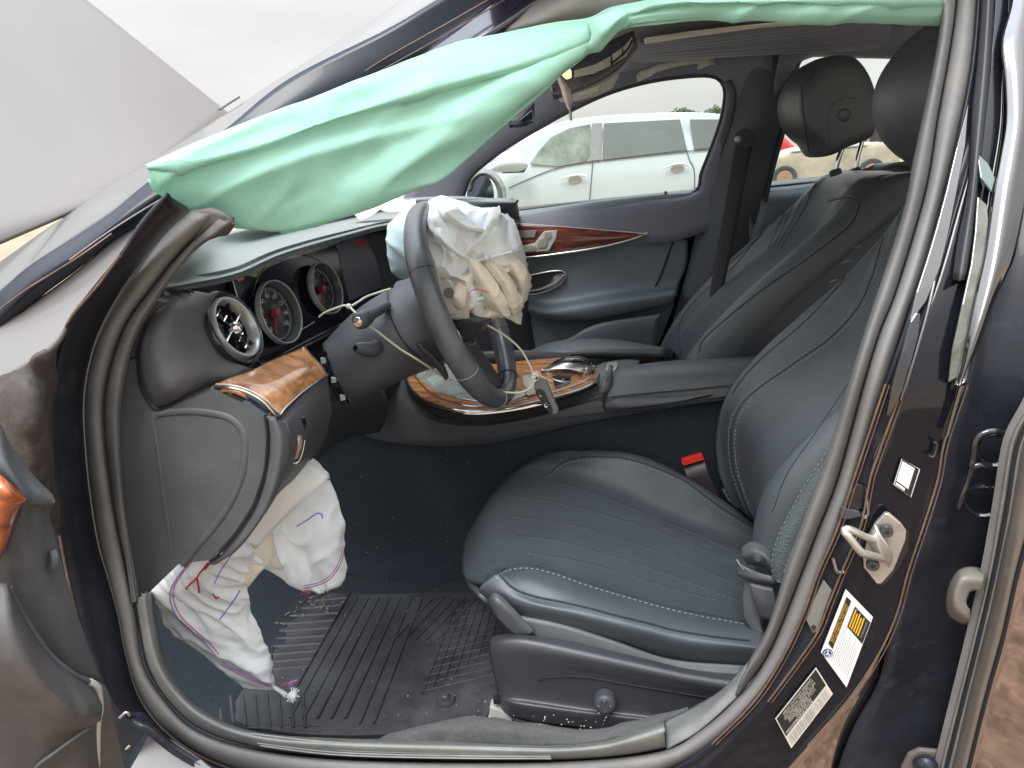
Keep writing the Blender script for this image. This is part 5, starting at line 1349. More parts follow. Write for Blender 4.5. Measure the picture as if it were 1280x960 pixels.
# overhead console, lamps, visor, grab handle, sunroof strip, mirror
oc = loft('overhead_console', [[(686, 104, 1.0), (700, 92, 1.0), (730, 72, 1.0), (765, 50, 1.0), (792, 38, 1.0)], [(690, 118, .95), (715, 112, .94), (745, 98, .93), (775, 78, .93), (794, 52, .96)], [(694, 122, .98), (715, 118, .97), (750, 106, .97), (780, 86, .97), (797, 60, .99)]], mat('overhead_black', (.12, .12, .13), .4), car, n=30, m=5, thick=.02, label='overhead console with reading lamps')
poly('lamp_cover', [(718, 88, .93), (745, 80, .93), (763, 70, .93), (764, 82, .93), (742, 92, .93), (718, 97, .93)], M['lamp_trim'], oc, t=.006, bev=.001)
poly('lamp_cover', [(765, 68, .93), (780, 58, .93), (790, 46, .93), (791, 56, .93), (783, 70, .93), (766, 81, .93)], M['lamp_trim'], oc, t=.006, bev=.001)
tube('switch_groove', [(764, 80, .925), (775, 71, .925), (786, 60, .925), (790, 50, .925)], .002, M['ink'], oc, n=12)
tube('switch_groove', [(778, 60, .925), (779, 70, .925)], .0015, M['ink'], oc, n=5)
poly('lamp_lens', [(756, 77, .925), (762, 74, .925), (763, 82, .925), (757, 84, .925)], M['glassy'], oc, t=.004, bev=.001)
em = bpy.data.materials.new('warm_lamp')
em.use_nodes = True
e_ = em.node_tree.nodes['Principled BSDF']
e_.inputs['Base Color'].default_value = (.8, .6, .3, 1)
e_.inputs['Emission Color'].default_value = (1, .72, .3, 1)
e_.inputs['Emission Strength'].default_value = 1.1
poly('reading_lamp', [(703, 86, .925), (710, 84, .925), (714, 88, .925), (714, 97, .925), (708, 99, .925), (703, 95, .925)], em, oc, t=.006, bev=.001, label='lit warm reading lamp')
vs = poly('sun_visor', [(690, 106, 1.25), (712, 104, 1.25), (745, 96, 1.25), (774, 84, 1.25), (773, 96, 1.25), (766, 110, 1.25), (745, 120, 1.25), (722, 126, 1.25), (702, 128, 1.25), (694, 118, 1.25)], M['lamp_trim'], car, t=.014, bev=.004, label='grey sun visor of the far seat')
poly('visor_mirror_cover', [(722, 112, 1.245), (750, 104, 1.245), (748, 114, 1.245), (723, 121, 1.245)], mat('visor_beige', (.7, .68, .58), .5), vs, t=.006, bev=.001)
gh = MB()
gh.tube([W(*p) for p in ()] or [(798, 96, 1.50), (803, 92, 1.47), (812, 90, 1.46), (820, 86, 1.44), (845, 79, 1.43), (872, 75, 1.44), (886, 75, 1.46), (892, 77, 1.50)], .010, n=40, r2=.007)
gh.box(W(806, 93, 1.485), Vector((.020, 0, .006)), Vector((0, .014, 0)), Vector((0, 0, .010)))
gh.box(W(882, 77, 1.485), Vector((.020, 0, .006)), Vector((0, .014, 0)), Vector((0, 0, .012)))
gh.build('grab_handle', mat('grab_grey', (.55, .54, .50), .5), car, bev=.002)
poly('sunroof_light_slot', [(806, 47, 1.1), (860, 39, 1.15), (960, 28, 1.2), (1040, 24, 1.25), (1040, 28, 1.25), (960, 32, 1.2), (870, 44, 1.15), (808, 53, 1.1)], mat('slot_light', (.88, .85, .74), .5), car, t=.01, bev=.002, lift=.0)  # light coming through the sunroof slot, painted as a pale strip
poly('roof_panel', [(800, 54, 1.12), (900, 46, 1.2), (1000, 36, 1.25), (1100, 28, 1.3), (1100, 60, 1.4), (980, 66, 1.4), (900, 72, 1.4), (800, 78, 1.35), (792, 66, 1.2)], MZ, car, t=.01, bev=0, smooth=60)
rm = loft('rear_view_mirror', [[(640, 150, .80), (655, 140, .80), (668, 128, .82)], [(636, 156, .78), (652, 155, .78), (668, 146, .80)], [(645, 160, .80), (657, 158, .80), (667, 153, .82)]], M['plastic_dark'], car, n=14, m=4, thick=.01)
poly('mirror_glass', [(650, 150, .775), (665, 137, .775), (667, 151, .775), (652, 153, .775)], M['mirror_d'], rm, t=.003, bev=.0006)
# torn strip hanging from the overhead console
ts = loft('torn_foam_strip', [[(696, 96, .90), (700, 108, .90), (704, 122, .90), (710, 136, .90), (713, 150, .90)], [(700, 97, .893), (705, 108, .89), (708, 121, .89), (712, 136, .893), (714, 151, .898)], [(704, 98, .90), (711, 110, .90), (717, 124, .90), (714, 137, .90), (716, 150, .90)]], mat('torn_foam', (.80, .70, .65), .9, bump=('n', 300, .8, .002)), None, n=26, m=5, thick=.003, disp=lambda u, v, p: .003 * nz(p, 120))
tag(ts, 'ragged pale strip hanging from the overhead console by the lit lamp', 'torn strip')

# ---- seat belts
bl = loft('far_seat_belt', [[(921, 168, 1.475), (914, 210, 1.48), (905, 262, 1.47), (893, 330, 1.44), (883, 392, 1.41), (872, 445, 1.38)], [(943, 168, 1.47), (934, 215, 1.475), (923, 270, 1.46), (910, 335, 1.43), (896, 392, 1.40), (884, 445, 1.37)]], M['belt'], car, n=30, m=3, thick=.002, label='black seat belt of the far seat')
poly('belt_guide', [(918, 166, 1.47), (930, 160, 1.47), (942, 166, 1.47), (944, 180, 1.47), (932, 186, 1.47), (919, 182, 1.47)], M['plastic_dark'], bl, t=.01, bev=.003)
MB().lathe(W(922, 174, 1.455), (-.2, -1, 0), [(0, .004), (.006, .003), (.009, 0)], 16).build('belt_bolt', M['silver_pl'], bl)

# ---- seats
def seat_back(par, yc, sil, seam, hw, sw_, name='backrest', mtl=None, dx=0):
    def P_(c, y, ox=0, oz=0): return [Vector((x + ox + dx, y, z + oz)) for x, z in c]
    rows = [P_(sil, yc + hw - .01, .15), P_(sil, yc + hw + .010, .10), P_(sil, yc + hw + .010, .045), P_(sil, yc + hw - .004, .008), P_(sil, yc + hw - .028, -.006),
            P_([( (a + c) / 2 - .004, (b + d) / 2) for (a, b), (c, d) in zip(sil, seam)], yc + (hw + sw_) / 2), P_(seam, yc + sw_), P_(seam, yc + sw_ * .82, .012), P_(seam, yc + sw_ * .4, .022), P_(seam, yc, .024)]
    mir = []
    for r_ in rows[:-1][::-1]: mir.append([Vector((p.x, 2 * yc - p.y, p.z)) for p in r_])
    rows = rows + mir
    # close the top over to the rear
    rows = [r_ + [r_[-1] + Vector((.05, 0, .022)), r_[-1] + Vector((.11, 0, .012)), r_[-1] + Vector((.14, 0, -.06))] for r_ in rows]
    return loft(name, rows, mtl or M['leather'], par, n=60, m=6, thick=.01, toward=Vector((-.5, yc, 1.0)),
                disp=lambda u, v, p: .0015 * nz(p, 9))
# near (driver) seat
ds = thing('x', '', '', (0, 0, 0))
bpy.data.objects.remove(ds)
def part_empty(name, loc, label):
    o = bpy.data.objects.new(name, None)
    COL.objects.link(o)
    o.location = loc
    o.parent = car
    o.matrix_parent_inverse = INV[car.name]
    o['label'] = label
    INV[o.name] = Matrix.Translation(-Vector(loc))
    return o
ds = part_empty('front_seat', (0, .55, .15), 'near front seat, black leather')
sil = [(.285, .30), (.22, .38), (.197, .48), (.20, .553), (.237, .642), (.332, .742), (.45, .851), (.538, .961), (.565, 1.0)]
seam = [(.30, .30), (.248, .373), (.216, .477), (.212, .543), (.228, .595), (.27, .644), (.388, .733), (.455, .82), (.50, .95)]
sm2 = spl([Vector((x, 0, z)) for x, z in seam], 9)
sl2 = spl([Vector((x, 0, z)) for x, z in sil], 9)
bk = seat_back(ds, .548, [(p.x, p.z) for p in sl2], [(p.x, p.z) for p in sm2], .245, .155)
def ybk(y, ox, lift=0): return [Vector((p.x + ox - lift, y, p.z + lift * .3)) for p in sm2]
sp_ = [(1105, 292, .70), (1098, 318, .70), (1090, 345, .70), (1077, 376, .70), (1060, 400, .70), (1032, 427, .70), (990, 456, .70), (950, 484, .70), (930, 502, .70), (918, 524, .70), (914, 548, .70), (916, 581, .70), (925, 612, .70), (936, 640, .70), (943, 655, .70)]
def proj(path, ob, n=80, lift=.001):
    """drop a traced line onto the surface it lies on"""
    dg = bpy.context.evaluated_depsgraph_get()
    ev = ob.evaluated_get(dg)
    out = []
    inv = ob.matrix_world.inverted()
    for p in spl(path, n):
        d = (p - CAM).normalized()
        ok, loc, nn, ix = ev.ray_cast(CAM, d)
        if ok and (loc - p).length < .35: out.append(loc - d * lift)
    return out
bpy.context.view_layer.update()
def seam_on(ob, path, par, name='seam', r=.0011, m=None, stitch=None, n=90):
    q = proj(path, ob, n, .0006)
    if len(q) < 4: return
    tube(name, q, r, m or M['thread_d'], par)
    for off in (stitch or ()):
        q2 = proj([(a + off[0], b + off[1], c) for a, b, c in path], ob, n, .0004)
        if len(q2) > 4: dashes('stitching', q2, M['thread_w'], par)
seam_on(bk, sp_, bk, stitch=((4.5, 1.5), (-3.5, -1.0)))
seam_on(bk, [(1118, 270, .78), (1090, 298, .78), (1062, 338, .79), (1040, 366, .79), (1010, 398, .79), (985, 420, .79), (955, 445, .79), (932, 468, .79), (915, 492, .79)], bk, r=.0009)
seam_on(bk, [(1120, 330, .5), (1100, 400, .5), (1090, 440, .5), (1060, 480, .5), (1020, 540, .5), (985, 590, .5), (965, 640, .5)], bk, r=.0005)
# outer bolster panel, perforated
bp_ = loft('bolster_panel', [[(966, 730, .285), (964, 700, .285), (972, 670, .285), (987, 640, .285), (1006, 605, .285), (1024, 578, .285), (1037, 557, .285)], [(974, 728, .272), (974, 705, .272), (984, 675, .272), (1000, 645, .272), (1019, 608, .272), (1034, 580, .275), (1044, 558, .28)], [(984, 735, .275), (990, 712, .27), (1006, 680, .27), (1024, 640, .27), (1042, 600, .27), (1050, 582, .27), (1056, 560, .27)]], M['leather_perf'], ds, n=40, m=5, thick=.02)
dashes('stitching', [(967, 729, .282), (965, 700, .282), (973, 670, .282), (988, 640, .282), (1007, 605, .282), (1025, 578, .282), (1038, 557, .282)], M['thread_w'], bp_)
dashes('stitching', [(979, 735, .270), (981, 712, .268), (990, 688, .268), (1000, 664, .268), (1010, 640, .268)], M['thread_w'], bp_)
loft('bolster_side', [[(979, 735, .272), (982, 712, .270), (992, 688, .269), (1003, 664, .268), (1013, 640, .268)], [(985, 760, .24), (1000, 720, .235), (1015, 690, .235), (1030, 660, .235), (1045, 630, .235)]], M['leather_side'], ds, n=24, m=5, thick=.02)
# cushion
CR = [
 [(604, 745, .29), (640, 770, .285), (716, 789, .27), (810, 822, .27), (872, 835, .27), (955, 842, .27)],
 [(598, 738, .275), (645, 763, .258), (722, 780, .25), (810, 805, .25), (870, 820, .25), (955, 826, .25)],
 [(606, 728, .268), (652, 752, .248), (728, 770, .24), (810, 790, .24), (865, 804, .24), (955, 812, .24)],
 [(622, 716, .275), (663, 744, .26), (735, 760, .252), (810, 779, .252), (860, 791, .252), (955, 804, .252)],
 [(622, 712, .30), (665, 724, .283), (735, 744, .28), (810, 764, .28), (868, 778, .28), (955, 792, .28)],
 [(616, 712, .33), (663, 708, .325), (735, 729, .325), (810, 751, .325), (872, 766, .325), (955, 783, .325)],
 [(596, 724, .36), (640, 700, .36), (720, 716, .36), (800, 740, .36), (872, 756, .36), (958, 774, .36)],
 [(580, 720, .43), (625, 682, .43), (700, 688, .43), (780, 710, .43), (862, 732, .43), (965, 754, .43)],
 [(577, 700, .53), (612, 654, .53), (690, 655, .53), (775, 676, .53), (860, 702, .53), (975, 730, .53)],
 [(583, 672, .62), (620, 622, .62), (700, 624, .62), (780, 645, .62), (868, 674, .62), (980, 706, .62)],
 [(602, 636, .70), (640, 596, .70), (695, 596, .70), (765, 613, .70), (860, 655, .70), (975, 695, .70)],
 [(615, 615, .735), (655, 582, .735), (700, 580, .735), (775, 590, .735), (857, 625, .735), (970, 683, .735)],
 [(625, 602, .76), (667, 576, .76), (705, 571, .76), (782, 571, .76), (857, 600, .76), (962, 668, .76)],
 [(632, 594, .785), (677, 570, .785), (720, 564, .785), (795, 569, .785), (862, 600, .785), (960, 664, .785)],
 [(640, 600, .80), (680, 585, .80), (720, 582, .80), (795, 590, .80), (862, 620, .80), (960, 684, .80)],
 [(645, 640, .80), (680, 640, .80), (720, 640, .80), (795, 640, .80), (862, 670, .80), (960, 720, .80)]]
cu = loft('cushion', CR, M['leather'], ds, n=60, m=6, thick=.02, label='worn leather seat cushion',
          disp=lambda u, v, p: .0022 * nz(p, 8) + .0008 * nz(p, 26))
# close the front down to the frame
loft('cushion_front', [[(612, 748, .33), (600, 737, .34), (588, 724, .44), (584, 702, .54), (590, 674, .63), (608, 638, .71), (630, 604, .765)], [(634, 772, .35), (620, 752, .37), (616, 745, .46), (616, 735, .56), (624, 715, .66), (636, 690, .77)], [(660, 800, .38), (658, 785, .44), (650, 770, .5), (650, 750, .65), (660, 730, .76)]], M['leather'], ds, n=30, m=6, thick=.01)
bpy.context.view_layer.update()
seam_on(cu, [(622, 716, .27), (640, 734, .26), (663, 744, .26), (700, 752, .255), (735, 760, .25), (772, 770, .25), (810, 779, .25), (835, 786, .25), (860, 791, .25), (900, 797, .25), (937, 801, .25)], cu, 'piping', .0016)
seam_on(cu, [(622, 715, .29), (640, 708, .31), (663, 707, .32), (690, 713, .32), (735, 729, .325), (772, 740, .325), (810, 751, .325), (840, 759, .325), (872, 766, .325), (910, 773, .325), (932, 777, .325)], cu, r=.0009, stitch=((1, 3.5),))
seam_on(cu, [(688, 592, .72), (694, 585, .73), (706, 577, .74), (722, 572.5, .75), (745, 571, .755), (780, 573, .76), (815, 583, .76), (855, 601, .76), (880, 619, .76), (905, 637, .76), (930, 652, .76), (945, 661, .76)], cu, r=.0010, stitch=((-1.5, 4.0),))
for pth in ([(700, 603, .68), (745, 617, .68), (790, 634, .68), (840, 655, .68), (880, 672, .68), (915, 688, .68)], [(640, 619, .62), (690, 627, .62), (740, 638, .62), (800, 656, .62), (860, 678, .62), (920, 705, .62)], [(640, 645, .55), (700, 652, .55), (760, 668, .55), (820, 688, .55), (880, 712, .55), (930, 734, .55)], [(640, 668, .48), (700, 676, .48), (760, 693, .48), (820, 712, .48), (880, 734, .48), (930, 752, .48)], [(660, 690, .41), (720, 700, .41), (780, 716, .41), (850, 738, .41), (900, 750, .41)]):
    seam_on(cu, pth, cu, r=.00055, m=M['thread_d'])
    q = proj([(a, b + 1.4, c) for a, b, c in pth], cu, 90, .0004)
    dashes('stitching', q, M['thread_g'], cu, r=.0004)
# front corner tongue, valance and side trim of the seat
loft('valance', [[(640, 768, .262), (700, 780, .255), (770, 802, .25), (840, 824, .25), (935, 832, .25)], [(640, 800, .25), (700, 806, .245), (770, 822, .24), (840, 838, .24), (935, 846, .24)]], M['leather_side'], ds, n=24, m=4, thick=.01)
loft('cushion_tongue', [[(610, 748, .26), (616, 741, .25), (626, 744, .245), (642, 760, .24), (656, 776, .24), (668, 790, .24)], [(612, 756, .25), (618, 752, .235), (628, 758, .232), (642, 772, .232), (652, 786, .235), (662, 794, .24)], [(618, 768, .255), (622, 774, .24), (632, 784, .238), (640, 791, .24), (646, 794, .24), (652, 796, .245)]], M['leather_side'], ds, n=24, m=5, thick=.006)
tr_ = loft('side_trim', [[(612, 798, .26), (625, 793, .25), (655, 793, .24), (720, 804, .235), (800, 822, .235), (860, 836, .235), (925, 844, .235), (960, 842, .235)],
                   [(611, 806, .245), (628, 800, .228), (660, 800, .22), (722, 812, .217), (800, 829, .217), (860, 842, .217), (925, 852, .217), (960, 850, .217)],
                   [(612, 818, .24), (628, 812, .222), (662, 812, .213), (724, 822, .21), (800, 838, .21), (860, 851, .21), (925, 862, .21), (960, 862, .21)],
                   [(616, 838, .24), (632, 832, .224), (666, 828, .217), (726, 834, .214), (800, 848, .214), (860, 860, .214), (925, 872, .214), (960, 874, .214)],
                   [(620, 856, .24), (640, 856, .226), (672, 850, .222), (728, 846, .22), (800, 860, .22), (860, 870, .22), (925, 882, .22), (960, 884, .22)],
                   [(622, 870, .24), (640, 872, .224), (672, 876, .224), (728, 884, .224), (800, 893, .224), (860, 900, .224), (925, 900, .224), (960, 900, .224)],
                   [(624, 878, .238), (642, 880, .216), (674, 884, .212), (730, 891, .21), (800, 899, .21), (860, 904, .21), (925, 906, .21), (960, 906, .21)],
                   [(628, 890, .24), (645, 898, .224), (678, 905, .22), (732, 912, .218), (800, 920, .218), (860, 924, .218), (925, 926, .218), (960, 926, .218)]], mat('seat_trim_plastic', (.05, .053, .062), .36, bump=('v', 800, .3, .0005), spec=.9, dust=(14, .6, (.2, .2, .2), .15)), ds, n=50, m=6, thick=.006, label='plastic side trim of the near seat')
kc = W(756, 879, .205)
kb = MB().lathe(kc, (0, -1, .12), [(0, .008), (.010, .0085), (.0145, .0075), (.0165, .004), (.017, -.004), (.0175, -.012)], 36).build('lumbar_button', M['plastic_dark'], tr_)
kn_ = Vector((0, -1, .12)).normalized()
for dx_, dz_ in ((0, .009), (0, -.009), (.009, 0), (-.009, 0)):
    MB().lathe(kc + kn_ * .0075 + Vector((dx_, 0, dz_)), kn_, [(0, .0022), (.0018, .002), (.0028, 0)], 16).build('button_nub', M['plastic'], kb)
tube('trim_groove', [(672, 850, .218), (690, 846, .216), (728, 846, .216), (800, 858, .216), (860, 868, .216), (900, 874, .216)], .0012, M['thread_d'], tr_, n=40)
tube('trim_groove', [(626, 880, .232), (634, 892, .222), (650, 902, .218), (690, 908, .216), (760, 917, .215), (830, 922, .215)], .0014, M['thread_d'], tr_, n=40)
rl = poly('seat_rail', [(612, 884, .235), (628, 890, .235), (640, 898, .235), (640, 903, .235), (612, 899, .235)], M['silver_pl'], ds, t=.02, bev=.001)
poly('seat_rail', [(610, 898, .24), (640, 902, .24), (720, 914, .24), (800, 922, .24), (800, 926, .24), (700, 917, .24), (610, 903, .24)], M['silver_pl'], ds, t=.02, bev=.001)
poly('rail_stop', [(616, 874, .235), (622, 873, .235), (626, 880, .235), (617, 881, .235)], M['ink'], ds, t=.01, bev=.001)
# near belt latch, anchor and buckle
an = loft('belt_anchor_cover', [[(926, 684, .33), (936, 677, .33), (950, 677, .32), (962, 684, .31), (972, 700, .30)], [(928, 695, .31), (938, 690, .30), (950, 692, .29), (962, 700, .285), (972, 712, .285)], [(934, 706, .32), (944, 706, .305), (955, 708, .295), (966, 715, .29), (974, 722, .29)]], M['leather_side'], ds, n=20, m=5, thick=.006)
MB().lathe(W(948, 698, .285), (-.4, -1, .3), [(0, .004), (.004, .004), (.006, .001), (.009, -.002)], 20).build('belt_bolt', M['plastic_dark'], an)
loft('belt_tongue', [[(922, 702, .30), (935, 710, .29), (950, 716, .285), (966, 720, .28)], [(921, 718, .295), (935, 722, .285), (950, 725, .28), (968, 728, .275)], [(926, 722, .30), (938, 727, .29), (952, 730, .285), (970, 733, .28)]], M['plastic_dark'], an, n=16, m=4, thick=.004)
loft('belt_flap', [[(936, 728, .29), (950, 731, .285), (966, 735, .28)], [(942, 750, .28), (956, 755, .272), (972, 760, .27)], [(950, 772, .275), (962, 776, .268), (978, 780, .265)]], M['plastic_dark'], an, n=14, m=4, thick=.004)
tube('tongue_edge', [(921, 699, .297), (925, 706, .293), (930, 712, .29)], .0016, M['satin'], an, n=8)
loft('cushion_end_cover', [[(930, 728, .31), (940, 732, .30), (950, 740, .295)], [(928, 750, .305), (938, 760, .295), (950, 775, .29)], [(930, 775, .30), (940, 790, .29), (955, 800, .28)]], M['leather_side'], ds, n=14, m=4, thick=.006)
bu = loft('belt_buckle', [[(853, 583, .80), (866, 578, .80), (881, 574, .80)], [(858, 596, .785), (871, 592, .785), (885, 588, .785)], [(866, 608, .785), (878, 607, .785), (891, 603, .785)], [(880, 625, .79), (890, 625, .79), (900, 620, .79)]], mat('buckle_body', (.05, .038, .045), .4), car, n=16, m=5, thick=.02, label='seat belt buckle with a red button')
poly('buckle_button', [(852, 574, .785), (877, 566.5, .785), (880, 572, .785), (880, 574.5, .785), (855, 582, .785), (852, 579, .785)], M['red'], bu, t=.012, bev=.0015, lift=.002)
tube('buckle_mark', [(869, 596, .781), (877, 593, .781), (879, 600, .781)], .0008, M['plastic'], bu, n=10)
poly('seat_bracket', [(903, 613, .78), (912, 609, .78), (920, 617, .78), (908, 622, .78)], mat('bracket_grey', (.16, .17, .18), .5), ds, t=.01, bev=.001)
poly('seat_bracket', [(908, 624, .78), (920, 619, .78), (930, 634, .78), (922, 636, .78)], mat('bracket_grey2', (.14, .15, .16), .5), ds, t=.01, bev=.001)
# little metal prongs behind the near backrest
for k, (a, b) in enumerate(((1068, 308), (1052, 327), (1036, 351))):
    tube('seat_back_hook', [(a, b + 2, .86), (a + 8, b - 1, .86), (a + 16, b - 1, .86)], .0022, M['satin'], ds, n=6, taper=lambda u: .4 + .6 * u)

# headrest
def headrest(par, off=None, cen=None, sc=1.0, sx=.95):
    prof = [(1008, 181), (996, 172), (984, 158), (978, 140), (978, 122), (984, 104), (996, 87), (1012, 74), (1032, 68), (1052, 70), (1066, 82), (1077, 101), (1084, 125), (1085, 148), (1083, 164), (1076, 174), (1062, 180), (1045, 186), (1030, 194), (1018, 195)]
    base_ = [W(a, b, y=1.19) for a, b in prof]
    c = sum(base_, Vector()) / len(base_)
    base_ = [Vector((c.x + (p.x - c.x) * sc * sx, p.y, c.z + (p.z - c.z) * sc)) for p in base_]
    if cen is not None: off = Vector((cen.x - c.x, -.76, cen.z - c.z))
    rows = []
    for t, s, fx in ((0, .02, .02), (.0, .55, .01), (.004, .80, .0), (.016, .95, 0), (.04, 1.0, 0), (.09, 1.03, -.008), (.14, 1.03, -.010), (.19, 1.03, -.008), (.24, 1.0, 0), (.264, .95, 0), (.276, .8, 0), (.28, .55, 0), (.28, .02, 0)):
        rows.append([Vector((c.x + (p.x - c.x) * s + fx * (1 if p.x < c.x else 0), 1.19 + t, c.z + (p.z - c.z) * s)) + off for p in base_])
    o = loft('headrest', rows, M['leather_side'], par, n=64, m=4, thick=0, closed=True)
    bm = bmesh.new()
    bm.from_mesh(o.data)
    bmesh.ops.recalc_face_normals(bm, faces=bm.faces)
    bm.to_mesh(o.data)
    bm.free()
    return o, c + off
ps_ = part_empty('front_seat', (.1, 1.29, .15), 'far front seat, black leather, beyond the centre console')
hr, hc = headrest(ps_, Vector((.035, 0, 0)))
bpy.context.view_layer.update()
seam_on(hr, [(1003, 80, 1.19), (1000, 95, 1.19), (1003, 78, 1.19), (1002, 105, 1.19), (1003, 130, 1.19), (1006, 155, 1.19), (1011, 190, 1.19)][3:], hr, r=.0010)
seam_on(hr, [(1038, 184, 1.19), (1036, 160, 1.19), (1036, 145, 1.19), (1040, 132, 1.19), (1048, 125, 1.19), (1060, 122, 1.19), (1072, 124, 1.19)], hr, r=.0008, m=M['leather_side'])
q_ = proj([(1055, 144, 1.19)] * 2, hr, 2, 0)
if q_:
    MB().lathe(q_[0], (0, -1, 0), [(0, .001), (.011, .0015), (.013, .003), (.015, .001), (.016, -.003)], 28).build('headrest_button', M['leather_side'], hr)
for (a, b), (c_, d_), yy in (((1052, 183), (1044, 216), 1.30), ((1076, 176), (1069, 214), 1.42)):
    tube('headrest_post', [W(a + 4, b - 6, yy), W(a + 2, b, yy), W((a + c_) / 2, (b + d_) / 2, yy), W(c_, d_, yy)], .0062, M['chrome'], ps_, n=14, ns=12)
    MB().lathe(W(c_, d_ - 2, yy), (-.3, 0, 1), [(.006, .006), (.013, .004), (.015, 0), (.015, -.01)], 20).build('post_collar', M['plastic_dark'], ps_)
headrest(ds, W(1101, 148, y=.43) - W(981, 130, y=1.19) + Vector((.085, .005, .03)), None, 1.1, 1.0)
# far seat back
psil = [(.08, .38), (.10, .48), (.118, .53), (.168, .622), (.262, .731), (.40, .852), (.525, .955), (.575, 1.000)]
pseam = [(.10, .38), (.115, .46), (.14, .54), (.20, .63), (.30, .735), (.43, .855), (.50, .94), (.545, 1.000)]
def rs(l, n=9): return [(p.x, p.z) for p in spl([Vector((a, 0, b)) for a, b in l], n)]
pb = seat_back(ps_, 1.275, rs(psil), rs(pseam), .235, .15)
bpy.context.view_layer.update()
seam_on(pb, [(873, 441, 1.05), (880, 424, 1.05), (900, 405, 1.05), (930, 380, 1.05), (960, 357, 1.05), (1000, 330, 1.05), (1040, 300, 1.05), (1062, 282, 1.05), (1073, 262, 1.05), (1070, 250, 1.05), (1055, 247, 1.05), (1035, 252, 1.05)], pb, r=.0012, stitch=((-1.5, -2.5),))
seam_on(pb, [(852, 443, 1.42), (848, 420, 1.42), (852, 398, 1.42), (868, 376, 1.42), (890, 355, 1.42), (912, 338, 1.42), (935, 312, 1.42), (960, 280, 1.42)], pb, r=.0012)
for dx_ in (0, 8, 16, 24):
    seam_on(pb, [(1000 + dx_, 221, 1.3), (990 + dx_ * 1.0, 240, 1.3), (982 + dx_, 260, 1.3), (972 + dx_ * .8, 285, 1.3), (960 + dx_ * .7, 310, 1.3)], pb, r=.0009)
# side shell of the far seat
loft('seat_side_shell', [[Vector((x + .03, 1.052, z - .01)) for x, z in rs(psil)], [Vector((x + .075, 1.04, z - .03)) for x, z in rs(psil)], [Vector((x + .15, 1.05, z - .08)) for x, z in rs(psil)], [Vector((x + .20, 1.10, z - .12)) for x, z in rs(psil)]], M['plastic_dark'], ps_, n=40, m=6, thick=.01)
# far cushion
loft('cushion', [[(640, 470, 1.12), (660, 452, 1.10), (700, 448, 1.08), (760, 446, 1.08), (830, 446, 1.08)], [(655, 455, 1.2), (680, 440, 1.18), (715, 435, 1.16), (765, 436, 1.16), (835, 444, 1.16)], [(664, 448, 1.35), (690, 437, 1.33), (725, 432, 1.32), (775, 434, 1.32), (840, 446, 1.32)], [(676, 448, 1.5), (700, 438, 1.5), (735, 434, 1.5), (790, 440, 1.5), (840, 450, 1.5)], [(680, 470, 1.54), (705, 462, 1.54), (740, 460, 1.54), (790, 462, 1.54), (840, 470, 1.54)]], M['leather'], ps_, n=40, m=6, thick=.02)

# ---- airbags
def vor(p, sc, seed=0):
    q = Vector((p.x * sc + seed, p.y * sc + seed * .7, p.z * sc - seed))
    d = noise.voronoi(q, distance_metric='DISTANCE', exponent=2.5)[0]
    return d[0], d[1] - d[0]
def wr(seed, s=16, amp=.008, fine=.0025):
    def f(u, v, p):
        wv = Vector((nz(p, 6, seed), nz(p, 6, seed + 4), nz(p, 6, seed + 8))) * .05
        q = p + wv
        q = Vector((q.x + q.z * .5, q.y, q.z * .6 - q.x * .35))
        r_ = Vector((p.x - HUB.x, p.y - HUB.y, p.z - HUB.z))
        an = math.atan2(r_.z, r_.x)
        k = Vector((an * 1.5 + nz(p, 9, seed) * .5, r_.length * 5, seed))
        a = max(0, ridge(k, 1.5, seed)) ** 1.5
        a2 = max(0, ridge(k, 3.6, seed + 3)) ** 1.5
        v_ = vor(q, s * .42, seed + 2)[0]
        c = max(0, ridge(q, s * 1.6, seed + 9)) ** 2
        return amp * 1.0 * (a - .5) + fine * 1.6 * (a2 - .5) + amp * .9 * (v_ - .4) + fine * .8 * (c - .5)
    return f
HUB = W(575, 392, y=.52)
TOPE = [(182, 206, .055), (225, 188, .08), (267, 171, .10), (330, 145, .13), (400, 120, .16), (460, 96, .185), (520, 72, .21), (575, 51, .225), (620, 42, .235), (680, 33, .245), (735, 27, .25), (762, 14, .25), (795, 5, .25), (850, -8, .25), (960, -14, .25), (1060, -18, .25), (1177, -22, .25)]
FLD0 = [(184, 209, .045), (235, 205, .07), (275, 196, .09), (330, 181, .12), (400, 156, .15), (470, 133, .18), (535, 113, .20), (590, 98, .215), (640, 84, .225), (690, 68, .235), (735, 50, .24), (768, 30, .24), (795, 16, .24), (850, 5, .235), (960, 2, .235), (1060, 0, .235), (1177, -2, .24)]
BOTE = [(188, 222, .05), (196, 234, .06), (214, 251, .075), (240, 262, .09), (266, 271, .105), (288, 277, .115), (330, 287, .135), (362, 287, .15), (400, 277, .165), (437, 266, .18), (490, 247, .195), (550, 225, .21), (590, 194, .22), (640, 147, .23), (690, 97, .24), (725, 72, .245), (762, 44, .245), (782, 36, .245), (815, 33, .245), (870, 27, .245), (950, 26, .245), (1060, 26, .245), (1176, 29, .25)]
n_c = 200
T_, F_, B_ = spl(TOPE, n_c), spl(FLD0, n_c), spl(BOTE, n_c)
def mx_(A, B, k, b):
    out = []
    for i in range(n_c):
        p = A[i].lerp(B[i], k)
        w_ = min(1, (A[i] - B[i]).length / .06)
        out.append(p + (CAM - p).normalized() * b * w_)
    return out
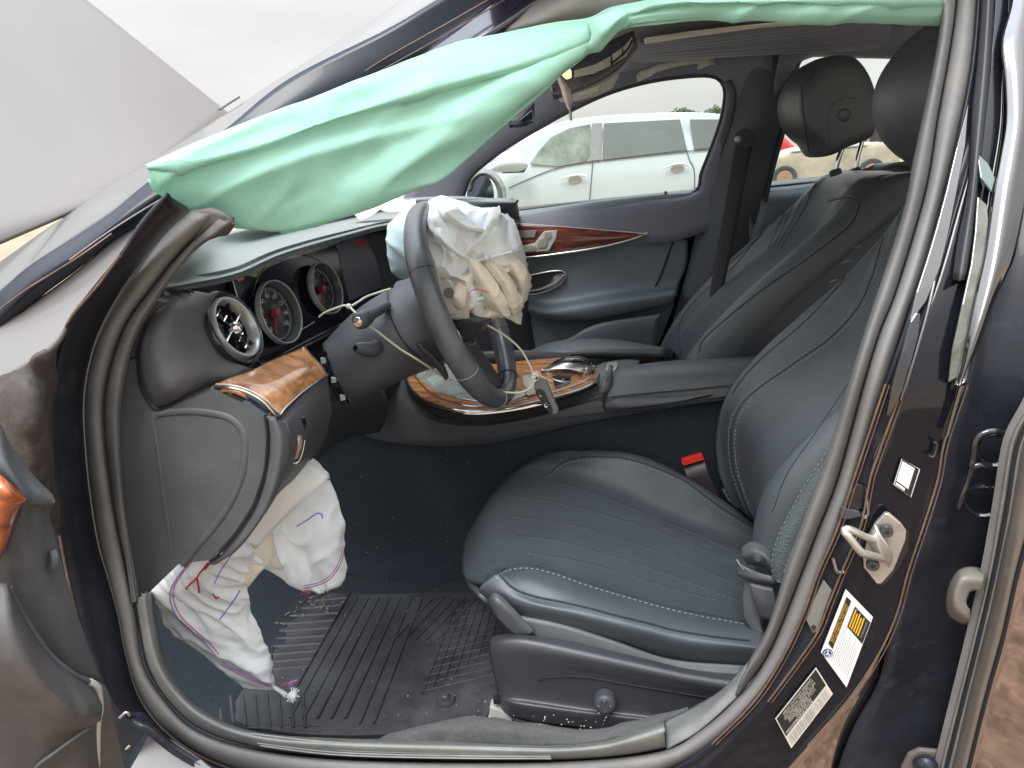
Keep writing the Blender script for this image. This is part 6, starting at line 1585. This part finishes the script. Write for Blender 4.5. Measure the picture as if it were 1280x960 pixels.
def curtain_disp(u, v, p):
    # long folds run with the bag, small ones cross it
    a = ridge(Vector((p.x * 1.6 + p.z * 2, p.y, p.z * 5 - p.x * 2.6)), 2.6, 3) - .5
    b_ = nz(Vector((p.x * 2, p.y, p.z * 9 - p.x * 5)), 2.2, 8)
    e = math.sin(math.pi * min(1, max(0, u))) ** .5
    q = Vector((p.x * .8 + p.z * .5, p.y, p.z * 2.0 - p.x * 1.0))
    vv = vor(q + Vector((nz(p, 5, 2), 0, nz(p, 5, 3))) * .06, 7, 4)[0]
    v2 = vor(q + Vector((nz(p, 9, 2), 0, nz(p, 9, 3))) * .03, 19, 8)[0]
    kn = math.exp(-((v - .57) / .10) ** 2)
    rad = (ridge(Vector((u * 3.2, v * 1.2, 2)), 1.6, 6) - .4) * kn
    dia = max(0, ridge(Vector((p.x * 1.6, p.y, (p.z - .43 * p.x) * 9 + .5 * nz(p, 4, 1))), 1.7, 11)) ** 1.8
    return (.009 * rad + .005 * a + .004 * b_ + .007 * (vv - .4) + .0025 * (v2 - .4) + .0085 * dia + .0012 * nz(p, 50, 5)) * (.4 + .6 * e)
ca = loft('curtain_airbag', [mx_(T_, F_, -.0, -.006), mx_(T_, F_, .25, .004), mx_(T_, F_, .55, .008), mx_(T_, F_, .93, .012), mx_(T_, F_, 1.0, .009), mx_(F_, B_, .03, .001), mx_(F_, B_, .10, -.001), mx_(F_, B_, .35, .004), mx_(F_, B_, .6, .006), mx_(F_, B_, .82, .003), mx_(F_, B_, .96, -.001), mx_(F_, B_, 1, -.004)],
          M['mint'], car, n=n_c, m=6, thick=.0012, disp=curtain_disp, label='mint green curtain airbag hanging along the opening')
# small flap that drops behind at the lower tip
loft('curtain_flap', [[(290, 270, .16), (330, 268, .2), (380, 262, .25), (430, 256, .28), (470, 248, .3)], [(288, 283, .17), (318, 281, .21), (355, 288, .25), (400, 280, .28), (440, 268, .3)], [(296, 287, .19), (325, 288, .22), (350, 291, .26), (380, 285, .28), (430, 271, .3)]], M['mint'], ca, n=40, m=6, thick=.001, disp=wr(5, 12, .004, .001))
loft('curtain_twist', [[(735, 28, .235), (748, 22, .225), (766, 12, .225), (780, 6, .235)], [(740, 50, .225), (756, 38, .212), (772, 26, .212), (784, 16, .225)], [(716, 82, .25), (745, 62, .232), (770, 42, .232), (790, 30, .24)]], M['mint'], ca, n=24, m=6, thick=.001, disp=wr(9, 22, .006, .002))
# driver airbag: crumpled cloth hanging out of the wheel hub
def blob(name, rows, m_, seed, amp=.010, par=swo, n=110, mm=16, label=None, fine=.003, s=16):
    return loft(name, rows, m_, par, n=n, m=mm, thick=.0012, disp=wr(seed, s, amp, fine), label=label)
blob('driver_airbag', [[(534, 262, .60), (530, 280, .58), (530, 310, .57), (535, 345, .58), (562, 372, .58), (600, 392, .6), (632, 398, .62)],
                       [(540, 252, .55), (538, 275, .47), (540, 310, .48), (548, 340, .46), (572, 368, .46), (602, 385, .48), (640, 395, .54)],
                       [(556, 250, .55), (560, 272, .475), (566, 305, .455), (575, 338, .465), (592, 358, .47), (618, 376, .45), (650, 384, .53)],
                       [(580, 256, .55), (590, 275, .48), (600, 305, .46), (606, 330, .47), (618, 348, .48), (636, 360, .47), (656, 366, .55)],
                       [(606, 259, .57), (616, 275, .49), (628, 300, .46), (634, 325, .47), (640, 338, .49), (650, 348, .52), (658, 352, .57)],
                       [(622, 262, .62), (632, 275, .58), (646, 295, .56), (654, 315, .56), (656, 330, .57), (658, 340, .59), (660, 346, .61)]], M['cloth_w'], 3, .013, label='crumpled white driver airbag, upper part', fine=.004)
blob('driver_airbag', [[(560, 345, .60), (556, 360, .58), (556, 385, .58), (575, 402, .6)],
                       [(580, 338, .50), (575, 360, .46), (574, 385, .46), (586, 400, .52)],
                       [(605, 332, .46), (602, 358, .465), (600, 385, .47), (606, 400, .48)],
                       [(632, 326, .47), (632, 350, .47), (630, 378, .47), (626, 398, .48)],
                       [(650, 322, .54), (654, 345, .50), (652, 375, .49), (640, 400, .52)],
                       [(657, 330, .62), (660, 348, .60), (658, 372, .60), (644, 400, .60)]], M['cloth_c'], 17, .015, label='crumpled cream driver airbag, lower part', n=90, fine=.005, s=20)
blob('driver_airbag', [[(498, 268, .62), (486, 285, .60), (484, 310, .6), (490, 335, .62), (500, 345, .64)], [(505, 262, .62), (496, 285, .59), (494, 312, .59), (500, 335, .61), (506, 345, .63)], [(530, 256, .62), (528, 285, .59), (526, 312, .59), (524, 335, .61), (520, 345, .63)], [(545, 258, .62), (548, 285, .60), (546, 312, .6), (540, 335, .62), (535, 345, .64)]], M['cloth_b'], 23, .008, n=40, mm=6, label='bluish airbag cloth behind the wheel rim')
def fold(name, L_, m_, seed, par=swo, hgt=.014, lab=None):
    # L_: (px, py, y, half width in px) down the crest of one hanging fold
    a = [(x - w, y + w * .25, d + hgt) for x, y, d, w in L_]
    b = [(x - w * .45, y + w * .1, d + hgt * .2) for x, y, d, w in L_]
    c = [(x, y, d) for x, y, d, w in L_]
    e = [(x + w * .55, y - w * .1, d + hgt * .35) for x, y, d, w in L_]
    f = [(x + w, y - w * .25, d + hgt * 1.1) for x, y, d, w in L_]
    return loft(name, [a, b, c, e, f], m_, par, n=50, m=8, thick=.0012, disp=lambda u, v, p: .0035 * (max(0, ridge(p, 22, seed)) ** 1.5 - .5) + .0012 * ridge(p, 60, seed))
fold('airbag_fold', [(588, 320, .46, 8), (598, 338, .44, 10), (610, 358, .435, 11), (622, 378, .44, 11), (632, 397, .455, 7)], M['cloth_c'], 2)
fold('airbag_fold', [(608, 322, .455, 9), (620, 336, .44, 10), (632, 354, .44, 10), (640, 374, .45, 9), (643, 394, .47, 6)], M['cloth_c'], 5)
fold('airbag_fold', [(630, 318, .47, 9), (641, 330, .46, 10), (650, 346, .465, 9), (654, 362, .48, 7), (652, 378, .50, 4)], M['cloth_c'], 8)
fold('airbag_fold', [(566, 338, .47, 8), (578, 350, .45, 12), (588, 366, .445, 14), (594, 382, .45, 12), (596, 398, .465, 7)], M['cloth_w'], 11)
fold('airbag_fold', [(540, 268, .50, 8), (546, 284, .46, 10), (556, 300, .45, 10), (570, 314, .45, 8), (588, 324, .46, 5)], M['cloth_w'], 14)
fold('airbag_fold', [(552, 248, .50, 8), (560, 262, .45, 11), (574, 276, .44, 12), (592, 286, .44, 11), (612, 290, .455, 6)], M['cloth_w'], 17)
fold('airbag_fold', [(618, 258, .52, 7), (616, 270, .47, 10), (610, 286, .45, 12), (598, 304, .445, 13), (580, 322, .455, 8)], M['cloth_w'], 20)
fold('airbag_fold', [(628, 268, .53, 7), (636, 282, .49, 9), (640, 298, .47, 10), (640, 312, .47, 9), (632, 324, .475, 6)], M['cloth_w'], 23)
fold('airbag_fold', [(596, 326, .455, 5), (612, 322, .44, 7), (628, 318, .44, 8), (642, 314, .45, 7), (650, 310, .47, 4)], M['cloth_w'], 26)
cf = poly('airbag_cover_card', [(533, 334, .46), (545, 333.5, .455), (556, 334, .45), (562, 344, .445), (572, 347, .44), (582, 352, .44), (586, 370, .435), (586, 398, .44), (570, 400, .45), (560, 397, .45), (551, 386, .455), (541, 366, .46), (536, 348, .46)], M['card_c'], swo, t=.0014, bev=0, label='cream flap with a round hole')
MB().lathe(W(561, 366, .442), (.25, -1, .1), [(0, .0035), (.0085, .0035), (.009, .002)], 24).build('flap_hole', mat('hole_grey', (.14, .13, .12), .7), cf)
for a, b, s_ in ((545, 349, '2NE 30B L'), (568, 393, '0 0')):
    text('printed_mark', s_, W(a, b, .444) + Vector((0, -.004, 0)), (1, .05, .04), (0, -.1, 1), .008, M['ink_grey'], cf)
tube('seam_thread', [(585, 368, .395), (592, 362, .39), (602, 363, .385), (612, 366, .385)], .0006, M['thread_r'], swo, n=20)
loft('hub_edge', [[(566, 398, .46), (580, 392, .45), (600, 396, .45), (615, 398, .47)], [(572, 410, .45), (585, 404, .44), (602, 402, .44), (614, 400, .47)], [(576, 430, .46), (590, 424, .46), (604, 414, .47), (612, 404, .5)]], M['plastic_dark'], swo, n=20, m=5, thick=.006)
# passenger airbag lying on the dash
blob('passenger_airbag', [[(446, 266, .95), (460, 256, .97), (476, 251, .98), (494, 249, 1.0), (520, 250, 1.05)], [(444, 270, .88), (460, 261, .88), (478, 257, .88), (498, 255, .9), (520, 258, .95)], [(450, 274, .84), (462, 268, .84), (480, 266, .84), (500, 266, .86), (520, 270, .9)]], M['cloth_c'], 31, .010, par=car, n=50, mm=6, label='crumpled airbag cloth on top of the dashboard')
# knee airbag in the footwell
KL = [(262, 698, .13), (235, 699, .15), (214, 706, .16), (199, 724, .16), (192, 745, .16), (199, 770, .17), (216, 790, .18), (240, 808, .19), (262, 826, .20), (290, 847, .21), (320, 861, .22), (345, 867, .23), (357, 871, .235)]
KR = [(300, 676, .18), (318, 690, .19), (331, 706, .20), (322, 722, .205), (309, 738, .21), (312, 755, .215), (320, 775, .22), (327, 800, .225), (334, 822, .23), (341, 842, .235), (349, 856, .24), (356, 863, .24), (361, 869, .24)]
def kmix(k, b): 
    a, c = spl(KL, 80), spl(KR, 80)
    return [(a[i].lerp(c[i], k) + (CAM - a[i]).normalized() * b * min(1, (a[i] - c[i]).length / .04)) for i in range(80)]
def kdisp(u, v, p):
    q = Vector((p.x * 2.2 + p.z * 1.4, p.y, p.z * .6))
    return .011 * (max(0, ridge(q, 7, 4)) ** 1.4 - .5) + .016 * (vor(q, 7, 3)[0] - .4) + .006 * (max(0, ridge(q, 17, 3)) ** 1.5 - .5) + .0015 * ridge(p, 50, 2)
ka = loft('knee_airbag', [kmix(0, -.004), kmix(.12, .008), kmix(.35, .022), kmix(.6, .024), kmix(.85, .012), kmix(1, -.006)], M['cloth_w'], car, n=110, m=12, thick=.0012, disp=kdisp, label='white knee airbag hanging from under the dashboard, left lobe')
K2a = [(372, 578, .33), (386, 573, .34), (400, 580, .34), (412, 598, .34), (420, 620, .34), (427, 650, .34), (431, 685, .335), (431, 710, .33), (424, 730, .325), (412, 740, .32)]
K2b = [(330, 640, .24), (312, 668, .235), (305, 690, .235), (318, 704, .24), (333, 712, .245), (350, 722, .26), (366, 732, .275), (380, 738, .29), (394, 741, .30), (404, 741, .31)]
def k2(k, b):
    a, c = spl(K2a, 60), spl(K2b, 60)
    return [(a[i].lerp(c[i], k) + (CAM - a[i]).normalized() * b * min(1, (a[i] - c[i]).length / .04)) for i in range(60)]
kb2 = loft('knee_airbag', [k2(0, -.006), k2(.15, .008), k2(.4, .012), k2(.6, -.002), k2(.85, .008), k2(1, -.002)], M['cloth_w'], car, n=60, m=8, thick=.0012, disp=lambda u, v, p: .020 * (vor(Vector((p.x + p.z * 1.2, p.y, p.z - p.x)), 7, 12)[0] - .4) + .008 * (max(0, ridge(Vector((p.x + p.z, p.y, p.z - p.x)), 15, 3)) ** 1.5 - .5), label='white knee airbag hanging from under the dashboard, right lobe')
loft('airbag_card', [[(384, 572, .28), (364, 590, .25), (350, 606, .225), (338, 626, .21), (328, 645, .20), (312, 662, .19), (301, 678, .185)], [(410, 597, .265), (395, 612, .252), (376, 629, .236), (358, 646, .222), (345, 659, .212), (332, 673, .203), (320, 685, .195)]], M['card'], kb2, n=24, m=4, thick=.0016, label='smooth white card strip on the airbag')
# fill between lobes
loft('airbag_neck', [[(262, 698, .15), (280, 692, .16), (300, 680, .175), (318, 668, .2), (340, 650, .22)], [(290, 712, .185), (305, 704, .19), (318, 698, .195), (330, 694, .21), (345, 690, .24)], [(310, 735, .2), (320, 722, .2), (328, 712, .205), (335, 706, .22), (352, 712, .25)]], M['cloth_c'], kb2, n=30, m=7, thick=.001, disp=wr(41, 18, .006, .002))
# sewn threads of the airbag
bpy.context.view_layer.update()
def thr(ob, path, m_, r=.0007, nn=80, name='seam_thread'):
    q = proj(path, ob, nn, .0008)
    if len(q) > 4: tube(name, q, r, m_, ob)
P1 = [(236, 704, .15), (224, 718, .15), (214, 735, .16), (213, 752, .16), (222, 772, .17), (240, 790, .18), (258, 806, .19), (270, 820, .19)]
thr(ka, P1, M['thread_v'])
thr(ka, [(a + 4, b - 2, c) for a, b, c in P1], M['thread_p'])
P2 = [(276, 830, .2), (290, 838, .2), (305, 845, .21), (320, 852, .21), (336, 858, .22)]
thr(ka, P2, M['thread_p'])
thr(ka, [(a + 1, b - 3, c) for a, b, c in P2], M['thread_v'])
thr(ka, [(296, 685, .17), (285, 700, .18), (275, 715, .18), (268, 730, .18)], M['thread_v'])
thr(ka, [(274, 775, .19), (284, 762, .19), (294, 748, .19), (300, 738, .2)], M['thread_v'], .0010)
for pth in ([(260, 704, .17), (250, 716, .17), (246, 722, .17), (238, 730, .17), (232, 736, .17)], [(246, 722, .17), (248, 732, .17), (249, 741, .17)], [(266, 700, .17), (260, 707, .17), (256, 712, .17)]):
    thr(ka, pth, M['thread_r'], .0014)
thr(ka, [(266, 742, .19), (270, 748, .19), (274, 746, .19)], M['thread_r'], .0012)
thr(kb2, [(380, 735, .3), (396, 732, .3), (412, 724, .31), (424, 708, .32), (430, 690, .33)], M['thread_r'])
thr(kb2, [(380, 732, .3), (396, 729, .3), (412, 720, .31), (423, 704, .32), (428, 688, .33)], M['thread_v'])
thr(kb2, [(371, 658, .28), (384, 650, .29), (396, 642, .3), (402, 643, .3), (403, 648, .3)], M['thread_v'], .0010)
thr(kb2, [(398, 590, .33), (408, 597, .33), (412, 600, .33), (404, 595, .33)], M['thread_v'], .0010)
def tuft(name, c, r, m_, par, n=26, seed=1, ln=1.0):
    rr = random.Random(seed)
    mb = MB()
    for k in range(n):
        d = Vector((rr.uniform(-1, 1), rr.uniform(-1, .6), rr.uniform(-1, 1))).normalized()
        e = Vector((rr.uniform(-1, 1), rr.uniform(-1, 1), rr.uniform(-1, 1))) * .4
        mb.tube([c, c + d * r * .5, c + (d + e) * r * ln], r * .10, n=6, ns=4)
    return mb.build(name, m_, par, kind='stuff')
tuft('frayed_end', W(366, 869, .235), .010, M['cloth_w'], ka, 40, 2)
MB().lathe(W(366, 869, .236), (.3, -1, .2), [(0, .008), (.005, .007), (.008, .001), (.005, -.005)], 12).build('knot', M['cloth_w'], ka)
tube('loose_thread', [(352, 857, .225), (358, 854, .222), (364, 853, .22), (371, 850, .22), (367, 852, .219), (361, 856, .22)], .0012, M['thread_p'], ka, n=24)
tuft('loose_thread', W(365, 853, .222), .006, M['thread_v'], ka, 8, 5)
tuft('loose_thread', W(383, 740, .29), .007, M['thread_p'], kb2, 14, 6)

# ---- key on its cord
ky = thing('car_key', 'black and silver car key hanging below the steering wheel on a cream cord', 'key', tuple(W(683, 500, .50)))
kb_ = [(668, 474, .505), (672, 472, .505), (682, 475, .505), (684, 479, .505), (698, 512, .505), (697, 517, .505), (691, 518, .505), (686, 516, .505), (668, 488, .505)]
body = poly('key_body', kb_, mat('key_grey', (.16, .165, .17), .3, metal=.3), ky, t=.010, bev=.002)
poly('button_face', [(669, 488, .500), (675, 487, .500), (680, 490, .500), (691, 514, .500), (690, 517, .500), (685, 515, .500), (670, 493, .500)], M['ink'], body, t=.004, bev=.0008)
kc_ = W(682.5, 506, .4965)
mb = MB()
mb.lathe(kc_, (.1, -1, .1), [(.0036, .0004), (.0042, .0007), (.0047, .0002)], 24)
for k in range(3):
    a = k * 2.094 + 1.2
    mb.tube([kc_ + Vector((0, -.0005, 0)), kc_ + Vector((math.cos(a) * .0040, -.0005, math.sin(a) * .0040))], .0005, ns=5)
mb.build('key_emblem', M['chrome'], body)
tube('key_mark', [(674, 494, .4985), (677, 496, .4985)], .0006, M['white_print'], body, n=4)
tube('key_ring', [(664, 474, .50), (662, 470, .50), (665, 467, .50), (671, 468, .50), (674, 472, .50), (670, 476, .50)], .0012, M['chrome'], ky, n=30, closed=True)
cd_ = tube('key_cord', [(399, 396, .47), (406, 391, .46), (418, 386, .44), (430, 382, .43), (437, 384, .42), (446, 393, .36), (456, 404, .335), (470, 413, .36), (484, 424, .375), (500, 436, .385), (516, 446, .39), (532, 456, .41), (550, 468, .45), (575, 480, .50), (600, 486, .50), (622, 489, .49), (642, 491, .49), (655, 489, .495), (664, 483, .498), (668, 473, .50), (662, 456, .50), (650, 436, .50), (632, 420, .49), (612, 408, .48), (600, 402, .48)], .0019, M['cord'], None, n=200)
tag(cd_, 'thin cream cord looped from the stalk past the steering wheel to the key', 'cord')
c2_ = tube('branch', [(437, 384, .42), (447, 378, .43), (458, 371, .44), (472, 366, .46), (488, 361, .48)], .0019, M['cord'], cd_, n=30)
MB().lathe(W(436, 383, .42), (.2, -1, .1), [(0, .004), (.0035, .003), (.005, 0), (.0035, -.003), (0, -.004)], 14).build('knot', M['cord'], cd_)
MB().lathe(W(667, 472, .50), (.2, -1, .1), [(0, .003), (.003, .002), (.004, 0), (.003, -.002), (0, -.003)], 14).build('knot', M['cord'], cd_)

# ---- floor mat
fm = thing('floor_mat', 'black ribbed rubber floor mat with a round stud, dusty and scuffed', 'floor mat', (-.5, .45, .153))
zm = .155
MO = [W(a, b, z=zm) for a, b in ((240, 860), (275, 893), (340, 912), (420, 919), (505, 916), (575, 905), (612, 893), (625, 860), (640, 800), (640, 745), (560, 741), (430, 742), (340, 730), (300, 760))]
MO = [Vector((p.x, p.y, zm)) for p in MO]
fb = poly('mat_base', MO, M['mat_rubber'], fm, t=.006, bev=.002, smooth=60)
def rib(a, b, r=.004, h=.003, nm=None, par=None, z=zm):
    pa, pb = W(*a, z=z), W(*b, z=z)
    mb.tube([pa, pb], h, n=6, ns=8, nrm=Vector((0, 0, 1)), r2=r)
def single(name, a, b, r, h, n=6, wob=0):
    pa, pb = W(*a, z=zm), W(*b, z=zm)
    pts_ = [pa.lerp(pb, t / 4) + Vector((wob * math.sin(t * 2.1 + a[0]), wob * math.cos(t * 1.7), 0)) for t in range(5)]
    return MB().tube(pts_, h, n=10, ns=8, nrm=Vector((0, 0, 1)), r2=r).build(name, M['mat_rubber'], fb)
# long ribs across the foot area
for k in range(12):
    x0 = 446 + k * 13.5
    lenf = 1 if k > 7 else .98
    single('rib', (x0, 748 + (k % 2)), (x0 - 84 + k * 4 if k < 7 else x0 - 48, 898 if k < 5 else (905 if k < 7 else 800)), .0035, .0032)
# heel-rest grooves, upper left
for k in range(10):
    y = 748 + k * 9.5
    xr = 436 - k * 5.2
    xl = 345 - k * 1 + max(0, 4 - k) * 10
    single('cross_rib', (xl, y + 3), (xr, y - 2), .0052, .0026)
single('rib', (438, 742), (372, 858), .002, .0045)
single('rib', (345, 755), (338, 850), .002, .003)
for k in range(3): single('rib', (352 + k * 10, 768 - k * 2), (382 + k * 12, 742), .003, .004)
# mesh field on the right
mb = MB()
for k in range(7):
    rib((572 + k * 9, 752), (528 + k * 14, 868 - k * 9), .0016, .0022)
for k in range(11):
    rib((566 - k * 4, 765 + k * 10), (632 - k, 752 + k * 9), .0014, .0020)
mb.build('grid_rib', M['mat_rubber'], fb, kind='stuff')
# ribs at the near left corner
for k in range(9):
    single('rib', (258 + k * 15, 872 - k * 1), (262 + k * 15, 898 + min(k, 4) * 3), .0035, .0028)
for k in range(2): single('rib', (310, 903 + k * 6), (400, 908 + k * 6), .002, .002)
sc_ = W(557, 874, z=zm + .004)
MB().lathe(sc_, (0, 0, 1), [(0, .012), (.006, .012), (.009, .009), (.009, .003), (.013, .002), (.0165, .004), (.018, .002), (.019, -.004)], 32).build('fixing_stud', M['plastic_dark'], fm)
# dirt and leaf scraps on the mat
mb = MB()
rr = random.Random(21)
for cx, cy, n_, s_ in ((398, 756, 26, 14), (345, 778, 10, 5), (330, 748, 14, 8), (366, 768, 8, 10)):
    for _ in range(n_):
        p = W(cx + rr.gauss(0, s_), cy + rr.gauss(0, s_ * .5), z=zm + .006)
        d = Vector((rr.uniform(-1, 1), rr.uniform(-1, 1), rr.uniform(-.2, .2))).normalized() * rr.uniform(.002, .007)
        mb.box(p, d, Vector((-d.y, d.x, 0)) * .18, Vector((0, 0, .0006)))
mb.build('dirt_scraps', mat('straw_scraps', (.28, .22, .14), .8, var=(60, .4)), None, kind='stuff', smooth=False)
# ---- near front door, open, cut by the left edge
fdr = loft('front_door', [[(-60, 470, -.16), (-30, 500, -.16), (0, 530, -.165), (10, 552, -.165), (27, 575, -.165), (45, 597, -.165), (67, 619, -.165)],
                    [(-70, 520, -.20), (-35, 545, -.20), (0, 560, -.20), (18, 582, -.195), (33, 600, -.19), (50, 614, -.185), (69, 626, -.175)],
                    [(-70, 570, -.21), (-35, 575, -.21), (5, 592, -.21), (30, 617, -.205), (40, 627, -.195), (54, 632, -.185), (66, 632, -.175)],
                    [(-70, 620, -.2), (-30, 625, -.2), (10, 640, -.2), (28, 640, -.2), (38, 640, -.19), (52, 640, -.18), (62, 642, -.165)],
                    [(-70, 700, -.19), (-30, 700, -.195), (8, 700, -.20), (20, 690, -.195), (35, 690, -.19), (55, 690, -.175), (74, 690, -.155)],
                    [(-70, 760, -.19), (-30, 760, -.19), (8, 755, -.19), (28, 765, -.185), (50, 765, -.18), (78, 765, -.165), (96, 765, -.145)],
                    [(-70, 820, -.19), (-30, 820, -.19), (20, 815, -.18), (55, 825, -.172), (85, 840, -.165), (108, 850, -.15), (128, 852, -.135)]], M['plastic'], car, n=50, m=7, thick=.008, label='inner panel of the near front door, swung open')
loft('door_wood_trim', [[(-60, 560, -.205), (-20, 580, -.21), (0, 592, -.215), (16, 606, -.215), (30, 619, -.21)], [(-60, 580, -.22), (-20, 600, -.225), (0, 612, -.228), (14, 620, -.226), (32, 626, -.215)], [(-60, 640, -.22), (-20, 640, -.225), (0, 645, -.226), (10, 645, -.222), (22, 640, -.212)], [(-60, 700, -.21), (-30, 705, -.212), (-6, 706, -.212), (0, 700, -.21), (6, 690, -.206)]], M['wood_orange'], fdr, n=30, m=6, thick=.004)
MB().lathe(W(64, 702, -.172), (-.45, -.85, .2), [(0, .0), (.0085, .0005), (.0105, .002), (.0125, .0), (.013, -.003)], 30, sx=.6).build('screw_cover', M['plastic'], fdr)
dl = loft('door_pocket', [[(-60, 720, -.21), (0, 728, -.215), (14, 735, -.21), (30, 770, -.20), (60, 815, -.19), (90, 840, -.18), (112, 852, -.165), (124, 862, -.15)],
                    [(-60, 780, -.24), (0, 790, -.24), (30, 810, -.235), (60, 850, -.225), (90, 875, -.212), (112, 882, -.20), (122, 886, -.18), (128, 884, -.16)],
                    [(-60, 840, -.245), (0, 840, -.245), (30, 855, -.24), (60, 880, -.23), (85, 898, -.22), (105, 908, -.205), (116, 905, -.185), (126, 900, -.16)],
                    [(-60, 900, -.225), (0, 895, -.225), (30, 905, -.22), (55, 930, -.21), (80, 925, -.20), (100, 918, -.19), (112, 914, -.175), (124, 912, -.155)],
                    [(-60, 1010, -.20), (0, 1000, -.20), (30, 1000, -.195), (55, 1000, -.19), (80, 1000, -.185), (100, 1000, -.18), (118, 1000, -.17), (128, 1000, -.15)]], mat('dusty_door_plastic', (.07, .067, .071), .45, bump=('v', 900, .25, .0004), dust=(6, .45, (.26, .2, .17), .35)), fdr, n=50, m=6, thick=.008)
tube('pocket_edge', [(12, 735, -.212), (30, 770, -.202), (60, 815, -.192), (90, 841, -.182), (112, 853, -.168), (122, 862, -.158), (125, 885, -.16), (112, 908, -.185)], .0025, M['plastic'], dl, n=50)
loft('door_edge_panel', [[(100, 840, -.15), (120, 850, -.14), (134, 862, -.13), (142, 890, -.125), (152, 930, -.12), (165, 990, -.115)], [(112, 855, -.165), (121, 860, -.16), (124, 870, -.155), (125, 895, -.155), (124, 930, -.15), (124, 990, -.15)]], mat('dusty_door_edge', (.10, .088, .085), .45, dust=(8, .45, (.26, .2, .17), .4)), fdr, n=30, m=6, thick=.006)
tube('edge_highlight', [(112, 852, -.168), (121, 858, -.162), (124, 870, -.158), (125, 890, -.158), (122, 905, -.158), (121, 960, -.155), (122, 1000, -.15)], .0035, M['silver_pl'], fdr, n=40)
tube('pocket_seam', [(112, 909, -.192), (90, 925, -.2), (70, 940, -.205), (45, 960, -.21), (35, 990, -.2)], .002, M['plastic'], dl, n=20)
